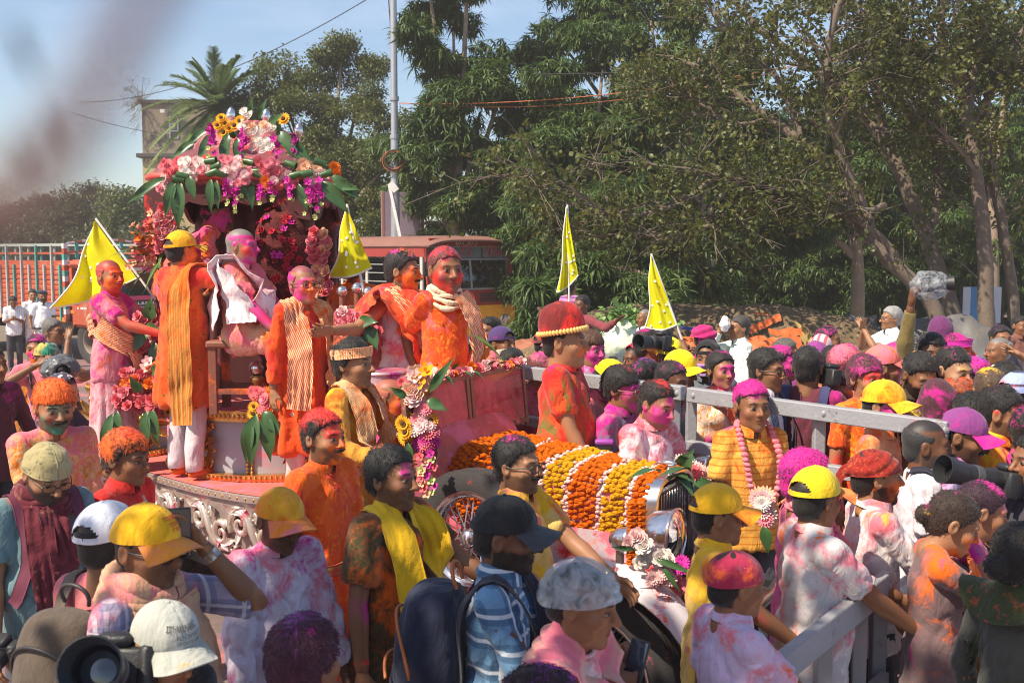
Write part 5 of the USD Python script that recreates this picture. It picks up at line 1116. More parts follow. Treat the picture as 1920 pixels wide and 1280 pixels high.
# ------------------------------------------------------------------ flowers
def petal_ring(n, r0, L, wd, el, z=0.0, ph=0.0, cup=.0):
    ms = []
    for i in range(n):
        a = 2 * PI * i / n + ph; c, s_ = math.cos(a), math.sin(a); e = math.radians(el); out = np.array([c * math.cos(e), s_ * math.cos(e), math.sin(e)]); sd = np.array([-s_, c, 0]); b = np.array([c * r0, s_ * r0, z])
        tp = b + out * L + np.array([0, 0, cup * L]); md = b + out * L * .6 + np.array([0, 0, cup * L * .2])
        ms.append((np.array([b - sd * wd * .25, b + sd * wd * .25, md + sd * wd * .5, tp + sd * wd * .18, tp - sd * wd * .18, md - sd * wd * .5]), np.array([[0, 1, 2], [0, 2, 5], [5, 2, 3], [5, 3, 4]])))
    return join(*ms)
def daisy(r=.05, n=16): return join(petal_ring(n, r * .15, r * .85, r * .30, 12, 0), petal_ring(n - 3, r * .12, r * .62, r * .26, 32, .003, .2), petal_ring(9, r * .06, r * .36, r * .2, 55, .006, .4))
def rose(r=.045): return join(petal_ring(6, r * .2, r * .9, r * 1.0, 22, 0, 0, .05), petal_ring(5, r * .16, r * .72, r * .9, 45, 0, .5, .1), petal_ring(5, r * .1, r * .55, r * .7, 62, .004, 1.0), petal_ring(4, r * .04, r * .5, r * .5, 80, .006, .3), sphere((0, 0, r * .22), r * .26, 1))
def orchid(r=.03): return join(petal_ring(5, .002, r, r * .75, 25, 0, .3, .1), petal_ring(3, 0, r * .5, r * .5, 60, .004))
FLM = {}
def fmat(name, col, var=.25): return plain('petal_' + name, col, .7, var=var, scale=30, spec=.2)
F_PINK, F_WHITE, F_ROSE, F_MAG, F_SUN, F_DISC, F_PEACH, F_CRIM, F_ORNG, F_PALE = fmat('pink', (.72, .20, .24)), fmat('white', (.78, .70, .62)), fmat('rose', (.70, .13, .15)), fmat('magenta', (.55, .03, .30)), fmat('sun', (.80, .36, .015)), fmat('disc', (.05, .025, .012)), fmat('peach', (.78, .42, .25)), fmat('crimson', (.42, .012, .035)), fmat('orange', (.75, .17, .012)), fmat('pale', (.76, .48, .46))
BIGL = plain('broad_leaf', (.045, .105, .030), .35, var=.35, scale=6, spec=.5, powder=(((.5, .2, .2), .66, 8),)); LEAFY = plain('leaf_green_light', (.09, .17, .03), .4, var=.3, scale=8); STEM = plain('stem_green', (.07, .12, .03), .7)
def flower(par, kind, c, nrm, mat, r, rg):
    F = frame_to(np.asarray(nrm, float) + rg.normal(0, .18, 3)) @ rot('z', rg.uniform(0, 360))
    if kind == 'daisy': obj('daisy', xf(daisy(r), F, c), mat, par)
    elif kind == 'sun':
        o = obj('sunflower', xf(daisy(r, 18), F, c), F_SUN, par); obj('disc', xf(sphere((0, 0, .010), (r * .36, r * .36, r * .2), 1), F, c), F_DISC, o)
    elif kind == 'rose': obj('rose', xf(rose(r), F, c), mat, par)
    else: obj('orchid', xf(orchid(r), F, c), mat, par)
def bleaf(par, a, d, L, W_, mat=None, droop=.35, up=(0, 0, 1), roll=0):
    m = leaf(L, W_, droop, 9, .45, 1.25); m = (m[0] + np.stack([0 * m[0][:, 0], 0 * m[0][:, 0], .10 * W_ * np.sin(m[0][:, 1] / L * 9 + m[0][:, 0] / W_ * 4)], 1), m[1]); y = np.asarray(d, float) / np.linalg.norm(d); x = np.cross(y, up); x /= np.linalg.norm(x) + 1e-9; z = np.cross(x, y); m = xf(m, np.stack([x, y, z], 1) @ rot('y', roll), a); return obj('leaf', m, mat or BIGL, par, True)
def rolled(par, a, ax, r=.026, L=.08): obj('rolled_leaf', xf(lathe([(r * .85, -L / 2), (r, 0), (r * 1.05, L / 2), (r * .75, L / 2 - .004), (r * .7, -L / 2)], 14), frame_to(ax), a), BIGL, par, True)
def bouquet(label, c, spec, rg, name='flower_arrangement', group=None): return thing(name, label, 'flowers', c, 0, group)

# ------------------------------------------------------------------ the vintage car
PHI = 30.0; CU = np.array([math.cos(math.radians(PHI)), -math.sin(math.radians(PHI)), 0]); CV = np.array([math.sin(math.radians(PHI)), math.cos(math.radians(PHI)), 0])
CS, CZ = .87, .31                                                   # the body's size and how high it stands on its big wheels
HL = at(1262, 1005, 388); CAR0 = HL - CU * .36 * CS + CV * .43 * CS; CAR0[2] = CZ; HZ = (HL[2] - CZ) / CS; CR = rot('z', -PHI)
W_CAR = lambda p: CAR0 + CR @ (np.asarray(p, float) * CS)
BODY = plain('car_body', (.50, .42, .44), .3, var=.15, powder=((PNK, .46, 5), (RED, .55, 8), (ORG, .57, 6)), coat=.4); WING = plain('car_wing', (.66, .62, .64), .28, var=.08, powder=((RED, .55, 9), (PNK, .54, 4), (ORG, .60, 11)), coat=.4); TUB = plain('car_tub', (.55, .10, .08), .5, var=.25, powder=((PNK, .48, 4), (ORG, .55, 5))); WOOD = plain('brown_frame', (.20, .085, .05), .5, powder=((PNK, .58, 8),)); BLK = plain('black_paint', (.02, .02, .02), .4); LEATH = plain('seat_red', (.50, .09, .07), .6, powder=((PNK, .5, 5),))
def bon_sec(x):
    """Half width, top and side height of the bonnet at x."""
    u = np.clip((x + 1.08) / 1.18, 0, 1); return .47 - .17 * u, 1.275 - .10 * u, .66
def bon_curve(x, lo=.66, n=25, gap=0.0):
    hw, tz, _ = bon_sec(x); hw += gap; a = np.linspace(0, PI, n); y = -hw * np.sign(np.cos(a)) * np.abs(np.cos(a)) ** .42; z = tz - .34 + (.34 + gap) * np.sin(a) ** .62
    q = np.stack([0 * a + x, y, z], 1); return np.vstack([[(x, -hw, lo)], q, [(x, hw, lo)]])
def car():
    t = thing('vintage_car', 'open vintage car with flower-covered bonnet and big headlamps, drawing the float', 'car', CAR0, -PHI, None, CS)
    obj('bonnet', sheet(np.array([bon_curve(x) for x in np.linspace(-1.10, .10, 10)]), .01), BODY, t, 40)
    # radiator
    rc = bon_curve(.12, .62, gap=.015); obj('radiator_shell', sheet(np.array([rc + (0, 0, 0), rc + (.09, 0, 0)]), .03), CHR, t, 40); hw, tz, _ = bon_sec(.12)
    obj('radiator_core', box((.13, -hw + .02, .62), (.15, hw - .02, tz - .06)), BLK, t)
    for k in range(13): obj('grille_bar', box((.152, -hw + .04 + k * .043, .64), (.166, -hw + .052 + k * .043, tz - .09)), CHR, t)
    obj('mascot', join(xf(lathe([(.035, 0), (.03, .02), (.012, .035), (.01, .05)], 12), None, (.16, 0, tz + .01)), sphere((.16, 0, tz + .08), (.05, .02, .02), 2), xf(leaf(.12, .04, .1), rot('z', 60), (.16, 0, tz + .08)), xf(leaf(.12, .04, .1), rot('z', 120), (.16, 0, tz + .08))), CHR, t, True)
    # lamps
    def lamp(nm, c, r, deep, lens=None):
        R_ = rot('y', 90); pr = [(0, -deep), (r * .45, -deep * .92), (r * .82, -deep * .55), (r * .96, -deep * .12), (r * 1.0, 0), (r * 1.04, .008), (r * 1.04, .02), (r * .97, .026), (r * .94, .012)]
        b = obj(nm, xf(lathe(pr, 32), R_, c), CHR, t, 50); obj('reflector', xf(lathe([(r * .94, .010), (r * .7, -deep * .28), (r * .3, -deep * .5), (0, -deep * .56)], 28), R_, c), plain('reflector', (.75, .72, .70), .12, .95, powder=((PNK, .6, 7),)), b, True)
        obj('lens', xf(lathe([(0, .050), (r * .5, .044), (r * .93, .016)], 28), R_, c), lens or GLASS, b, True); obj('lamp_post', bar((c[0] - deep * .4, c[1], c[2] - r - .12), (c[0] - deep * .4, c[1], c[2] - r * .8), .035), CHR, b)
    lamp('headlight', (.36, -.43, HZ), .155, .20); lamp('headlight', (.36, .43, HZ), .155, .20)
    fy = plain('amber_lens', (.45, .26, .05), .25)
    lamp('fog_lamp', (.20, -.70, HZ + .02), .075, .10, fy); lamp('fog_lamp', (.16, .66, HZ + .18), .075, .10, fy)
    obj('lamp_bar', bar((.05, -.78, .70), (.05, .78, .70), .04), CHR, t)
    # wings
    for sg in (-1, 1):
        u = np.linspace(0, 1, 26); ang = np.radians(205 - u * 215); rr = .57 + .02 * u; X = .06 + rr * np.cos(ang) * 1.08; Z = .25 + rr * np.sin(ang); X[-4:] += np.array([.01, .02, .03, .03]); w = np.linspace(-1, 1, 11)
        half = .145 * (1 - .25 * np.clip(u - .7, 0, 1) / .3 - .0 * u); half[-3:] *= np.array([.9, .7, .35])
        G = np.stack([X[:, None] + 0 * w, (sg * .70) + w[None] * half[:, None], Z[:, None] - .085 * w[None] ** 2], -1); G[..., 0] -= 0.03 * w[None] ** 2 * np.cos(ang)[:, None]
        obj('wing', sheet(G, .014), WING, t, True)
        obj('wing_apron', sheet(np.stack([np.stack([np.linspace(-.5, .40, 9), np.full(9, sg * .40), np.full(9, z_)], 1) for z_ in (.5, .72, .9)]), .01), BODY, t)
        wheel(t, (0, sg * .70, .172), .53, .17, .37, 40)
        wheel(t, (-.74, sg * .76, .86), .40, .15, .27, 40, name='spare_wheel', tilt=rot('z', sg * 3) @ rot('x', 5 * sg))
        obj('running_board', box((-2.0, sg * .70 - .17, .30), (-.62, sg * .70 + .17, .34), .015), BLK, t)
    obj('chassis', box((-2.1, -.40, .36), (.35, .40, .52)), BLK, t)
    # cowl, tub, seats
    co = [bon_curve(x, .6, gap=g) for x, g in ((-1.10, .0), (-1.18, .10), (-1.30, .20))]; obj('cowl', sheet(np.array(co), .012), TUB, t, 40)
    for sg in (-1, 1): obj('side_panel', sheet(np.stack([np.stack([np.linspace(-1.28, -1.95, 10), sg * (.66 + .04 * np.sin(np.linspace(0, PI, 10))), np.full(10, z_)], 1) for z_ in (.5, .8, 1.08, 1.16)]), .03), TUB, t, True)
    obj('floor', box((-2.0, -.62, .5), (-1.2, .62, .55)), BLK, t); obj('seat', box((-1.86, -.58, .55), (-1.48, .58, .86), .05), LEATH, t); obj('seat_back', box((-1.96, -.58, .80), (-1.86, .58, 1.16), .06), LEATH, t)
    obj('dashboard', box((-1.34, -.62, 1.02), (-1.28, .62, 1.22), .02), WOOD, t)
    sw = lathe([(.19, -.011), (.201, 0), (.19, .011), (.179, 0), (.19, -.011)], 32); so = obj('steering_wheel', xf(sw, rot('y', -55), (-1.52, -.34, 1.34)), BLK, t, True)
    for k in range(3): a = k * 2.09; obj('spoke', xf(bar((0, 0, 0), (.185 * math.cos(a), .185 * math.sin(a), 0), .018), rot('y', -55), (-1.52, -.34, 1.34)), BLK, so)
    obj('column', tube([(-1.52, -.34, 1.34), (-1.3, -.34, 1.12)], .02, 8), BLK, so)
    # windscreen of two panes
    x0, zb, zt = -1.22, 1.315, 1.69
    wf = obj('windscreen', join(bar((x0, -.72, zb), (x0, .72, zb), .035), bar((x0 - .04, -.72, zt), (x0 - .04, .72, zt), .03)), WOOD, t)
    for y_ in (-.72, -.025, .025, .72): obj('frame_post', bar((x0, y_, zb - .04), (x0 - .04, y_, zt), .032), WOOD, wf)
    for a, b in ((-.70, -.045), (.045, .70)): obj('pane', sheet(np.array([[(x0, a, zb + .02), (x0, b, zb + .02)], [(x0 - .038, a, zt - .018), (x0 - .038, b, zt - .018)]]), .006), PGLASS, wf)
    obj('bumper', tube(spline([(.62, -.85, .50), (.72, -.4, .50), (.74, 0, .50), (.72, .4, .50), (.62, .85, .50)], 16), .035, 8), CHR, t, True)
    for sg in (-1, 1): obj('bumper_iron', bar((.3, sg * .38, .48), (.72, sg * .38, .50), .035), BLK, t)
car()
def mari(c, r, rg):
    """One marigold head: a crinkled ball."""
    v, f = sphere((0, 0, 0), 1.0, 1); v = v * (1 + .22 * np.sign(np.sin(np.arange(len(v)) * 2.7)) * rg.uniform(.5, 1, len(v)))[:, None]; return v * np.array([r, r, r * .72]) + c, f
MG = {'o': plain('marigold_orange', (.76, .145, .006), .9, var=.5, scale=40, spec=.1, bump=1.0, bscale=260), 'y': plain('marigold_yellow', (.80, .37, .012), .9, var=.45, scale=40, spec=.1, bump=1.0, bscale=260), 'w': plain('tuberose_white', (.74, .50, .46), .85, var=.35, scale=80, spec=.2)}
ORD = 'first second third fourth fifth sixth seventh eighth ninth tenth eleventh twelfth thirteenth fourteenth fifteenth sixteenth seventeenth eighteenth nineteenth twentieth twenty-first twenty-second twenty-third twenty-fourth twenty-fifth'.split()
def bonnet_garlands():
    rg = np.random.default_rng(5); seq = 'oooooooooowoooooowyyyywooooowyyyywooo'; n = len(seq); xs = np.linspace(-1.09, .135, n)
    nm = {'o': 'orange marigold strand over the bonnet', 'y': 'yellow marigold strand over the bonnet', 'w': 'white tuberose strand over the bonnet'}; gp = {'o': 'orange marigold strands over the bonnet', 'y': 'yellow marigold strands over the bonnet', 'w': 'white tuberose strands over the bonnet'}
    cnt_ = {k: seq.count(k) for k in 'oyw'}
    for x, k in zip(xs, seq):
        lo = {'o': .80, 'y': .90, 'w': .82}[k] + rg.uniform(-.05, .05) - (.0 if x > -.7 else -.1); r = .0205 if k != 'w' else .013; cv = bon_curve(x, lo, 41, gap=.022); d = np.r_[0, np.cumsum(np.linalg.norm(np.diff(cv, axis=0), axis=1))]; m = int(d[-1] / (r * 1.55)); s_ = np.linspace(0, d[-1], m); q = np.stack([np.interp(s_, d, cv[:, i]) for i in range(3)], 1); ms = []
        for p in q:
            if k == 'w': ms += [mari(p + rg.normal(0, .008, 3) + (dx, 0, 0), r, rg) for dx in (-.010, .010)]
            else: ms.append((lambda c, ax, mm: xf((mm[0], mm[1]), None, c))(p + rg.normal(0, .0055, 3), None, mari(np.zeros(3), r * rg.uniform(.82, 1.22), rg)))
        cnt_[k] -= 1; t = thing('garland', nm[k] + f', {ORD[cnt_[k]]} of its colour back from the radiator', 'garland', CAR0, -PHI, gp[k], CS); tag(obj('blossoms', join(*ms), MG[k], t), kind='stuff')
bonnet_garlands()
# ------------------------------------------------------------------ the float
DECKZ = .94; FC = np.array([-1.95, 8.25, 0.0])
DECKM = plain('powdered_deck', (.60, .13, .11), .9, var=.2, scale=4, powder=((PNK, .5, 3), (MAG, .64, 4), (ORG, .58, 3))); SILV = plain('silver_relief', (.70, .62, .53), .32, .7, var=.15, scale=5, powder=((PNK, .53, 5), (ORG, .60, 4))); GOLD = plain('gold_relief', (.70, .40, .13), .28, .9, var=.2, scale=7, powder=((ORG, .58, 5), (PNK, .60, 6))); BLUG = plain('blue_grey_panel', (.34, .36, .41), .5, var=.08, powder=((PNK, .57, 2.2),)); MARO = plain('maroon_wood', (.085, .018, .018), .6, var=.3, powder=((RED, .55, 4), (MAG, .60, 3))); BRWN = plain('powdered_wood', (.22, .07, .04), .6, var=.3, powder=((ORG, .54, 3),)); SILB = plain('silver_ball', (.75, .72, .72), .15, .95, powder=((PNK, .58, 5),))
def spiral(c, r0, turns, sgn=1, a0=0.0, n=26):
    u = np.linspace(0, 1, n); a = a0 + sgn * u * turns * 2 * PI; r = r0 * (1 - u * .86); return np.stack([c[0] + r * np.cos(a), c[1] + r * np.sin(a)], 1)
def float_():
    t = thing('parade_float', 'ornate processional float deck with silver scroll frieze and canopied throne', 'float', FC)
    out = np.array([(-3.45, 9.3), (-3.44, 8.75), (-3.15, 8.1), (-2.50, 7.38), (-1.80, 6.80), (-1.15, 6.58), (-.5, 6.75), (-.05, 7.2), (.05, 8.0), (-.3, 9.0), (-1.2, 9.9), (-2.4, 10.15), (-3.2, 9.85)])
    o = spline(np.vstack([np.c_[out, 0 * out[:, 0]], [[out[0, 0], out[0, 1], 0]]]), 161)[:-1] - FC; n = len(o); c = o.mean(0)
    dv = np.vstack([o + (0, 0, DECKZ), [c + (0, 0, DECKZ)]]); obj('deck', (dv, np.array([[i, (i + 1) % n, n] for i in range(n)])), DECKM, t)
    def ring(prof): return sheet(np.array([[np.array([p[0], p[1], 0]) + np.array([nn[0], nn[1], 0]) * a + np.array([0, 0, z]) for a, z in prof] for p, nn in zip(np.vstack([o, o[:1]]), np.vstack([nr, nr[:1]]))]))
    tg = np.roll(o, -1, 0) - np.roll(o, 1, 0); tg /= np.linalg.norm(tg, axis=1)[:, None]; nr = np.stack([tg[:, 1], -tg[:, 0], 0 * tg[:, 0]], 1)
    if ((o - c) * nr).sum() < 0: nr = -nr
    obj('frieze', ring([(0, DECKZ - .004), (.015, DECKZ - .01), (.015, DECKZ - .05), (-.01, DECKZ - .055), (-.020, DECKZ - .22), (-.04, DECKZ - .42), (-.02, DECKZ - .425), (-.02, DECKZ - .465), (-.09, DECKZ - .475)]), plain('frieze_ground', (.34, .26, .24), .5, .4, var=.4, scale=9, powder=((PNK, .56, 5),)), t, 40)
    obj('skirt', ring([(-.10, DECKZ - .45), (-.25, DECKZ - .62), (-.28, .26)]), BLK, t)
    ln = np.r_[0, np.cumsum(np.linalg.norm(np.diff(np.vstack([o, o[:1]]), axis=0), axis=1))]; oc, nc = np.vstack([o, o[:1]]), np.vstack([nr, nr[:1]])
    def on(u, v, w=.0):
        """u metres along the rim, v metres below the deck, w proud of the frieze."""
        p = np.stack([np.interp(u, ln, oc[:, i]) for i in range(3)], -1); q = np.stack([np.interp(u, ln, nc[:, i]) for i in range(3)], -1); inn = np.interp(v, [.05, .22, .42], [-.01, -.020, -.04]); return p + q * (inn + w)[..., None] + np.stack([0 * u, 0 * u, DECKZ - v], -1)
    L = 6.2
    for k in range(int(L / .034)):
        u = np.array([.2 + k * .034]); obj('bead', xf(sphere((0, 0, 0), (.013, .013, .016), 1), None, on(u, np.array([.03]), .018)[0]), GOLD, t) if k % 2 == 0 else None
        if k % 2: obj('bead', xf(sphere((0, 0, 0), (.014, .014, .018), 1), None, on(u, np.array([.445]), .03)[0]), GOLD, t)
    rg = np.random.default_rng(2)
    for k in range(int(L / .40)):
        u0 = .30 + k * .40
        sc = []
        for (cx, cy, r0, tn, sg, a0, rad) in ((.11, .17, .085, 1.6, 1, 2.6, .020), (.33, .24, .075, 1.5, -1, -.6, .018), (.23, .12, .035, 1.2, -1, 1, .012), (.02, .29, .04, 1.2, 1, 0, .012)):
            q = spiral((cx, cy), r0, tn, sg, a0); sc.append(tube(on(u0 + q[:, 0], q[:, 1] * 1.2, np.full(len(q), .030)), np.linspace(rad * 1.5, rad * .6, len(q)), 8))
        q = spline([(.02, .10, 0), (.12, .085, 0), (.20, .17, 0), (.25, .27, 0), (.33, .32, 0), (.43, .28, 0)], 18); sc.append(tube(on(u0 + q[:, 0], q[:, 1] * 1.2, np.full(18, .026)), np.interp(np.linspace(0, 1, 18), [0, .5, 1], [.010, .034, .010]), 8))
        obj('scroll', join(*sc), SILV, t, True)
        for j in range(13):
            a = j * .55; cc = np.array([.20 + .16 * math.cos(a) * (1 if j % 2 else .55), .205 + .135 * math.sin(a) * (1 if j % 3 else .5)]); p = on(np.array([u0 + cc[0]]), np.array([cc[1] * 1.2]), .018)[0]; lf = leaf(.105, .048, -.3, 5, .6)
            nn = np.array([np.interp(u0 + cc[0], ln, nc[:, i]) for i in range(3)]); F = np.stack([np.cross(nn, (0, 0, 1)), (0, 0, 1), nn], 1) @ rot('z', math.degrees(a) + 90 * (j % 2)); obj('acanthus_leaf', xf((lf[0] + (0, 0, .012), lf[1]), F, p), SILV, t, True)
        for j in range(6): p = on(np.array([u0 + rg.uniform(0, .46)]), np.array([rg.uniform(.09, .40)]), .012)[0]; obj('boss', sphere(p, .013, 1), SILV, t)
    # drum of the dais with gilt ornament
    def drum(cx, cy, R_, z0, z1, nm='dais', az0=-100, az1=100, orn=()):
        cc = np.array([cx, cy, 0]) - FC; d = obj(nm, xf(lathe([(0, z1), (R_, z1), (R_, z1 - .001)], 64), None, cc), DECKM, t)
        obj('drum_panel', xf(lathe([(R_ - .03, z1 - .003), (R_ - .03, z0 + .001)], 64), None, cc), BLUG, d, True)
        for za, zb, ex in ((z1 - .075, z1 - .002, .012), (z0 + .002, z0 + .045, .04)):
            obj('gilt_band', xf(lathe([(R_ - .028, zb), (R_ + ex, zb), (R_ + ex, za), (R_ - .028, za)], 64), None, cc), GOLD, d, 30); nb = int(2 * PI * (R_ + ex) / .035)
            for i in range(nb):
                a = i * 2 * PI / nb
                if math.sin(a) < .3: obj('bead', sphere(cc + np.array([(R_ + ex + .004) * math.cos(a), (R_ + ex + .004) * math.sin(a), (za + zb) / 2]), (.012, .012, min(.02, (zb - za) * .4)), 1), GOLD, d)
        for az, kind in orn:
            a = math.radians(az); er = np.array([math.cos(a), math.sin(a), 0]); et = np.array([-math.sin(a), math.cos(a), 0]); H = z1 - z0 - .13; zc = (z0 + z1) / 2 - .01; base = cc + er * (R_ - .03)
            P3 = lambda x, y, w: cc + (R_ - .03 + w) * (er * math.cos(x / R_) + et * math.sin(x / R_)) + np.array([0, 0, zc + y])
            if kind == 'col':
                for i in range(14):
                    for sx in (-.016, .016): obj('bead', sphere(P3(sx, -H / 2 + i * H / 13, .012), .013, 1), GOLD, d)
                continue
            ms = []
            for sx in (-1, 1):
                for (cxx, cyy, r0, tn, a0) in ((.05, .0, .055, 1.4, 1.2), (.055, -.13, .045, 1.3, 2.2), (.075, .12, .03, 1.1, 0)):
                    q = spiral((cxx * H / .36, cyy * H / .36), r0 * H / .36, tn, 1, a0, 18); ms.append(tube([P3(sx * x_, y_, .014) for x_, y_ in q], np.linspace(.017, .006, 18) * H / .36, 6))
                for i in range(5):
                    lf = leaf(.13 * H / .36, .05 * H / .36, -.35, 5, .6); an = -70 + i * 32; F = np.stack([et, (0, 0, 1), er], 1) @ rot('z', sx * (an - 90) if sx > 0 else -(an - 90)); ms.append(xf((lf[0] + (0, 0, .015), lf[1]), F, P3(sx * .06 * H / .36, (-.05 + .02 * i) * H / .36, .008)))
            ms.append(sphere(P3(0, .0, .015), (.03, .03, .05), 2)); ms.append(sphere(P3(0, .16 * H / .36, .015), (.022, .022, .03), 2))
            for i in range(4): ms.append(sphere(P3(-.09 + .06 * i, .17 * H / .36 - .02 * (i % 2), .01), .016, 1))
            obj('gilt_ornament', join(*ms), GOLD, d, True)
        return d
    drum(-1.72, 7.95, .80, DECKZ, 1.42, orn=((-122, 'x'), (-95, 'col'), (-68, 'x'), (-152, 'col'), (-35, 'x')))
    drum(-2.98, 8.25, .30, DECKZ, 1.50, 'side_pedestal', orn=((-115, 'x'), (-55, 'x'), (-175, 'x')))
    drum(-.65, 7.55, .55, DECKZ, 1.35, 'side_pedestal', orn=((-90, 'x'), (-40, 'x'), (-140, 'x')))
    def baluster(x, y, z0, z1): obj('baluster', xf(lathe([(.028, z0), (.03, z1 - .10), (.045, z1 - .09), (.045, z1 - .06), (.025, z1 - .05)], 14), None, np.array([x, y, 0]) - FC), GOLD, t, True); obj('ball_finial', sphere(np.array([x, y, z1]) - FC, .048, 2), SILB, t, True)
    for px, py, s_, zb in ((481, 690, 276, 1.42), (303, 668, 262, 1.50), (268, 700, 255, 1.5)): p = at(px, py, s_); baluster(p[0], p[1], zb, p[2])
    # canopy
    cx, cy = -2.0, 8.22; C0 = np.array([cx, cy, 0]) - FC; hw = .58
    for sx in (-1, 1):
        for sy in (-1, 1): obj('canopy_post', xf(lathe([(.06, 1.42), (.06, 1.5), (.038, 1.54), (.045, 2.1), (.036, 2.6), (.055, 2.64), (.055, 2.98)], 14), None, C0 + (sx * hw * .92, sy * hw * .92, 0)), MARO, t, True)
    def sq(h, z, r=.3, n=64):
        a = np.linspace(0, 2 * PI, n, endpoint=True); p = 5; k = (np.abs(np.cos(a)) ** p + np.abs(np.sin(a)) ** p) ** (-1 / p); return np.stack([h * k * np.cos(a), h * k * np.sin(a), 0 * a + z], 1) + C0
    obj('canopy_roof', sheet(np.array([sq(h, z) for h, z in ((.02, 3.47), (.14, 3.46), (.27, 3.40), (.34, 3.32), (.36, 3.24), (.42, 3.21), (.52, 3.13), (.60, 3.08), (.63, 3.02), (.61, 2.97), (.58, 2.96))]), .02), plain('roof_relief', (.22, .07, .07), .45, .3, var=.5, scale=25, bump=.8, bscale=70, powder=((PNK, .52, 4), (RED, .52, 6))), t, 50)
    obj('eave', sheet(np.array([sq(.64, 3.05), sq(.665, 3.04), sq(.665, 3.01), sq(.64, 3.0)]), .004), plain('eave_red', (.55, .07, .05), .5, powder=((PNK, .5, 5),)), t, True)
    for j in range(4):
        R_ = rot('z', 90 * j)
        u = np.linspace(-1, 1, 33); drop = .10 + .16 * np.abs(u) ** 2.5 + .05 * np.abs(np.sin(u * PI * 2)); G = np.stack([np.stack([u * hw, 0 * u - hw - .02, 2.975 - 0 * u], 1), np.stack([u * hw, 0 * u - hw - .02, 2.975 - drop], 1)]); v, f = sheet(G, .03); obj('valance', (v @ R_.T + C0, f), MARO, t)
    obj('back_curtain', sheet(np.stack([np.stack([np.linspace(-hw, hw, 40), hw - .05 + .03 * np.sin(np.linspace(0, 40, 40)), np.full(40, z)], 1) for z in (1.45, 2.2, 2.96)]) + C0, .01), MARO, t, True)
    obj('throne_seat', box(C0 + (-.28, -.05, 1.42), C0 + (.42, .5, 1.85), .03), MARO, t); obj('throne_back', box(C0 + (-.28, .42, 1.85), C0 + (.42, .52, 2.55), .05), MARO, t)
    for px, py, s_ in ((433, 215, 246), (499, 218, 246), (560, 245, 246)): p = at(px, py, s_) - FC; obj('finial', xf(lathe([(.012, -.14), (.014, -.05), (.03, -.045), (.036, 0), (.028, .03), (.008, .055), (0, .058)], 16), None, p), SILB, t, True)
    for dx, dy in ((-.7, -.3), (.75, -.75), (-.2, .6), (1.0, .3)): wheel(t, (dx, dy, .30), .30, .16, .17, tilt=rot('z', -PHI))
    # second seat with silver knobs
    q = at(672, 640, 288); B = np.array([q[0], q[1], 0]) - FC
    obj('seat_box', box(B + (-.2, -.05, DECKZ), B + (.62, .62, 1.62), .02), DECKM, t); obj('chair_back', box(B + (-.16, .0, 1.62), B + (-.09, .60, 2.12), .02), BRWN, t)
    obj('chair_front', box(B + (-.16, -.03, 1.70), B + (.16, .0, 2.10), .02), plain('carved_red', (.35, .07, .04), .5, var=.6, scale=30, bump=1, bscale=60), t)
    for px, py in ((641, 546), (669, 540), (690, 548)): p = at(px, py, 288) - FC; obj('ball_finial', sphere(p, .036, 2), SILB, t, True); obj('chair_post', tube([p - (0, 0, .03), (p[0], p[1], 1.6)], .02, 8), BRWN, t, True)
float_()
def stool():
    p = at(466, 640, 277); t = thing('wooden_stool', 'reddish wooden stool under the seated man in the white shawl', 'stool', (p[0], p[1], 1.42)); h = p[2] - 1.42 + .02
    obj('seat', box((-.24, -.2, h - .05), (.24, .2, h), .015), BRWN, t)
    for sx in (-.2, .2):
        for sy in (-.16, .16): obj('leg', bar((sx, sy, 0), (sx, sy, h - .05), .05), BRWN, t)
    for sy in (-.16, .16): obj('stretcher', bar((-.18, sy, .15), (.18, sy, .15), .035), BRWN, t)
stool()
def vessel():
    p = at(718, 765, 306); t = thing('drum_vessel', 'pink dusted silver drum of stacked rings behind the driver', 'vessel', (p[0], p[1], p[2])); pk = plain('dusted_silver', (.60, .38, .40), .4, .5, powder=((PNK, .48, 4), (MAG, .56, 5)))
    for k, (z0, z1, r) in enumerate(((0, .07, .165), (.075, .14, .15), (.145, .235, .16))): obj('ring', lathe([(0, z0), (r - .01, z0), (r, z0 + .01), (r - .006, z0 + .03), (r - .006, z1 - .02), (r + .006, z1 - .01), (r, z1), (r - .02, z1), (0, z1 - .004)], 32), pk, t, 35)
    obj('stand', lathe([(.05, -.9), (.04, -.1), (.12, -.01), (0, -.005)], 16), pk, t, 35)
vessel()
# ------------------------------------------------------------------ flower arrangements
rgF = np.random.default_rng(12)
CAN = np.array([-2.0, 8.22, 0])
def arr(label, base): return thing('flower_arrangement', label, 'flowers', base), np.asarray(base, float)
def cluster(t, b, pts, kind, mats, r, nrm=None, cen=None):
    for p in pts:
        n_ = (p - cen) if cen is not None else (nrm if nrm is not None else np.array([-.2, -1, .4])); m = mats[rgF.integers(len(mats))]; flower(t, kind, np.asarray(p) - b, n_, m, r * rgF.uniform(.85, 1.15), rgF)
def px_pts(lst, s_): return [at(x, y, s_) for x, y in lst]
def hang(t, b, p, n, L, mats, dirn=(0, 0, -1)):
    q = np.asarray(p) - b
    for i in range(n):
        u = i / n; c = q + np.array(dirn) * L * u + rgF.normal(0, .012, 3); obj('orchid', xf(orchid(.030 * (1 - .5 * u)), frame_to(np.array([-.2, -1, .2]) + rgF.normal(0, .4, 3)), c), mats[0] if u < .65 else mats[1], t)
LG = plain('bud_green', (.50, .55, .20), .6)
t, b = arr('crown of sunflowers, white daisies and broad leaves on top of the canopy roof', CAN + (0, 0, 3.45))
cluster(t, b, px_pts([(415, 222), (423, 232), (430, 242), (408, 236), (450, 228), (532, 224), (420, 248), (440, 236)], 268), 'sun', [F_SUN], .044)
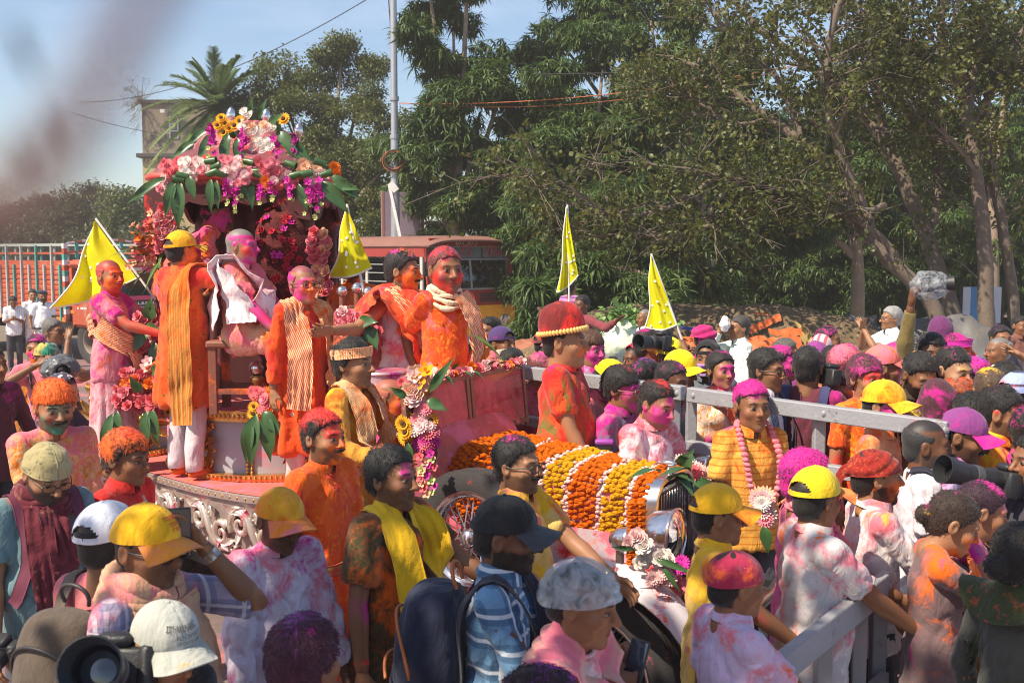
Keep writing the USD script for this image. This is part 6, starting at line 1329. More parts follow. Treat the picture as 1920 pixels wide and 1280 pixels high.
cluster(t, b, px_pts([(458, 210), (466, 216), (460, 224), (455, 238), (470, 236), (476, 244), (466, 248), (494, 234), (500, 240), (490, 246), (482, 262), (488, 270), (500, 264), (505, 275), (476, 276), (492, 282), (470, 262), (512, 240)]  , 270), 'daisy', [F_WHITE, F_WHITE, F_PALE, F_PEACH], .040)
for x, y in ((398, 236), (456, 246), (455, 262), (520, 266), (548, 250), (395, 250)): hang(t, b, at(x, y, 271), 9, .22, [F_MAG, LG])
for (x, y, dx, dz, L, w_) in ((405, 245, -.5, -.8, .36, .10), (428, 250, -.15, -1, .34, .11), (445, 258, .1, -1, .30, .09), (520, 245, .55, -.6, .40, .12), (530, 250, .8, -.7, .44, .11), (395, 240, -.9, -.6, .30, .08), (545, 262, .9, -.9, .36, .09), (505, 235, .5, .4, .2, .08), (470, 225, .1, .9, .22, .06), (484, 225, .4, .9, .22, .06), (372, 262, -.8, -.5, .3, .08)): bleaf(t, at(x, y, 269) - b, (dx, -.5, dz), L * .72, w_ * .72, up=(0, -1, .3))
for i in range(5): rolled(t, at(*[(432, 250), (512, 236), (522, 242), (450, 256), (425, 246)][i], 262) - b, rgF.normal(size=3))
t, b = arr('thick band of pink gerberas, orchids and rolled leaves along the canopy eave', CAN + (0, 0, 3.02))
def blobpx(cx, cy, rx, ry, n): return [(cx + rx * rgF.uniform(-1, 1), cy + ry * rgF.uniform(-1, 1)) for _ in range(int(n * 2.3))]
for cx, cy, rx, ry, n, ms in ((320, 315, 16, 14, 8, [F_PINK, F_ROSE]), (308, 345, 10, 14, 5, [F_PINK, F_PALE]), (362, 318, 22, 17, 15, [F_PALE, F_PINK, F_WHITE]), (432, 312, 18, 14, 10, [F_PALE, F_PINK]), (450, 332, 18, 12, 9, [F_PINK, F_PALE]), (500, 315, 20, 14, 11, [F_ROSE, F_PINK]), (530, 335, 22, 14, 11, [F_ROSE, F_PINK, F_PALE]), (580, 315, 18, 12, 8, [F_WHITE, F_PEACH]), (595, 332, 18, 12, 9, [F_PALE, F_WHITE]), (625, 320, 9, 10, 5, [F_ORNG, F_ROSE]), (505, 345, 14, 7, 5, [F_ROSE, F_ORNG])): cluster(t, b, [at(x, y, 281 - abs(x - 465) * .05 + rgF.uniform(-1.5, 2.5)) for x, y in blobpx(cx, cy, rx, ry, n)], 'daisy', ms, .036, nrm=np.array([(cx - 465) / 300, -1, .15]))
for i, (x, y) in enumerate(((395, 302), (398, 324), (415, 326), (405, 312), (468, 304), (478, 322), (485, 328), (555, 328), (545, 308), (600, 305), (612, 326), (342, 330), (335, 336), (575, 326))): rolled(t, at(x, y, 280) - b, (rgF.choice([-1, 1]), rgF.uniform(-.4, .2), rgF.uniform(-.4, .4)), .024, .08)
for x, y, n, L in ((425, 342, 11, .26), (440, 345, 12, .34), (448, 338, 9, .24), (510, 345, 8, .18), (578, 345, 12, .30), (592, 350, 13, .38), (600, 342, 11, .30), (487, 348, 9, .2), (545, 345, 9, .2)): hang(t, b, at(x, y, 281), int(n * .8), L * .62, [F_MAG, LG])
for (x, y, dx, dz, L, w_) in ((338, 340, -.05, -1, .42, .13), (328, 338, -.3, -1, .34, .10), (355, 330, .2, -.8, .22, .09), (395, 335, .0, -1, .30, .08), (406, 338, .05, -1, .26, .07), (310, 332, -.9, -.55, .42, .08), (605, 340, .65, -.75, .36, .13), (620, 328, .8, -.6, .36, .10), (470, 335, .05, -1, .28, .08), (460, 340, -.1, -1, .2, .07), (560, 345, .3, -.9, .26, .08), (625, 345, .9, -.15, .25, .09)): bleaf(t, at(x, y, 280) - b, (dx, -.35, dz), L * .74, w_ * .78, up=(0, -1, .2))
def spray_arr(label, base_px, s_, spec):
    t, b = arr(label, at(*base_px, s_)); return t, b
t, b = spray_arr('fan of pink gladioli and roses on the left canopy post', (318, 480), 262, 0)
for i in range(15):
    a = math.radians(85 + i * 9); d = np.array([math.cos(a) - .15, -.35, math.sin(a) * .9 + .25]); L = rgF.uniform(.16, .30); q = np.linspace(0, 1, 8)[:, None] * d * L; obj('stem', tube(q, .005, 5), STEM, t)
    for j in range(3, 8): obj('gladiolus', xf(orchid(.060 - .004 * j), frame_to(np.array([-.3, -1, .2]) + rgF.normal(0, .5, 3)), q[j] + rgF.normal(0, .012, 3)), [F_ROSE, F_PINK, F_PEACH, F_ORNG][i % 4], t)
cluster(t, b, px_pts(blobpx(312, 430, 18, 42, 34), 268), 'rose', [F_PINK, F_ROSE, F_PALE], .034)
for i in range(22): bleaf(t, np.array([rgF.uniform(-.08, .10), -.02, rgF.uniform(-.1, .1)]), (rgF.uniform(-1, .6), -.4, rgF.uniform(-1, .5)), rgF.uniform(.2, .4), .025, LEAFY if i % 3 else BIGL)
t, b = spray_arr('column of peach and pink roses on the right canopy post', (603, 470), 268, 0)
cluster(t, b, px_pts([(590, 435), (606, 440), (596, 450), (612, 452), (586, 452), (604, 468), (600, 472), (590, 486), (606, 490), (612, 478), (596, 500), (608, 508), (590, 512), (612, 520), (600, 528), (615, 535), (598, 545), (586, 470), (618, 462), (608, 548)], 268), 'rose', [F_PEACH, F_PINK, F_ROSE], .045)
for x, y in ((604, 482), (592, 498), (580, 500)): bleaf(t, at(x, y, 264) - b, (rgF.uniform(-1, 1), -.6, -.5), .16, .07)
for i in range(14): bleaf(t, at(572, 480, 262) - b, (rgF.uniform(-1, .3), -.2, rgF.uniform(-.6, .9)), rgF.uniform(.16, .3), .02)
t, b = spray_arr('dark red heap of petals and garlands on the throne inside the canopy', (530, 480), 262, 0)
v, f = sphere((0, 0, 0), (.21, .16, .36), 4); obj('petal_heap', (v * (1 + .10 * vnoise(v, 14, 3, 2))[:, None], f), plain('dark_petals', (.10, .012, .01), .95, var=.7, scale=40, bump=1, bscale=90, powder=((MAG, .68, 7), (RED, .62, 9))), t, True)
for i in range(80):
    d = rgF.normal(size=3); d[1] = -abs(d[1]); d /= np.linalg.norm(d); obj('petal', xf(orchid(.03), frame_to(d), d * np.array([.215, .165, .365])), [F_CRIM, F_CRIM, fmat('dark', (.2, .02, .02)), fmat('dark', (.2, .02, .02)), F_CRIM, F_MAG][i % 6], t)
def lump(label, spots, s_, kinds, leaves, r=.04, base=None):
    x, y = spots[0][:2]; t, b = arr(label, at(x, y, s_))
    for cx, cy, rx, ry, n, kd, ms in spots: cluster(t, b, [at(px, py, s_ + rgF.uniform(-5, 6)) for px, py in blobpx(cx, cy, rx, ry, n)], kd, ms, r)
    for (x, y, dx, dz, L, w_) in leaves: bleaf(t, at(x, y, s_ + 6) - b, (dx, -.45, dz), L, w_, up=(0, -1, .3))
    return t, b
lump('bank of red and pink blooms at the float front left, under the flag man', [(280, 720, 50, 22, 46, 'rose', [F_ROSE, F_ROSE, F_PINK, F_ORNG]), (300, 690, 30, 14, 16, 'orchid', [F_PALE, F_ORNG]), (250, 745, 35, 20, 26, 'rose', [F_ROSE, F_PINK, F_ROSE]), (305, 765, 28, 14, 14, 'daisy', [F_PINK, F_ROSE]), (325, 770, 10, 12, 5, 'sun', [F_SUN])], 268, 0, ((275, 770, .0, -1, .26, .08), (285, 765, .2, -1, .24, .08), (212, 775, -.3, -1, .28, .08), (220, 770, .1, -1, .2, .07), (285, 700, .4, .3, .16, .07), (265, 735, -.2, .5, .14, .07)))
lump('tall cluster of pink dahlias and dark leaves before the capped man, left', [(300, 615, 22, 22, 16, 'daisy', [F_PINK, F_ROSE, F_PALE]), (275, 600, 20, 14, 12, 'rose', [F_ROSE, F_PINK]), (268, 640, 14, 26, 12, 'rose', [F_ROSE, F_PINK]), (300, 650, 14, 12, 7, 'daisy', [F_PINK])], 262, 0, ((282, 600, .1, 1, .16, .10), (278, 618, -.4, -.6, .18, .09), (290, 640, .1, -1, .26, .09), (288, 655, .0, -1, .24, .08), (272, 610, .6, -.2, .16, .08)))
lump('small bunch of gerberas and long leaves on the dais drum edge', [(490, 752, 18, 20, 14, 'daisy', [F_ROSE, F_ORNG, F_PINK]), (482, 768, 8, 8, 4, 'sun', [F_SUN])], 284, 0, ((480, 775, -.1, -1, .34, .10), (500, 775, .1, -1, .30, .11), (495, 770, .5, -.6, .2, .09), (470, 785, -.1, -1, .28, .09)))
lump('bunch of pink and white flowers beside the seated man with outstretched arm', [(655, 600, 18, 16, 18, 'rose', [F_PINK, F_ROSE, F_PALE]), (690, 640, 22, 24, 20, 'rose', [F_ROSE, F_PINK]), (650, 620, 10, 10, 6, 'daisy', [F_WHITE, F_PALE])], 296, 0, ((672, 605, .5, .1, .14, .08), (690, 612, .3, -.6, .16, .09), (682, 628, -.2, -.9, .16, .08)), r=.034)
t, b = lump('bouquet of sunflowers and pale chrysanthemums at the left end of the windscreen', [(772, 770, 5, 5, 2, 'sun', [F_SUN]), (760, 795, 6, 6, 3, 'sun', [F_SUN]), (764, 815, 7, 8, 3, 'sun', [F_SUN]), (805, 785, 6, 6, 2, 'sun', [F_SUN]), (790, 775, 14, 12, 10, 'daisy', [F_PALE, F_PINK]), (790, 800, 16, 14, 14, 'daisy', [F_PALE, F_WHITE, F_PINK]), (800, 820, 16, 14, 12, 'daisy', [F_PINK, F_MAG, F_ROSE]), (790, 715, 16, 22, 18, 'orchid', [F_PEACH, F_SUN, F_PALE]), (780, 740, 12, 12, 10, 'rose', [F_PEACH, F_PALE])], 356, 0, ((805, 735, .5, .8, .22, .05), (800, 750, .8, -.3, .12, .06), (762, 745, -.6, .5, .10, .045), (765, 830, .1, -1, .14, .05)), r=.042)
for i in range(16):
    p = at(800 + rgF.uniform(-14, 14), 850 + i * 5, 376) - b; obj('orchid', xf(orchid(.026), frame_to((-.3, -1, .3)), p), [F_MAG, F_ROSE, LG, F_PEACH][i % 4], t)
t, b = arr('row of peach roses along the top of the windscreen', W_CAR((-1.28, 0, 1.72)))
for k in range(26):
    u = -.72 + 1.44 * k / 25; p = W_CAR((-1.26 - rgF.uniform(0, .03), u, 1.715 + rgF.uniform(-.012, .03))); flower(t, 'rose' if k % 4 else 'daisy', p - b, (.2, -1, .5), [F_PEACH, F_PALE, F_ORNG, F_PINK][k % 4] if k % 3 else F_ROSE, .036, rgF)
for k in range(14): bleaf(t, W_CAR((-1.28, -.7 + k * .108, 1.72)) - b, (rgF.uniform(-1, 1), -.3, rgF.uniform(-.2, .8)), rgF.uniform(.08, .14), .035)
bleaf(t, W_CAR((-1.26, .48, 1.72)) - b, (-.6, .2, 1.0), .30, .05, LEAFY)
t, b = lump('bouquet of crimson and orange gerberas with curled leaves on the radiator', [(1240, 925, 12, 12, 7, 'daisy', [F_CRIM, F_CRIM, F_ORNG]), (1250, 918, 3, 3, 1, 'daisy', [F_ROSE]), (1285, 880, 20, 16, 10, 'daisy', [F_CRIM, F_ROSE, F_WHITE]), (1310, 895, 16, 16, 8, 'daisy', [F_PALE, F_PEACH, F_ORNG]), (1255, 950, 3, 3, 1, 'daisy', [F_ORNG]), (1225, 945, 6, 6, 2, 'daisy', [F_PINK]), (1200, 920, 8, 10, 3, 'daisy', [F_CRIM]), (1205, 965, 4, 4, 1, 'daisy', [F_ROSE]), (1275, 935, 10, 6, 3, 'daisy', [F_ORNG, F_SUN, F_PINK])], 338, 0, ((1190, 950, -.1, -1, .26, .10), (1215, 960, .0, -1, .28, .11), (1245, 960, .1, -1, .24, .10), (1240, 890, -.7, .3, .16, .09), (1270, 885, .3, .6, .16, .10), (1295, 900, .7, -.3, .18, .09), (1230, 900, -.6, -.2, .14, .08)), r=.046)
for x, y in ((1238, 888), (1262, 890), (1280, 868), (1295, 885), (1255, 902)): bleaf(t, at(x, y, 394) - b, (rgF.uniform(-1, 1), -.3, rgF.uniform(.1, .8)), .13, .07, None, 1.1)
t, b = lump('spray of cream roses and carnations lying on the near front wing', [(1206, 1050, 6, 5, 2, 'rose', [F_WHITE]), (1240, 1048, 18, 8, 6, 'rose', [F_WHITE, F_WHITE, F_PALE]), (1240, 1080, 18, 8, 9, 'daisy', [F_PALE, F_PINK]), (1276, 1058, 6, 8, 4, 'daisy', [F_PINK, F_MAG]), (1190, 1010, 14, 8, 4, 'rose', [F_WHITE, F_PALE]), (1205, 1022, 6, 6, 2, 'rose', [F_WHITE]), (1280, 1095, 10, 8, 5, 'daisy', [F_PINK, F_ROSE])], 408, 0, ((1225, 1045, .8, -.2, .2, .03), (1190, 1030, -.6, .2, .12, .025), (1240, 1060, .5, -.6, .14, .025)), r=.034)
t, b = lump('pale chrysanthemums between the far headlamp and the yellow cap', [(1432, 960, 8, 22, 10, 'daisy', [F_PALE, F_WHITE, F_PINK]), (1425, 935, 10, 8, 5, 'daisy', [F_PALE, F_PEACH])], 372, 0, ((1430, 985, .2, -1, .14, .06),), r=.048)
# garland balls hanging in the front wheel arch of marigolds
t = thing('garland', 'short double strand of orange marigolds hanging at the radiator side', 'garland', at(1193, 985, 402)); 
for k in range(10):
    for q in (-.022, .022): obj('blossom', mari(np.array([q, 0, .10 - k * .030]), .025, rgF), MG['o'], t)
# ------------------------------------------------------------------ flags
FLG = M('flag_yellow', {'tc': ('texture_coordinate', {}), 'n': ('noise_texture', {'scale': 5, 'detail': 4}), 'r': ('rgb_ramp', {'ramp': [(.3, (.84, .74, .012)), (.6, (.90, .90, .02)), (.8, (.88, .74, .015))]}), 'p': ('principled_bsdf', {'roughness': .7, 'specular_ior_level': .3}), 't': ('translucent_bsdf', {}), 'm': ('mix_closure', {'fac': .42})}, [('tc.object', 'n.vector'), ('n.fac', 'r.fac'), ('r.color', 'p.base_color'), ('r.color', 't.color'), ('p.BSDF', 'm.closure1'), ('t.BSDF', 'm.closure2')], 'm.closure')
FRG = plain('flag_fringe', (.78, .76, .62), .6); MIR = plain('flag_mirror', (.85, .83, .78), .3, .2)
def flag(label, tip, low, tail, pole_end, s_, waves=3, amp=.05, dots=14, seed=1, pole_top=None):
    """A triangular pennant: tip and low on the staff, tail the far corner (pixels)."""
    A, B, C, D = (at(*q, s_) for q in (tip, low, tail, pole_end)); t = thing('flag', label, 'flag', D); n, m = 30, 24; rg = np.random.default_rng(seed)
    A0 = at(*(pole_top or tip), s_); obj('staff', tube([A0 + (0, .015, .02) - D, D - D], .009, 8), plain('staff_white', (.70, .70, .66), .5), t, True)
    u = np.linspace(0, 1, n); v = np.linspace(0, 1, m); G = np.zeros((n, m, 3))
    for i, a in enumerate(u):
        p = A * (1 - a) + B * a; q = A * (1 - a) + C * a
        G[i] = p + (q - p) * (v * (1 + .10 * np.sin(PI * a * 2.2)))[:, None]; G[i, :, 1] += amp * np.sin(v * waves * PI + a * 2.5) * v * (.2 + a) + .012 * np.sin(v * 17 + a * 9) * a; G[i, :, 2] += -.03 * np.sin(PI * v) * a
    c = obj('cloth', sheet(G - D, .004), FLG, t, True); k = G[-1] - D
    obj('fringe', tube(k, .007, 6), FRG, c, True); obj('fringe', tube(G[:, -1] - D, .006, 6), FRG, c, True)
    nn = np.cross(C - A, B - A); nn /= np.linalg.norm(nn); nn = nn if nn[1] < 0 else -nn
    for _ in range(dots):
        i, j = int(n * math.sqrt(rg.uniform(.05, .97))), rg.integers(2, m - 2); i = min(i, n - 1); obj('mirror', xf(lathe([(0, .004), (.008, .004), (.011, 0), (.008, -.003)], 10), frame_to(nn), G[i, j] - D + nn * .007), MIR, c)
    return t
# ------------------------------------------------------------------ the crowd
def K(base, *pw, pat=None, uv=False, sd=0, wr=.4):
    ps = tuple((PCOL[p[0]], int(p[1:3]) / 100 - .045, float(p[3:] or 5)) for p in pw); return cloth(tuple(base), pat, ps, sd, .9, wr, uv)
SPEC = plain('spectacle_black', (.02, .02, .02), .3); BLKC = plain('camera_black', (.025, .025, .027), .45, bump=.2, bscale=200); LENSG = plain('lens_glass', (.02, .02, .03), .05, 0, spec=.9, coat=1.0)
STR = lambda sd=0, c=(.72, .12, .012), c2=(.78, .62, .42): K(c, 'o60', pat=('stripes', 'y', 26, c2, .42, .5), uv=True, sd=sd)
WHITE, CREAM, OCH, ORK, PEACH = (.72, .70, .70), (.66, .52, .34), (.60, .27, .05), (.78, .085, .012), (.74, .36, .16)
KURT = lambda *p, sd=0: K(ORK, *p, pat=('print', 26, (.82, .26, .015), .56), sd=sd)
YCAP = lambda sd=0: K((.80, .42, .012), 'o68', 'r74', sd=sd)
YCAP2 = lambda sd=0: K((.82, .58, .012), sd=sd)
DEN, DARK, GREYT, WHT = K((.10, .14, .24)), K((.05, .045, .055), sd=2), K((.16, .17, .2), sd=3), K((.66, .62, .60), 'p58', sd=4)
DK = (.012, .010, .009); GRY = (.20, .19, .18)
B_ = .14
def ppl(*a, **k): return person(*a, **k)
def cam_thing(label, c, d, big=1.0, lens=.10, wrap=None, hood=True):
    """A camera at c whose lens looks along d."""
    d = np.asarray(d, float); d /= np.linalg.norm(d); x = np.cross(d, (0, 0, 1)); x /= np.linalg.norm(x); z = np.cross(x, d); F = np.stack([x, d, z], 1) * big; t = thing('camera', label, 'camera', c)
    obj('camera_body', xf(join(box((-.07, -.03, -.045), (.07, .03, .045), .012), box((-.03, -.03, .04), (.03, .035, .07), .012), box((-.075, -.01, -.05), (-.045, .05, .045), .012)), F), BLKC, t, 40)
    pr = [(0, 0), (.033, 0), (.036, .02), (.034, .03), (.038, .04), (.038, lens * .8), (.042, lens * .82), (.044, lens)] + ([(.046, lens + .005), (.052, lens + .05), (.049, lens + .05), (.040, lens + .004)] if hood else [(.040, lens), (.038, lens - .006)])
    L = obj('lens', xf(lathe(pr, 28), F @ np.array([[1, 0, 0], [0, 0, 1], [0, -1, 0.0]]), F @ np.array([0, .03, 0])), BLKC, t, 40)
    obj('front_glass', xf(lathe([(0, lens - .002), (.02, lens - .004), (.038, lens - .01)], 24), F @ np.array([[1, 0, 0], [0, 0, 1], [0, -1, 0.0]]), F @ np.array([0, .03, 0])), LENSG, L, True)
    obj('ring', xf(lathe([(.0385, lens * .45), (.0405, lens * .47), (.0405, lens * .6), (.0385, lens * .62)], 28), F @ np.array([[1, 0, 0], [0, 0, 1], [0, -1, 0.0]]), F @ np.array([0, .03, 0])), plain('ring_grey', (.07, .07, .07), .5), L)
    if wrap is not None:
        v, f = sphere((0, .02, 0), (.125, .12, .10), 4); v = v + vnormals(v, f) * (.03 * vnoise(v, 12, 3, 7) + .016 * np.abs(vnoise(v, 30, 2, 8)))[:, None]; k = v[f].mean(1); f = f[~((k[:, 1] > .07) & (np.hypot(k[:, 0], k[:, 2]) < .05))]; obj('plastic_wrap', xf((v, f), F), wrap, t, True)
    return t
def phone(label, c, d):
    F = frame_to(d); t = thing('phone', label, 'phone', c); obj('case', xf(box((-.038, -.078, -.005), (.038, .078, .005), .004), F), BLKC, t, 40); obj('screen', xf(box((-.034, -.072, .0052), (.034, .072, .0058)), F), LENSG, t)
    obj('camera_eye', xf(box((-.03, .045, -.0075), (-.008, .070, -.0052), .001), F), LENSG, t); return t
def backpack(P, label, m, m2, sc=1.0, z=1.22, wide=.15, deep=.15, hgt=.24, x=0.0):
    c = P.w(P.bend(np.array([[x, .13 + deep * .5, z]]))[0]); t = thing('backpack', label, 'backpack', c, math.degrees(math.atan2(P.R3[1, 0], P.R3[0, 0])), sc=P.k * sc)
    def fn(p):
        d = smax(s_ell(p, (0, 0, 0), (wide * 1.12, deep * .80, hgt * 1.18)), np.maximum(np.abs(p[:, 2]) - hgt, np.maximum(np.abs(p[:, 0]) - wide, p[:, 1] * -1 - deep * .45)), .05)
        return smin(d, s_ell(p, (0, deep * .45, -hgt * .35), (wide * .85, deep * .45, hgt * .5)), .03) - .006 * vnoise(p, 14, 2, 3)
    obj('bag', surf(fn, (-wide - .08, -deep - .05, -hgt - .08), (wide + .08, deep * 1.3, hgt + .08), .013), m, t, True)
    obj('handle', tube(spline([(-.05, -deep * .4, hgt), (-.04, -deep * .3, hgt + .06), (.04, -deep * .3, hgt + .06), (.05, -deep * .4, hgt)], 12), .007, 6), m2, t, True)
    obj('zip', tube(spline([(-wide * .9, deep * .35, .0), (-wide * .6, deep * .62, hgt * .55), (0, deep * .74, hgt * .68), (wide * .6, deep * .62, hgt * .55), (wide * .9, deep * .35, .0)], 24), .006, 5), m2, t, True)
    obj('zip', tube(spline([(-wide * .8, deep * .80, -hgt * .02), (0, deep * .95, hgt * .08), (wide * .8, deep * .80, -hgt * .02)], 18), .006, 5), m2, t, True); return t
# ---- on the float
f1 = ppl('bald red-faced man in pink print shirt holding a flag staff at the float edge', 211, 478, 268, 82, .84, 1, 'bald', hc=(.35, .06, .05), hp=(('r', .7),), face=(('r', .62), ('o', .3)), beard=2, top='tee', tm=K((.66, .22, .26), 'm52', 'o57'), low=K((.70, .46, .46), 'p44', 'r56'), fat=.045, w=.98, R=(-.14, -.46, 1.16), L=(.10, -.44, 1.16), hands=('grip', 'grip'), bare=True, head=(0, -22, 0),
    gear=(('scarf', STR(1), [[(-.18, .02, 1.22), (-.14, -.14, 1.10), (.02, -.20, 1.02), (.14, -.15, 1.0), (.19, .0, 1.06), (.12, .14, 1.14), (-.08, .15, 1.2), (-.18, .05, 1.24)]], .15, .012, 4), ('scarf', STR(2), [[(-.06, -.19, 1.05), (-.03, -.22, .92), (-.03, -.2, .74)]], .12, .01, 3), ('skirtfold', K((.70, .40, .42), 'p44', 'r53'), 1.0, .12, .165, .045)))
f2 = ppl('man in orange cap and long orange kurta seen from behind, arm raised on the float', 344, 426, 277, 142, .94, 2, 'short', face=(('o', .6), ('r', .3)), top='kurta', tm=K((.70, .10, .015), 'r54', pat=('dots', 17, (.05, .13, .03), .16)), hem=.52, sleeve='s', low=K((.66, .55, .58), 'p50', 'y54', 'm60'), R=(-.26, -.26, 1.58), Rp=(-.7, .3, -.9), L=(.18, -.30, 1.25), fat=.03, w=1.02, bare=True, hands=('relax', 'relax'),
    gear=(('cap', K((.80, .40, .015), 'o62')), ('watch', plain('steel_bangle', (.75, .75, .75), .2, .9), 0, .032, .008), ('scarf', K((.60, .16, .03), 'o55', pat=('stripes', 'x', 9, (.45, .28, .06), .35), uv=True), [[(-.13, -.14, 1.15), (-.13, -.05, 1.44), (-.14, .06, 1.43), (-.16, .15, 1.2), (-.19, .17, .9), (-.22, .19, .62), (-.24, .2, .42)]], .15, .014, 4)))
f3 = ppl('man in magenta-dusted shirt bending forward inside the canopy', 432, 374, 258, 108, 1.42, 2, 'short', hp=(('m', .75), ('u', .3)), face=(('m', .62),), top='shirt', tm=K((.62, .16, .20), 'm50', 'o52'), lean=38, R=(-.2, -.4, 1.15), L=(.15, -.45, 1.2), low=K((.5, .2, .2), 'p50'))
f4 = ppl('balding man wrapped in a white shawl seated on the wooden stool', 458, 412, 280, 78, sit=1.88, tone=1, hair='bald', hc=GRY, hp=(('m', .6), ('g', .3)), face=(('m', .62), ('r', .3)), top='kurta', hem=.7, sleeve='s', tm=K((.62, .34, .20), 'p48', 'o56'), low=K((.62, .22, .24), 'm52', 'p46'), R=(-.22, -.36, .98), L=(.12, -.36, 1.0), fat=.05, w=1.02, bare=True, kind='r',
    gear=(('scarf', K((.82, .74, .74), 'p56', sd=9), [[(.10, -.20, .86), (-.04, -.2, 1.12), (-.10, -.10, 1.36), (-.14, .06, 1.40), (-.16, .14, 1.22), (-.16, .16, 1.02)]], .32, .012, 4, 'shawl'), ('scarf', K((.82, .70, .72), 'm58', sd=8), [[(-.28, -.12, 1.06), (-.23, -.03, 1.3), (-.16, .05, 1.42), (.05, .10, 1.44), (.20, .04, 1.36)]], .20, .012, 4, 'shawl')))
f5 = ppl('bespectacled man in orange kurta with striped stole standing on the float', 570, 491, 290, 42, .82, 1, 'bald', hc=(.3, .08, .1), hp=(('m', .75),), face=(('m', .4), ('o', .45)), top='kurta', sleeve='l', hem=.40, tm=K((.76, .085, .012), 'r56', 'm62', 'o64'), low=K((.70, .50, .44), 'p56'), hs=1.12, gear=(('glasses', SPEC), ('scarf', STR(3), [[(-.14, -.15, .72), (-.13, -.17, 1.0), (-.12, -.13, 1.25), (-.11, -.05, 1.43), (-.06, .06, 1.455)]], .17, .012, 4), ('scarf', STR(4, (.70, .28, .03)), [[(.06, .06, 1.46), (.11, -.05, 1.43), (.13, -.13, 1.2), (.16, -.15, .9), (.2, -.14, .66)]], .13, .012, 3)), bare=True)
f6 = ppl('dark-faced man looking out behind the ornate seat beside the raised flag', 665, 466, 262, 15, .94, 3, 'short', hp=(('o', .5), ('r', .4)), face=(('o', .35), ('r', .2)), top='shirt', tm=K((.5, .12, .05), 'o52'))
f7 = ppl('moustached man in saffron wrap seated with one arm stretched along the chair', 757, 451, 290, 62, sit=1.64, tone=1, hair='short', hp=(('m', .45), ('o', .2)), face=(('r', .45), ('o', .3)), beard=2, top='tee', tm=K((.70, .55, .54), 'p50', 'o60'), low=K((.72, .14, .02), 'r60', 'o50'), sleeve='n', R=(-.66, .02, 1.26), Rp=(0, .3, -1), L=(.12, -.52, .86), w=1.04, bare=True, hs=1.02, hands=('relax', 'relax'), head=(4, 14, 0),
    gear=(('scarf', K((.76, .12, .025), 'r58', 'p64'), [[(-.34, .04, 1.33), (-.17, .03, 1.45), (-.10, -.10, 1.38), (-.02, -.16, 1.2), (.08, -.16, 1.02)]], .26, .014, 4, 'wrap'), ('scarf', STR(5), [[(-.06, .06, 1.455), (-.10, -.03, 1.45), (-.09, -.13, 1.33), (-.02, -.18, 1.15), (.04, -.2, .98)]], .11, .01, 3), ('scarf', K((.74, .17, .03), 'o52'), [[(.20, -.06, 1.0), (.18, -.10, 1.2), (.14, -.04, 1.42), (.10, .08, 1.42), (.0, .12, 1.3)]], .24, .014, 4, 'wrap')))
f8 = ppl('stout man in orange print kurta with striped scarf standing in the car', 838, 458, 300, 30, .72, 2, 'short', hc=(.12, .03, .03), hp=(('r', .6), ('m', .45)), face=(('r', .30), ('m', .15)), beard=1, top='kurta', hem=.55, sleeve='h', tm=KURT('r62', 'p64'), R=(-.12, .17, .95), L=(.14, .17, .95), Rp=(-.3, 1, 0), Lp=(.3, 1, 0), w=.84, fat=.01, kind='r', low=K(ORK, 'p52'), gear=(('neckwrap', STR(6), .7), ('scarf', STR(6), [[(.05, -.10, 1.44), (.11, -.15, 1.3), (.13, -.18, 1.05), (.14, -.18, .78)]], .14, .01, 3)), hs=1.12)
f9 = ppl('young man with striped headband and ochre kurta standing beside the drum vessel', 668, 628, 352, 66, .38, 1, 'puff', hp=(('o', .3),), face=(('o', .25),), beard=1, top='kurta', tm=K((.62, .29, .04), 'o56', 'y60'), sleeve='l', R=(-.16, -.30, 1.08), L=(.16, -.34, 1.1), gear=(('headband', K((.78, .52, .30), pat=('stripes', 'x', 24, (.74, .16, .02), .45), uv=True)), ('scarf', STR(7, (.62, .24, .03)), None, .12)), hs=1.06)
f10 = ppl('elderly pink-dusted driver with a garland seated behind the windscreen bouquet', 738, 690, 314, 74, sit=.92, tone=2, hair='bald', hc=(.4, .12, .08), hp=(('o', .6), ('m', .4)), face=(('o', .5), ('m', .3)), top='tee', tm=K((.66, .46, .52), 'm50', 'p50'), R=(-.16, -.40, 1.15), L=(.1, -.42, 1.15), hands=('grip', 'grip'), gear=(('garland', F_ROSE, 1.2, .018),))
f11 = ppl('magenta-haired passenger sitting low behind the windscreen roses', 856, 690, 292, 70, sit=.92, tone=2, hair='short', hp=(('m', .8),), face=(('m', .6),), top='kurta', tm=K((.66, .30, .26), 'p48', 'o58'))
f12 = ppl('bearded man in orange cap looking down beside the far side of the car', 903, 640, 296, 60, B_, 2, 'short', beard=3.2, face=(('r', .3),), top='shirt', tm=K((.7, .16, .03), 'r54'), gear=(('cap', K((.74, .32, .03), 'o54', 'p60')),), head=(14, 0, 0))
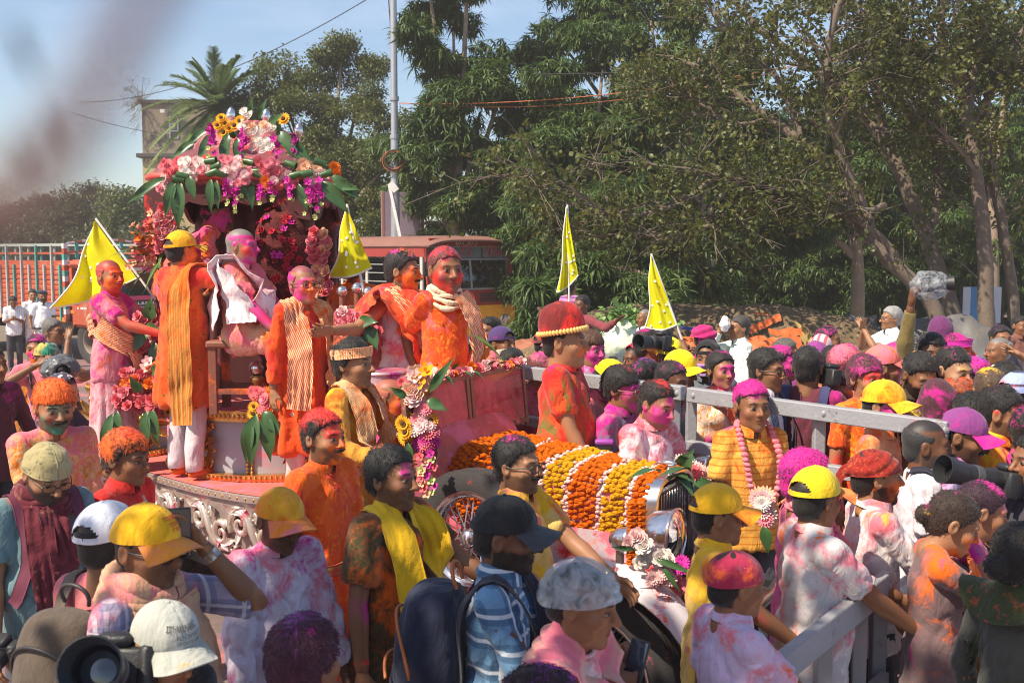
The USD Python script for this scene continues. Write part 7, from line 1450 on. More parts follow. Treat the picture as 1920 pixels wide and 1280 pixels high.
# ---- at the left, on the road
W_UNI = K((.80, .79, .80), wr=.3)
a1 = ppl('man in white shirt and dark trousers looking at his phone, far left', 24, 551, 90, 25, 0, 2, tm=K((.78, .77, .78), pat=('stripes', 'x', 24, (.4, .4, .45), .1)), low=DARK, R=(-.05, -.28, 1.18), L=(.05, -.28, 1.18), head=(22, 0, 0), sleeve='h')
a2 = ppl('bareheaded man in white uniform behind the one in a beret', 61, 540, 89, 30, 0, 1, tm=W_UNI, low=W_UNI)
a3 = ppl('moustached policeman in white uniform and dark beret beside the truck', 80, 542, 92, 35, 0, 2, 'crop', beard=2, tm=W_UNI, low=W_UNI, fat=.03, gear=(('beret', K((.03, .035, .07))), ('belt', BLKC, .94, .04)), R=(-.25, -.1, .92))
a4 = ppl('grey-haired man in glasses holding a hand to his mouth near the truck wheel', 103, 591, 182, 72, 0, 2, 'short', hc=(.12, .11, .10), tm=K((.10, .11, .09), pat=('stripes', 'x', 20, (.3, .33, .36), .5)), sleeve='h', R=(-.04, -.20, 1.50), Rp=(-.5, .1, -1), gear=(('glasses', SPEC),))
a6 = ppl('woman in orange-brown sari with magenta hair reaching out to the left', 66, 622, 206, 10, 0, 2, 'woman', hp=(('m', .6),), face=(('o', .3), ('m', .2)), kind='f', top='blouse', tm=K((.62, .16, .2), 'p52'), R=(-.55, -.12, 1.18), Rp=(0, .3, -1), gear=(('sari', K((.50, .17, .02), 'o55', pat=('stripes', 'x', 3, (.22, .06, .02), .3), uv=True)), ('skirtfold', K((.55, .18, .03), 'p55'))))
a5 = ppl('photographer in pink T-shirt and green-blue bandana holding a wrapped camera', 86, 632, 222, 30, 0, 2, 'short', top='tee', tm=K((.66, .20, .22), 'p54'), R=(-.12, -.24, 1.52), L=(.08, -.26, 1.54), Rp=(-1, .1, -.6), Lp=(1, .1, -.6), hands=('grip', 'grip'), gear=(('wrapcap', K((.10, .26, .24), 'y52', 'g56'), .095, .02), ('lanyard', BLKC, [[(-.13, .05, 1.44), (-.13, -.1, 1.36), (0, -.16, 1.1), (.14, -.12, .95)]])), head=(5, 0, 0))
cam_thing('camera wrapped in crumpled grey plastic held by the bandana photographer', at(112, 690, 238), (.45, -.8, -.05), 1.1, .10, plain('grey_plastic', (.10, .105, .11), .35, bump=.6, bscale=18))
a7 = ppl('figure in dark maroon sleeves cut off by the left edge', -14, 640, 262, 60, 0, 2, top='shirt', sleeve='l', tm=K((.10, .02, .03), 'm62'), L=(.28, -.15, .85))
a8 = ppl('woman in black and white patterned headscarf stooping beside the orange-haired man', 136, 700, 268, 80, 0, 1, 'woman', kind='f', top='kurta', tm=K((.06, .05, .08), 'p62'), sleeve='s', lean=22, R=(-.12, -.50, 1.22), L=(.1, -.5, 1.2), gear=(('hood', K((.05, .05, .08), pat=('dots', 26, (.55, .55, .58), .3))),))
a9 = ppl('young man with bright orange hair and green-tinted cheek in yellow print kurta', 98, 703, 352, 40, 0, 1, 'mop', hp=(('o', .95),), face=(('g', .28), ('r', .12)), beard=2, top='kurta', tm=K((.60, .36, .16), 'p58', 'm66', pat=('print', 24, (.72, .20, .02), .5)), sleeve='h', R=(-.03, -.24, 1.0), L=(.08, -.24, .98), head=(10, 0, 0))
a10 = ppl('bearded man in camouflage bandana, teal T-shirt and maroon scarf', 78, 806, 436, 46, 0, 1, 'short', beard=3.6, hc=(.03, .028, .027), top='tee', tm=K((.13, .22, .24), 'o66'), fat=.05, kind='r', w=1.04, head=(26, 0, 0), R=(-.26, -.10, .84), L=(.27, .02, .84), gear=(('wrapcap', K((.36, .30, .15), pat=('print', 9, (.06, .09, .04), .56), sd=5), .105, .022, .02, 7, -10, True, 'bandana'), ('glasses', SPEC), ('neckwrap', K((.13, .02, .03), 'c70'), 1.15, [[(-.06, -.10, 1.42), (-.08, -.18, 1.25), (-.06, -.2, 1.02), (-.05, -.2, .92)], [(-.02, -.12, 1.42), (.0, -.19, 1.25), (.01, -.2, 1.06)]]), ('straps', plain('strap_wine', (.16, .03, .06), .7))))
cam_thing('black camera hanging at the left edge from the camouflage bandana man', a10.w((-.26, -.22, .88)), (-.2, -.9, -.3), 1.1)
a11 = ppl('boy with orange-powdered hair in red zipped jacket beside the float frieze', 237, 797, 402, 74, 0, 2, 'mop', hp=(('o', .85), ('r', .4)), top='shirt', sleeve='l', tm=K((.46, .045, .035), 'r55'), head=(6, 0, 0), hs=1.04, gear=(('lanyard', plain('zip_steel', (.4, .4, .4), .4, .8), [[(0, -.10, 1.40), (0, -.17, 1.2), (0, -.18, .95)]], .012),))
a12 = ppl('man in white cap and pink shirt seen from behind with a brown backpack', 207, 925, 560, 158, 0, 2, 'short', top='tee', tm=K((.55, .17, .17), 'p56', 'r64'), gear=(('cap', K((.62, .64, .72), 'o73')), ('straps', plain('strap_brown', (.13, .095, .07), .8))))
backpack(a12, 'brown-grey backpack on the man in the white cap', K((.10, .075, .055), 'y70'), plain('zip_dark', (.03, .03, .03), .5), 1.0, 1.14, .16, .17, .26)
a13 = ppl('man in yellow cap and glasses with beige scarf holding a phone to his ear', 280, 930, 602, 70, 0, 2, 'short', beard=1.4, top='shirt', sleeve='h', tm=K((.40, .33, .42), 'p64', pat=('plaid', 11, (.13, .14, .26), (.62, .58, .62))), L=(.10, -.14, 1.56), Lp=(.5, -.7, -1.0), R=(-.24, -.02, .86), head=(5, -6, 0), gear=(('cap', YCAP(1), False, K((.78, .26, .02), 'p62')), ('glasses', SPEC, .0030), ('neckwrap', K((.58, .33, .20), 'p64', 'o66'), 1.5, [[(.02, -.12, 1.42), (.04, -.18, 1.25), (.05, -.19, 1.0)]]), ('watch', plain('watch_steel', (.45, .42, .38), .3, .9), 1, .032, .028)))
def cap_marks(P, rows, col):
    rg = random.Random(5)
    for z, n, w0 in rows:
        for i in range(n):
            u = -w0 / 2 + w0 * i / n; st = [(u, z + .010), (u + w0 / n * .75, z + .010)]; k = [(u + w0 / n * .35, z + .010), (u + w0 / n * rg.uniform(.1, .6), z + .004), (u + w0 / n * rg.uniform(.2, .7), z)]
            for q in (st, k):
                q = np.array(q); an = q[:, 0] / .098 + .15; rad = np.sqrt(np.clip(1 - (q[:, 1] / .104) ** 2, .05, 1)); p = np.stack([.0955 * rad * np.sin(an), -.1150 * rad * np.cos(an) - .004 - .05 * .11 * np.cos(an), q[:, 1]], 1) @ rot('x', -6).T + np.array([0, .012, .030]); obj('lettering', (lambda m: (P.hx(m[0]), m[1]))(tube(p, .0011, 4)), col, str(P.root.GetPath()) + '/cap')
cap_marks(a13, ((.062, 9, .085), (.044, 5, .05), (.028, 4, .045)), plain('print_red', (.55, .05, .03), .7))
phone('dark phone held at the ear of the man in the yellow cap', a13.hw[1], (0.3, -1, 0.1))
a14 = ppl('photographer in pale grey cap with rimless glasses at the bottom left', 300, 1105, 676, 52, 0, 1, 'short', top='tee', tm=K((.03, .03, .035), 'y68'), head=(16, 0, 0), R=(-.30, -.12, 1.42), Rp=(-1, .3, -.7), hands=('grip', 'relax'), gear=(('cap', K((.42, .43, .38), 'y68'),), ('glasses', plain('spectacle_gold', (.5, .38, .2), .3, .8), .0014)))
cam_thing('large black camera lens pointing at the viewer at the bottom left', at(216, 1262, 690), (.10, -.9, .42), 1.55, .09, None, True)
for tx, (x, y, sz) in (('XLIV INTER IIT', (.0, .036, .0105)), ('SPORTS MEET', (.0, .020, .0105)), ('IIT MUMBAI', (.0, .056, .015))):
    m = meshkit.text_mesh(tx, sz, .002); v = np.array(m.vertices); v[:, 0] -= v[:, 0].mean(); u = v[:, 0] + x; zz = v[:, 1] + y; an = u / .098; rad = np.sqrt(np.clip(1 - (zz / .104) ** 2, 0.05, 1)); q = np.stack([.0955 * rad * np.sin(an), -.1135 * rad * np.cos(an) - .0045 - .05 * .11 * np.cos(an), zz], 1)
    q = q @ rot('x', -6).T + np.array([0, .012, .030]); obj('lettering', (a14.hx(q), np.array(m.faces)), plain('thread_dark', (.06, .06, .07), .8), str(a14.root.GetPath()) + '/cap')
a15 = ppl('man in orange-yellow cap and pink-splashed white kurta in the left foreground', 521, 899, 482, 42, 0, 3, 'short', beard=1, top='kurta', sleeve='l', hem=.42, tm=K((.62, .56, .66), 'm60', 'm63', 'p58'), head=(14, 0, 0), gear=(('cap', K((.66, .32, .02), 'o60', 'm74'), False, K((.72, .20, .02), 'p60')),), R=(-.24, -.14, .84), L=(.24, -.16, .84), fat=.02)
a16 = ppl('crown of dark magenta-tinted hair at the bottom, left of the yellow scarf man', 580, 1145, 690, 150, 0, 2, 'puff', hc=(.05, .008, .025), hp=(('m', .22), ('u', .3)), tm=K((.3, .1, .1)), hs=1.1)
a17 = ppl('young man with red-powdered hair in orange kurta and sash beside the float', 612, 758, 392, 58, 0, 1, 'short', hp=(('r', .75), ('o', .4)), face=(('o', .5), ('r', .15)), beard=2, top='kurta', tm=KURT('o52', 'r60', sd=3), sleeve='h', hem=.48, low=K((.6, .45, .4), 'o50'), gear=(('sash', K((.34, .22, .05), 'r54', pat=('stripes', 'z', 40, (.5, .08, .03), .4)), .98, .06),), R=(-.27, .03, .85))
a18 = ppl('tall man with yellow scarf over brown print kurta in the centre foreground', 742, 824, 462, 62, 0, 2, 'short', hp=(('m', .18), ('o', .12)), face=(('m', .30),), beard=1.5, top='kurta', hem=.50, sleeve='s', tm=K((.15, .055, .022), 'o58', pat=('print', 30, (.05, .055, .02), .5), sd=6), fat=.035, w=1.04, R=(-.28, -.04, .80), L=(.26, -.42, 1.06), Lp=(.6, .2, -1), gear=(('scarf', K((.80, .46, .012), 'y60', sd=3), [[(-.13, -.17, .72), (-.12, -.19, 1.0), (-.11, -.16, 1.22), (-.095, -.06, 1.43), (-.055, .05, 1.47), (0, .09, 1.465), (.06, .04, 1.47), (.09, -.07, 1.43), (.11, -.16, 1.22), (.115, -.18, 1.0)]], .13, .010, 3), ('watch', plain('red_thread', (.5, .05, .03), .8), 0, .03, .018)))
a19 = ppl('moustached man in glasses and yellow stained shirt walking beside the bonnet', 978, 808, 424, 60, 0, 1, 'short', hp=(('m', .14),), face=(('p', .08),), beard=2, top='shirt', tm=K((.70, .46, .14), 'y52', 'o56', 'p60'), fat=.04, kind='r', sleeve='s', L=(.10, -.48, 1.06), R=(-.2, -.34, 1.0), gear=(('glasses', SPEC, .0030), ('watch', plain('watch_gold', (.6, .45, .2), .3, .9), 1, .031, .022)))
a20 = ppl('bearded man in black cap and blue checked shirt with navy backpack in front', 952, 916, 566, 82, 0, 3, 'short', beard=4.0, top='shirt', sleeve='l', tm=K((.13, .26, .40), pat=('plaid', 9.5, (.03, .07, .15), (.62, .66, .70))), R=(-.14, -.36, 1.14), L=(.06, -.38, 1.17), hands=('grip', 'grip'), head=(6, 0, 0), gear=(('cap', K((.018, .018, .02)), False, K((.05, .05, .06))), ('straps', K((.025, .022, .035)), .06)))
backpack(a20, 'navy backpack with orange zips on the man in the checked shirt', K((.018, .022, .045)), plain('zip_orange', (.42, .13, .04), .6), 1.05, 1.12, .16, .18, .27)
phone('dark phone held in front of the bearded man in the checked shirt', a20.hw[0] + np.array([.02, 0, .05]), (-.6, -.6, .35))
POLY = M('thin_plastic', {'tc': ('texture_coordinate', {}), 'n': ('noise_texture', {'scale': 22, 'detail': 5, 'distortion': 1.2}), 'b': ('bump', {'strength': .6, 'distance': .006}), 'p': ('principled_bsdf', {'base_color': (.62, .65, .68), 'roughness': .42, 'specular_ior_level': .4}), 't': ('transparent_bsdf', {'color': (.9, .92, .94)}), 'r': ('map_range', {'from_min': .35, 'from_max': .75, 'to_min': .05, 'to_max': .42}), 'm': ('mix_closure', {})}, [('tc.object', 'n.vector'), ('n.fac', 'b.height'), ('b.normal', 'p.normal'), ('n.fac', 'r.value'), ('r.result', 'm.fac'), ('t.BSDF', 'm.closure1'), ('p.BSDF', 'm.closure2')], 'm.closure')
a21 = ppl('man with a clear plastic bag over his hair and pinkish shawl, bottom centre', 1088, 1034, 642, 72, 0, 2, 'crop', top='tee', tm=K((.58, .48, .46), 'p55', 'o66'), head=(10, 0, 0), gear=(('wrapcap', POLY, .120, .018, .030, 14, -14, None, 'plastic_cap', .104, .127), ('scarf', K((.58, .30, .24), 'p55'), [[(-.14, -.10, 1.26), (-.12, .0, 1.43), (-.05, .09, 1.46), (.06, .08, 1.46), (.13, .0, 1.42), (.14, -.12, 1.2)]], .20, .016, 4)))
a22 = ppl('dark purple-tinted hair just entering the bottom edge in the centre', 1034, 1238, 770, 95, 0, 2, 'mop', hc=(.02, .006, .012), hp=(('u', .35), ('m', .25)), tm=K((.3, .2, .2)))
# ---- right foreground
a23 = ppl('man in orange-spotted yellow cap and yellow shirt beside the big headlamp', 1352, 897, 476, 84, 0, 2, 'mop', hp=(('o', .3),), face=(('o', .15), ('m', .1)), top='shirt', tm=K((.70, .46, .10), 'o60', 'p62', 'y52'), R=(-.06, -.38, 1.02), Rp=(-.6, .5, -.6), hands=('grip', 'relax'), head=(4, 8, 0), gear=(('cap', YCAP(3), False, K((.80, .33, .015), 'o56')), ('watch', plain('red_thread', (.5, .05, .03), .8), 0, .03, .05)))
a24 = ppl('man in red and orange patched skullcap and lilac splattered shirt, bottom right', 1386, 1016, 566, 108, 0, 2, 'short', top='shirt', tm=K((.55, .44, .62), 'o62', 'r66', 'p58', sd=2), R=(-.12, -.42, 1.02), Rp=(-.6, .4, -.6), hands=('grip', 'relax'), gear=(('wrapcap', K((.34, .02, .06), 'o62', 'g70', pat=('dots', 34, (.7, .6, .5), .05)), .098, .024, .006, 3, -8, None, 'skullcap', .092, .110), ('watch', plain('watch_steel', (.45, .42, .38), .3, .9), 0, .031, .022)), head=(4, 0, 0))
a26 = ppl('man with magenta hair, pink shirt and striped stole behind the backward cap', 1524, 830, 446, 92, 0, 2, 'short', hc=(.2, .01, .12), hp=(('m', .95),), face=(('m', .4),), top='shirt', tm=K((.62, .10, .30), 'm46', 'p52'), R=(-.12, -.36, 1.0), gear=(('scarf', STR(8), [[(.06, .06, 1.46), (.10, -.06, 1.43), (.14, -.15, 1.2), (.15, -.17, .9), (.15, -.17, .55)]], .17, .014, 4), ('garland', F_PINK, 1.12, .020)))
a25 = ppl('man in backward yellow cap and stained grey-white shirt gripping the front rail', 1540, 864, 474, 100, 0, 2, 'short', top='shirt', fat=.03, w=1.04, tm=K((.52, .50, .50), 'p57', 'o62', 'm66', sd=4), R=(-.14, -.42, 1.02), L=(.08, -.48, 1.08), Rp=(-.6, .4, -.7), hands=('grip', 'grip'), head=(4, 24, 0), gear=(('cap', K((.70, .50, .015), 'o68'), False, K((.74, .26, .04), 'o54')),))
a27 = ppl('bearded man in dark red turban and white shirt leaning on the front rail', 1652, 829, 432, 92, 0, 1, 'short', beard=3.6, face=(('y', .25), ('o', .2)), top='shirt', sleeve='h', tm=K((.70, .64, .64), 'p58', 'y62', 'o64'), R=(-.10, -.36, 1.0), Rp=(-.7, .4, -.7), hands=('grip', 'relax'), gear=(('wrapcap', K((.26, .018, .012), 'o74', pat=('print', 40, (.42, .08, .03), .55)), .094, .028, .045, 8, -6, True, 'turban'),))
a28 = ppl('balding moustached man in white polo with navy collar at the right', 1748, 775, 392, 76, 0, 3, 'bald', hc=(.03, .03, .03), beard=2, top='shirt', tm=K((.64, .62, .66), 'o62', 'p62', sd=3), fat=.04, kind='r', gear=(('scarf', K((.02, .02, .035)), [[(-.05, .07, 1.455), (-.075, -.01, 1.455), (-.05, -.10, 1.42), (.0, -.14, 1.32)]], .05, .002, 1, 'collar_trim'),))
a29 = ppl('man in purple powder-speckled cap and lilac shirt with one arm stretched right', 1802, 752, 386, 60, 0, 2, 'short', beard=2, top='shirt', sleeve='l', tm=K((.50, .40, .62), 'm60', 'p62'), L=(.42, -.40, 1.16), Lp=(.4, .4, -1), head=(14, 0, 0), gear=(('cap', K((.22, .05, .20), 'm64'), False, K((.44, .03, .24), 'm54')),))
a30 = ppl('woman with hair bun and powder-stained brown top reaching forward at the right', 1772, 902, 478, 80, 0, 1, 'woman', hc=(.03, .016, .010), hp=(('y', .25), ('m', .18), ('g', .1)), face=(('o', .5),), kind='f', top='tee', tm=K((.16, .10, .10), 'o57', 'm66', 'p66'), low=DARK, R=(-.12, -.48, 1.10), L=(.02, -.44, 1.16), hands=('open', 'relax'), head=(24, 0, 0), gear=(('scarf', K((.66, .17, .03), 'o50'), [[(.0, -.12, 1.42), (.02, -.17, 1.26), (.03, -.18, 1.05)]], .12, .014, 3),))
a31 = ppl('smiling woman in ochre and blue sari beside the woman with the bun', 1838, 890, 452, 70, 0, 1, 'woman', hc=(.03, .01, .02), hp=(('m', .5),), face=(('p', .3), ('m', .15)), kind='f', top='blouse', tm=K((.45, .10, .14), 'm58', pat=('print', 22, (.10, .10, .38), .52)), R=(-.1, -.36, 1.1), head=(14, 12, 0), gear=(('sari', K((.50, .22, .03), pat=('stripes', 'x', 4, (.05, .06, .22), .3), uv=True)), ('skirtfold', K((.42, .20, .03))), ('watch', plain('glass_bangle', (.4, .1, .1), .2), 0, .03, .04)))
a32 = ppl('person in green and red patterned shawl with pale skirt at the bottom right edge', 1930, 966, 556, 110, 0, 2, 'woman', kind='f', top='blouse', sleeve='l', tm=K((.06, .06, .05)), gear=(('scarf', K((.035, .045, .015), pat=('print', 16, (.22, .05, .02), .56)), [[(-.12, -.14, 1.0), (-.13, -.12, 1.3), (-.10, .02, 1.45), (0, .1, 1.45), (.1, .05, 1.44), (.13, .12, 1.2)]], .22, .018, 5), ('skirtfold', K((.46, .30, .16), 'o64', pat=('print', 30, (.3, .2, .1), .52)))))
a33 = ppl('photographer at the right edge aiming a long black lens to the left', 1936, 800, 420, -80, 0, 2, 'short', top='shirt', tm=K((.05, .045, .06)), R=(-.02, -.34, 1.28), L=(.12, -.2, 1.22), hands=('grip', 'grip'), sleeve='h')
cam_thing('long black camera lens pointing left over the white polo man', at(1885, 905, 415), (-.85, -.25, .22), 1.25, .20)
# ---- walking by the car
a35 = ppl('large man in tall red hat and striped red shirt standing over the bonnet', 1066, 588, 320, 74, .30, 1, 'short', face=(('r', .18), ('o', .12)), hp=(('m', .2),), top='shirt', kind='r', fat=.06, w=1.06, tm=K((.58, .08, .02), 'r52', 'm63', pat=('stripes', 'x', 17, (.16, .13, .03), .35, .5)), R=(-.22, -.20, .90), L=(.26, -.22, .86), hs=1.16, gear=(('tallhat', K((.16, .02, .02), 'r57', 'm72'), plain('bead_yellow', (.74, .48, .14), .5)),))
bp_ = thing('belt_pouch', 'small dark pouch with purple flap at the waist of the red hat man', 'pouch', a35.w((-.10, -.245, 1.0))); obj('pouch', box((-.05, -.03, -.12), (.05, .03, .06), .015), BLKC, bp_, 40); obj('flap', box((-.054, -.036, .03), (.054, .034, .066), .012), plain('purple_flap', (.3, .06, .36), .6), bp_, 40)
a36 = ppl('boy with bright magenta hair and pink garland in orange checked shirt', 1414, 708, 350, 14, .1, 2, 'short', hp=(('m', .95),), face=(('m', .22), ('r', .1)), top='shirt', kind='b', tm=K((.74, .36, .06), 'o60', 'r66', pat=('stripes', 'z', 26, (.58, .20, .02), .22)), hs=1.08, gear=(('garland', F_PINK, 1.05, .020),))
a37 = ppl('man in red-splashed white shirt with magenta cheek looking down by the radiator', 1226, 699, 340, 44, .12, 1, 'short', hp=(('r', .35), ('m', .2)), face=(('m', .30), ('r', .15)), beard=1.6, top='shirt', kind='r', tm=K((.74, .62, .66), 'r59', 'm61', 'p58'), fat=.03, L=(.3, -.22, .85), head=(18, 0, 0))
a38 = ppl('man in glasses with pink-smeared cheek and grey shirt behind the red hat man', 1168, 678, 318, 62, .1, 2, 'mop', hp=(('r', .25),), face=(('m', .42),), top='shirt', tm=K((.16, .13, .20), 'm56', 'p58'), gear=(('glasses', plain('spectacle_gold', (.5, .38, .2), .3, .8), .002),), head=(6, 0, 0))
a39 = ppl('dark-skinned man with magenta-streaked hair behind the back rail', 1262, 668, 306, 50, B_, 3, 'short', hp=(('m', .45),), beard=1.6, top='shirt', tm=K((.10, .09, .10), 'p62'), head=(6, 0, 0))
a40 = ppl('person with purple-dusted black hair turned away next to the dark-skinned man', 1216, 663, 298, 140, B_, 2, 'short', hp=(('u', .4), ('m', .25)), tm=K((.6, .3, .28), 'p50'))
a41 = ppl('person in bright yellow cap bowing the head beside the red hat man', 1126, 655, 292, 62, B_, 2, 'short', face=(('m', .5),), tm=K((.6, .3, .3), 'p52'), head=(34, 0, 0), gear=(('cap', YCAP2(1)),))
a42 = ppl('bespectacled man in bright yellow cap and pink striped shirt behind the back rail', 1276, 648, 284, 52, B_, 2, 'short', face=(('m', .15),), beard=1.5, tm=K((.66, .34, .30), 'o60', pat=('stripes', 'z', 7, (.28, .18, .2), .4)), head=(8, 0, 0), gear=(('cap', YCAP2(2)), ('glasses', SPEC)))
a43 = ppl('person wearing a bright yellow cap backwards behind the photographer', 1257, 626, 250, 172, B_, 2, 'short', tm=K((.7, .5, .1)), gear=(('cap', YCAP2(3)),))
a44 = ppl('photographer with purple tuft of hair aiming a camera to the right', 1222, 610, 244, 96, B_, 2, 'short', hp=(('m', .3),), tm=K((.7, .48, .46), 'p52'), R=(-.04, -.26, 1.56), L=(.08, -.3, 1.54), hands=('grip', 'grip'), Rp=(-1, .1, -.7))
cam_thing('camera with strap print raised by the photographer among yellow caps', at(1240, 642, 252), (-.75, -.6, .05), 1.2, .12)
a45 = ppl('person with plain black hair seen from behind beside the photographer', 1245, 604, 206, 170, B_, 2, 'short', tm=K((.1, .1, .12)))
a46 = ppl('smiling woman in crimson headscarf facing left behind the crowd', 1186, 640, 232, -58, B_, 3, 'woman', kind='f', top='blouse', tm=K((.42, .03, .05), 'r58'), gear=(('hood', K((.48, .03, .07)), True, -.03),))
a47 = ppl('man in maroon shirt with both arms spread wide before the bushes', 1088, 549, 150, -52, .24, 3, 'short', top='shirt', sleeve='l', tm=K((.22, .045, .055)), R=(-.66, -.02, 1.44), L=(.66, -.02, 1.42), Rp=(0, .3, -1), Lp=(0, .3, -1), hands=('flat', 'flat'))
a48 = ppl('child in pink and purple striped top standing on the wall behind the flag', 1071, 524, 138, 150, .80, 2, 'short', kind='b', top='tee', tm=K((.50, .22, .40), pat=('stripes', 'z', 12, (.24, .08, .26), .4)), low=DEN, hs=1.15)
a49 = ppl('bald man in pale blue shirt beside the plastic sack', 1206, 575, 142, -72, .1, 2, 'bald', hc=GRY, tm=K((.55, .60, .68)))
a50 = ppl('man in pale green shirt and blue trousers wiping his face with a cloth', 1383, 586, 184, -76, B_, 1, 'short', hc=(.05, .045, .04), top='shirt', sleeve='l', tm=K((.66, .74, .66)), low=K((.14, .19, .30)), R=(-.02, -.20, 1.56), Rp=(-.5, -.2, -1), L=(.24, -.06, .84))
hk = thing('handkerchief', 'white cloth held to the face of the man in pale green', 'cloth', a50.hw[0]); v, f = sphere((0, 0, 0), (.05, .05, .08), 3); obj('cloth', (v * (1 + .3 * vnoise(v, 25, 2, 4))[:, None], f), K((.8, .76, .74)), hk, True)
a51 = ppl('person in plump magenta turban with pink face near the heap', 1326, 606, 196, 55, B_, 2, 'short', face=(('m', .7), ('r', .3)), tm=K((.3, .1, .15), 'm55'), gear=(('wrapcap', K((.46, .02, .14)), .11, .028, .07, 6, 0, None, 'turban', .112, .128),))
a52 = ppl('young man in backward black cap and lilac face mask with grey shirt', 1326, 631, 262, -22, B_, 2, 'short', tm=K((.13, .14, .16)), gear=(('cap', K((.02, .02, .022)), True), ('mask', K((.50, .28, .56))), ('straps', K((.04, .07, .17)))))
a53 = ppl('young woman with magenta cheeks in floral orange and white kurta', 1356, 650, 284, 22, B_, 1, 'woman', hp=(('m', .35),), face=(('m', .45),), kind='f', top='kurta', sleeve='h', tm=K((.72, .56, .44), 'm62', pat=('print', 34, (.72, .25, .02), .52)), R=(-.02, -.22, 1.22), L=(.06, -.24, 1.24), low=K((.5, .4, .3)), gear=(('scarf', K((.66, .14, .06)), [[(-.10, .0, 1.44), (-.04, -.12, 1.38), (.06, -.17, 1.25), (.1, -.17, 1.05)]], .12, .012, 3),))
a54 = ppl('man in black-rimmed glasses and white shirt wearing a camera backpack', 1442, 644, 304, 52, B_, 2, 'short', tm=K((.70, .72, .76)), head=(4, 0, 0), gear=(('glasses', SPEC, .003), ('straps', K((.05, .07, .14))), ('lanyard', BLKC, [[(.10, -.02, 1.45), (.08, -.14, 1.3), (.04, -.18, 1.08)]])))
cam_thing('black camera hanging on the chest of the man in the white shirt', a54.w((.04, -.24, 1.02)), (.4, -.8, -.2), 1.2, .10)
a55 = ppl('person with deep magenta hair half hidden behind the bespectacled man', 1472, 641, 262, 62, B_, 2, 'short', hp=(('m', .6),), face=(('m', .4),), tm=K((.1, .04, .07)))
a56 = ppl('older man with greying hair and glasses looking right', 1480, 628, 232, 76, B_, 2, 'short', hc=(.10, .09, .08), tm=K((.10, .07, .06)), gear=(('glasses', SPEC),))
a57 = ppl('man seen from behind in maroon T-shirt with blue straps and yellow hair patch', 1517, 640, 298, 152, B_, 2, 'short', hp=(('y', .18),), top='tee', tm=K((.13, .03, .045), 'm66'), fat=.03, R=(-.3, -.3, 1.1), gear=(('straps', K((.05, .05, .13))),), w=1.05)
cam_thing('black camera held at the side of the man in maroon', at(1556, 706, 300), (.8, .2, -.1), 1.2, .10)
a58 = ppl('person under a mauve cloth headscarf behind the man in maroon', 1532, 634, 246, 160, B_, 2, 'woman', kind='f', tm=K((.25, .05, .2)), gear=(('hood', K((.26, .05, .22))),))
a59 = ppl('person in pink and white striped cap', 1541, 621, 222, 150, B_, 2, 'short', tm=K((.4, .2, .3)), gear=(('cap', K((.70, .52, .52), pat=('stripes', 'x', 18, (.6, .12, .16), .4))),))
a60 = ppl('person with magenta crown of hair farthest back beside the grey tarpaulin', 1558, 606, 206, 70, B_, 2, 'short', hp=(('m', .55),), tm=K((.2, .08, .1)))
a61 = ppl('brown-shirted man seen from behind with an orange-stained neck', 1562, 640, 266, 165, B_, 2, 'short', face=(('o', .4),), tm=K((.20, .10, .05), 'o60'))
a62 = ppl('person with rosy dyed hair and pale pink shirt carrying an orange strap', 1592, 640, 294, 118, B_, 1, 'mop', hc=(.25, .05, .07), hp=(('p', .8), ('m', .4)), face=(('p', .4),), tm=K((.66, .38, .40), 'p52', 'o62'), gear=(('neckwrap', K((.64, .26, .24), 'o56'), .9),))
a63 = ppl('boy with plum hair and reddened face in orange print T-shirt', 1630, 659, 322, 24, B_, 1, 'mop', hc=(.08, .02, .03), hp=(('m', .5),), face=(('r', .5),), top='tee', kind='b', tm=KURT('y56', sd=7), L=(.16, -.30, 1.0))
a64 = ppl('man in yellow cap with pink-shadowed face and peach shirt before the back rail', 1664, 704, 362, 52, .1, 1, 'short', face=(('m', .35),), top='shirt', tm=K(PEACH, 'o60', 'p62'), gear=(('cap', K((.80, .42, .015), 'o57', 'y60')),), head=(4, 0, 0))
a65 = ppl('man in peach-pink cap and glasses in profile with rosy face', 1664, 640, 298, 84, B_, 1, 'short', beard=1.5, face=(('p', .4),), tm=K((.6, .3, .34), 'p52', 'm62'), gear=(('cap', K((.66, .20, .14), 'o56', 'p56')), ('glasses', SPEC)))
a66 = ppl('person with hot pink hair behind the peach-pink cap', 1690, 636, 262, 80, B_, 1, 'short', hc=(.3, .03, .1), hp=(('p', .8), ('m', .5)), face=(('m', .5),), tm=K((.5, .12, .2), 'm52'))
a67 = ppl('bearded man with a red forehead mark looking down in dark olive shirt', 1716, 643, 314, 18, B_, 2, 'short', hp=(('y', .08),), face=(('r', .05),), beard=3.5, tm=K((.055, .05, .035), 'r68'), head=(26, 0, 0), gear=(('tilak', plain('vermilion', (.55, .02, .06), .7)),))
a68 = ppl('stocky man in olive sleeves raising a wrapped camera above the crowd', 1752, 619, 268, 6, B_, 3, 'puff', beard=2, kind='r', top='shirt', sleeve='l', tm=K((.19, .14, .05)), R=(-.24, -.16, 2.02), Rp=(-1, .2, .2), hands=('grip', 'relax'), head=(0, -12, 0))
cam_thing('camera in clear crumpled plastic held high over the crowd', a68.hw[0] + np.array([.05, -.03, .05]), (.9, -.4, .1), 1.0, .10, POLY)
a69 = ppl('young man with yellow-smeared cheek and pink bag strap', 1787, 639, 316, 28, B_, 0, 'short', hp=(('m', .3),), face=(('y', .28),), beard=2, tm=K((.16, .03, .07), 'm60'), head=(12, 0, 0), gear=(('straps', K((.62, .10, .16))),))
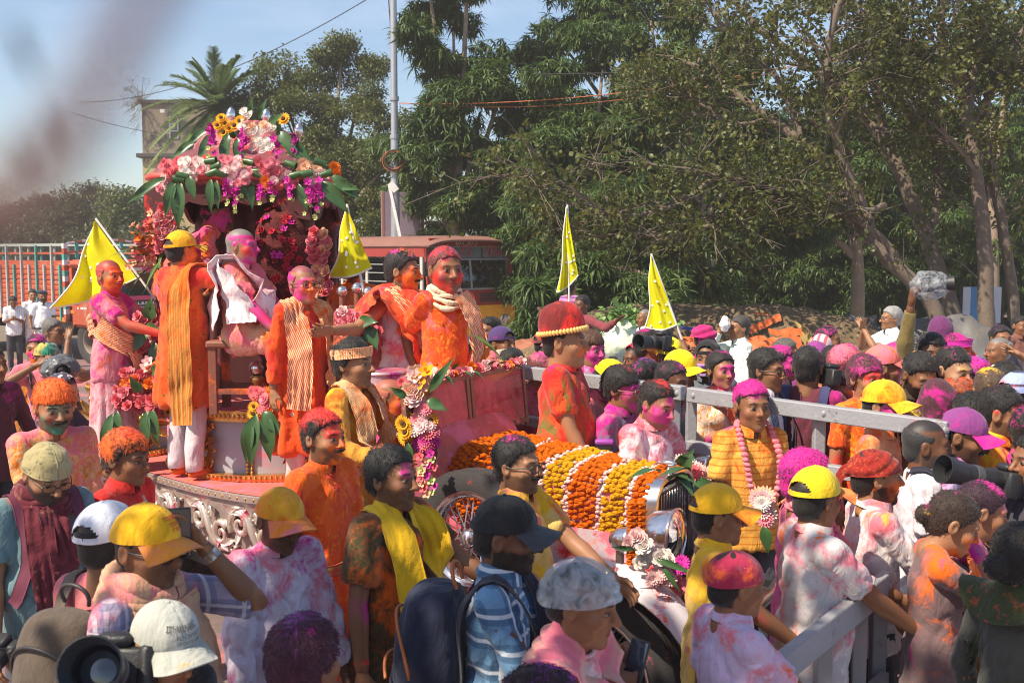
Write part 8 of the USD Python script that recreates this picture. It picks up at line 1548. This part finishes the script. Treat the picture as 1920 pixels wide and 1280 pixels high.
a70 = ppl('red-faced person with magenta head cloth in profile', 1802, 619, 242, 74, B_, 1, 'short', face=(('r', .7),), hp=(('m', .7),), tm=K((.5, .12, .1)), gear=(('headband', K((.50, .02, .28))),))
a71 = ppl('person with solid magenta-purple hair seen from behind', 1826, 664, 306, 168, B_, 2, 'puff', hc=(.2, .02, .12), hp=(('m', .85), ('u', .4)), tm=K((.5, .5, .52), pat=('dots', 40, (.1, .1, .1), .25)))
a72 = ppl('child with rusty orange hair peeping over the crowd', 1798, 694, 318, 36, B_, 1, 'mop', hc=(.25, .07, .03), hp=(('o', .6), ('r', .5)), face=(('o', .3),), kind='b', tm=K((.4, .2, .2)), head=(10, 0, 0))
a73 = ppl('person under a dark magenta-spotted cloth with red straps, back turned', 1757, 703, 338, 168, B_, 2, 'woman', top='tee', tm=K((.10, .03, .06), 'm62'), gear=(('hood', K((.075, .025, .035), 'm62', 'p68')), ('straps', K((.56, .07, .09)))))
a74 = ppl('person with yellow-topped dark hair low behind the back rail', 1701, 753, 350, 172, .0, 2, 'crop', hp=(('y', .55),), tm=K((.2, .12, .08)))
a75 = ppl('person with yellow-streaked brown hair facing away near the right edge', 1857, 679, 328, 160, B_, 1, 'short', hc=(.08, .05, .03), hp=(('y', .4),), tm=K((.2, .15, .18)))
a76 = ppl('black-haired person facing away behind the purple cap', 1822, 728, 356, 158, .05, 2, 'puff', hp=(('y', .06),), tm=K((.4, .1, .3), 'm55'), gear=(('straps', K((.5, .05, .3))),))
a77 = ppl('young man with red-painted face in orange print shirt at the right', 1882, 714, 368, 58, .05, 1, 'short', hp=(('m', .2),), face=(('r', .55),), beard=2, top='shirt', tm=KURT('y52', sd=11), R=(-.1, -.3, 1.2), head=(8, 0, 0))
a78 = ppl('grey-haired man in pale yellow shirt facing left at the right', 1868, 624, 226, -84, B_, 2, 'bald', hc=GRY, tm=K((.70, .66, .44)))
a79 = ppl('young man with a grey cloth mask over his mouth near the right edge', 1880, 604, 206, 8, B_, 2, 'short', hp=(('u', .3),), tm=K((.12, .12, .14)), gear=(('mask', K((.38, .42, .46)), -.15),))
a80 = ppl('person in pale blue cap with grey stripe at the right edge', 1918, 688, 338, 110, B_, 1, 'short', face=(('o', .3),), tm=K((.5, .1, .3), 'm54'), gear=(('cap', K((.32, .38, .66), 'o64', pat=('stripes', 'z', 14, (.05, .06, .12), .2))),))
a81 = ppl('grey-haired man in white shirt praying with joined hands before the tarpaulin', 1668, 569, 172, -84, .14, 1, 'short', hc=(.28, .27, .26), tm=K((.74, .76, .76)), R=(-.015, -.30, 1.46), L=(.015, -.30, 1.46), Rp=(-.6, -.1, -1), Lp=(.6, -.1, -1), hands=('flat', 'flat'), palm=((1, 0, 0), (-1, 0, 0)), gear=(('glasses', SPEC),))
a82 = ppl('person with a dark purple cloth over the head behind the raised camera', 1762, 588, 208, 170, B_, 2, 'woman', tm=K((.14, .04, .12)), gear=(('hood', K((.13, .03, .11))),))
a83 = ppl('person with a hand laid on black hair near the right edge', 1888, 668, 322, 150, B_, 1, 'short', tm=K((.3, .1, .1)), R=(-.12, .02, 1.72), Rp=(-1, .2, .2), hands=('open', 'relax'))
a84 = ppl('person in dark clothes half cut off at the far right edge, back row', 1916, 588, 156, 20, .1, 2, 'short', tm=K((.2, .08, .06)))
a85 = ppl('person in dark pink clothes cut off by the right edge', 1928, 752, 372, 150, .05, 2, 'short', hp=(('m', .4),), tm=K((.36, .06, .16), 'm54'))
a86 = ppl('moustached man in blue checked shirt looking left in front of the bus', 914, 588, 206, -48, B_, 2, 'short', beard=2, tm=K((.52, .58, .62), pat=('plaid', 14, (.08, .13, .22), (.7, .72, .74))))
a87 = ppl('man in backward purple cap with white cloth over mouth and red vest', 946, 606, 236, 48, B_, 2, 'short', tm=K((.50, .03, .04)), gear=(('cap', K((.07, .04, .14), 'm66'), True), ('mask', K((.74, .58, .50)), -.15), ('neckwrap', K((.74, .56, .48)), .8)))
a88 = ppl('woman with curly dark hair turned away beside the back rail', 962, 650, 254, 160, B_, 2, 'puff', kind='f', hs=1.1, tm=K((.5, .1, .1)))
a89 = ppl('woman with rosy powdered hair looking down beside the rail end', 1006, 650, 276, 50, B_, 1, 'woman', hc=(.12, .03, .03), hp=(('p', .5), ('m', .4)), face=(('r', .3),), kind='f', tm=K((.4, .1, .12)), head=(22, 0, 0))
a90 = ppl('man in dull dark cap and grey-blue shirt beyond the red hat man', 1027, 614, 206, 110, B_, 2, 'short', tm=K((.30, .30, .42), 'm60'), gear=(('cap', K((.12, .06, .06), 'r60')),))
a91 = ppl('person in lilac cap and olive green T-shirt beyond the red hat man', 1042, 628, 240, 122, B_, 2, 'short', top='tee', tm=K((.10, .13, .085), 'm66'), gear=(('cap', K((.50, .30, .48), 'p54')),))
a93 = ppl('boy with brown-gold hair and hot pink cheek right of the red hat man', 1112, 614, 262, 40, B_, 1, 'mop', hc=(.07, .03, .015), hp=(('y', .15), ('m', .15)), face=(('m', .55),), kind='b', tm=K((.4, .36, .46), 'm58'))
# ---- flags, in hand or on the float
flag('yellow pennant with mirrors blowing left above the bald flag man', (178, 415), (256, 522), (112, 574), (292, 562), 262, 2.5, .10, 12, 1)
flag('yellow pennant standing behind the man in glasses, beside the rose column', (650, 388), (697, 502), (618, 518), (684, 560), 266, 2, .05, 10, 2)
flag('yellow pennant hanging folded on a staff above the tall red hat', (1062, 388), (1084, 516), (1046, 546), (1068, 600), 205, 3, .04, 9, 3, (1064, 388))
flag('yellow pennant leaning left over the yellow caps at the heap', (1221, 480), (1270, 608), (1214, 614), (1290, 668), 232, 2, .05, 10, 4)
# ---- barricades
GPA = plain('grey_paint', (.29, .29, .305), .5, var=.12, scale=8, bump=.3, bscale=40, powder=((PNK, .60, 5), ((.16, .13, .11), .60, 9), ((.72, .72, .72), .63, 16)))
def rail(label, pa, pb, drop, posts, wd=.06, hg=.085, low=True, group=None):
    A, B = at(*pa), at(*pb); t = thing('barricade', label, 'barricade', (A[0], A[1], 0), 0, group); o = np.array([A[0], A[1], 0]); A, B = A - o, B - o
    obj('top_rail', bar(A, B, wd, hg, .006), GPA, t)
    if low: obj('lower_rail', bar(A - (0, 0, drop), B - (0, 0, drop), wd * .9, hg * .8, .006), GPA, t)
    for u in posts:
        p = A + (B - A) * u + np.array([0, .0, 0]); q = p + np.array([0, .07, -.0]); obj('post', bar((q[0], q[1], 0), (q[0], q[1], q[2]), .06, .06, .006), GPA, t); obj('bolt', sphere(p - (0, wd * .55, 0), (.02, .012, .02), 1), GPA, t)
rail('grey wooden rail running behind the red hat man', (925, 690, 274), (1282, 737, 322), .32, (.03, .52, .97))
rail('grey wooden rail behind the boy with magenta hair, running right', (1292, 739, 324), (1780, 806, 388), .30, (.02, .56, .98))
rail('grey steel barrier rail slanting up at the bottom right, gripped by hands', (1405, 1300, 575), (1664, 1092, 450), .42, (.10, .52, .80, .98), .045, .11)

# ---- a twig hanging right before the lens, far out of focus
TW = 27000; tb = at(150, 200, TW); tw = thing('twig', 'dull brown twig with leaves hanging close by, blurred, at the top left', 'twig', tb)
obj('stem', tube(spline([at(*q, TW) - tb for q in ((330, -90), (225, 90), (155, 220), (75, 330), (-60, 400))], 20), np.linspace(.0012, .0024, 20), 8), plain('twig_brown', (.17, .10, .09), .9), tw, True)
for x, y, dx, dz in ((25, 40, .3, -1), (75, 190, .2, -1), (15, 240, .4, -1)): bleaf(tw, at(x, y, 12000) - tb, (dx, .1, dz), .010, .0024, plain('twig_leaf', (.05, .06, .06), .7), .1, (0, -1, 0))
# ---- dusty air
tag(obj('haze', box((-75, -30, -1.0), (75, 95, 16.5)), usdkit.material(stage, '/World/Looks/dusty_air', {'v': ('principled_volume', {'color': (.92, .80, .70), 'density': .0019, 'anisotropy': .3})}, [], volume='v.volume')), 'thin dusty haze in the air over the street', 'haze', kind='stuff')
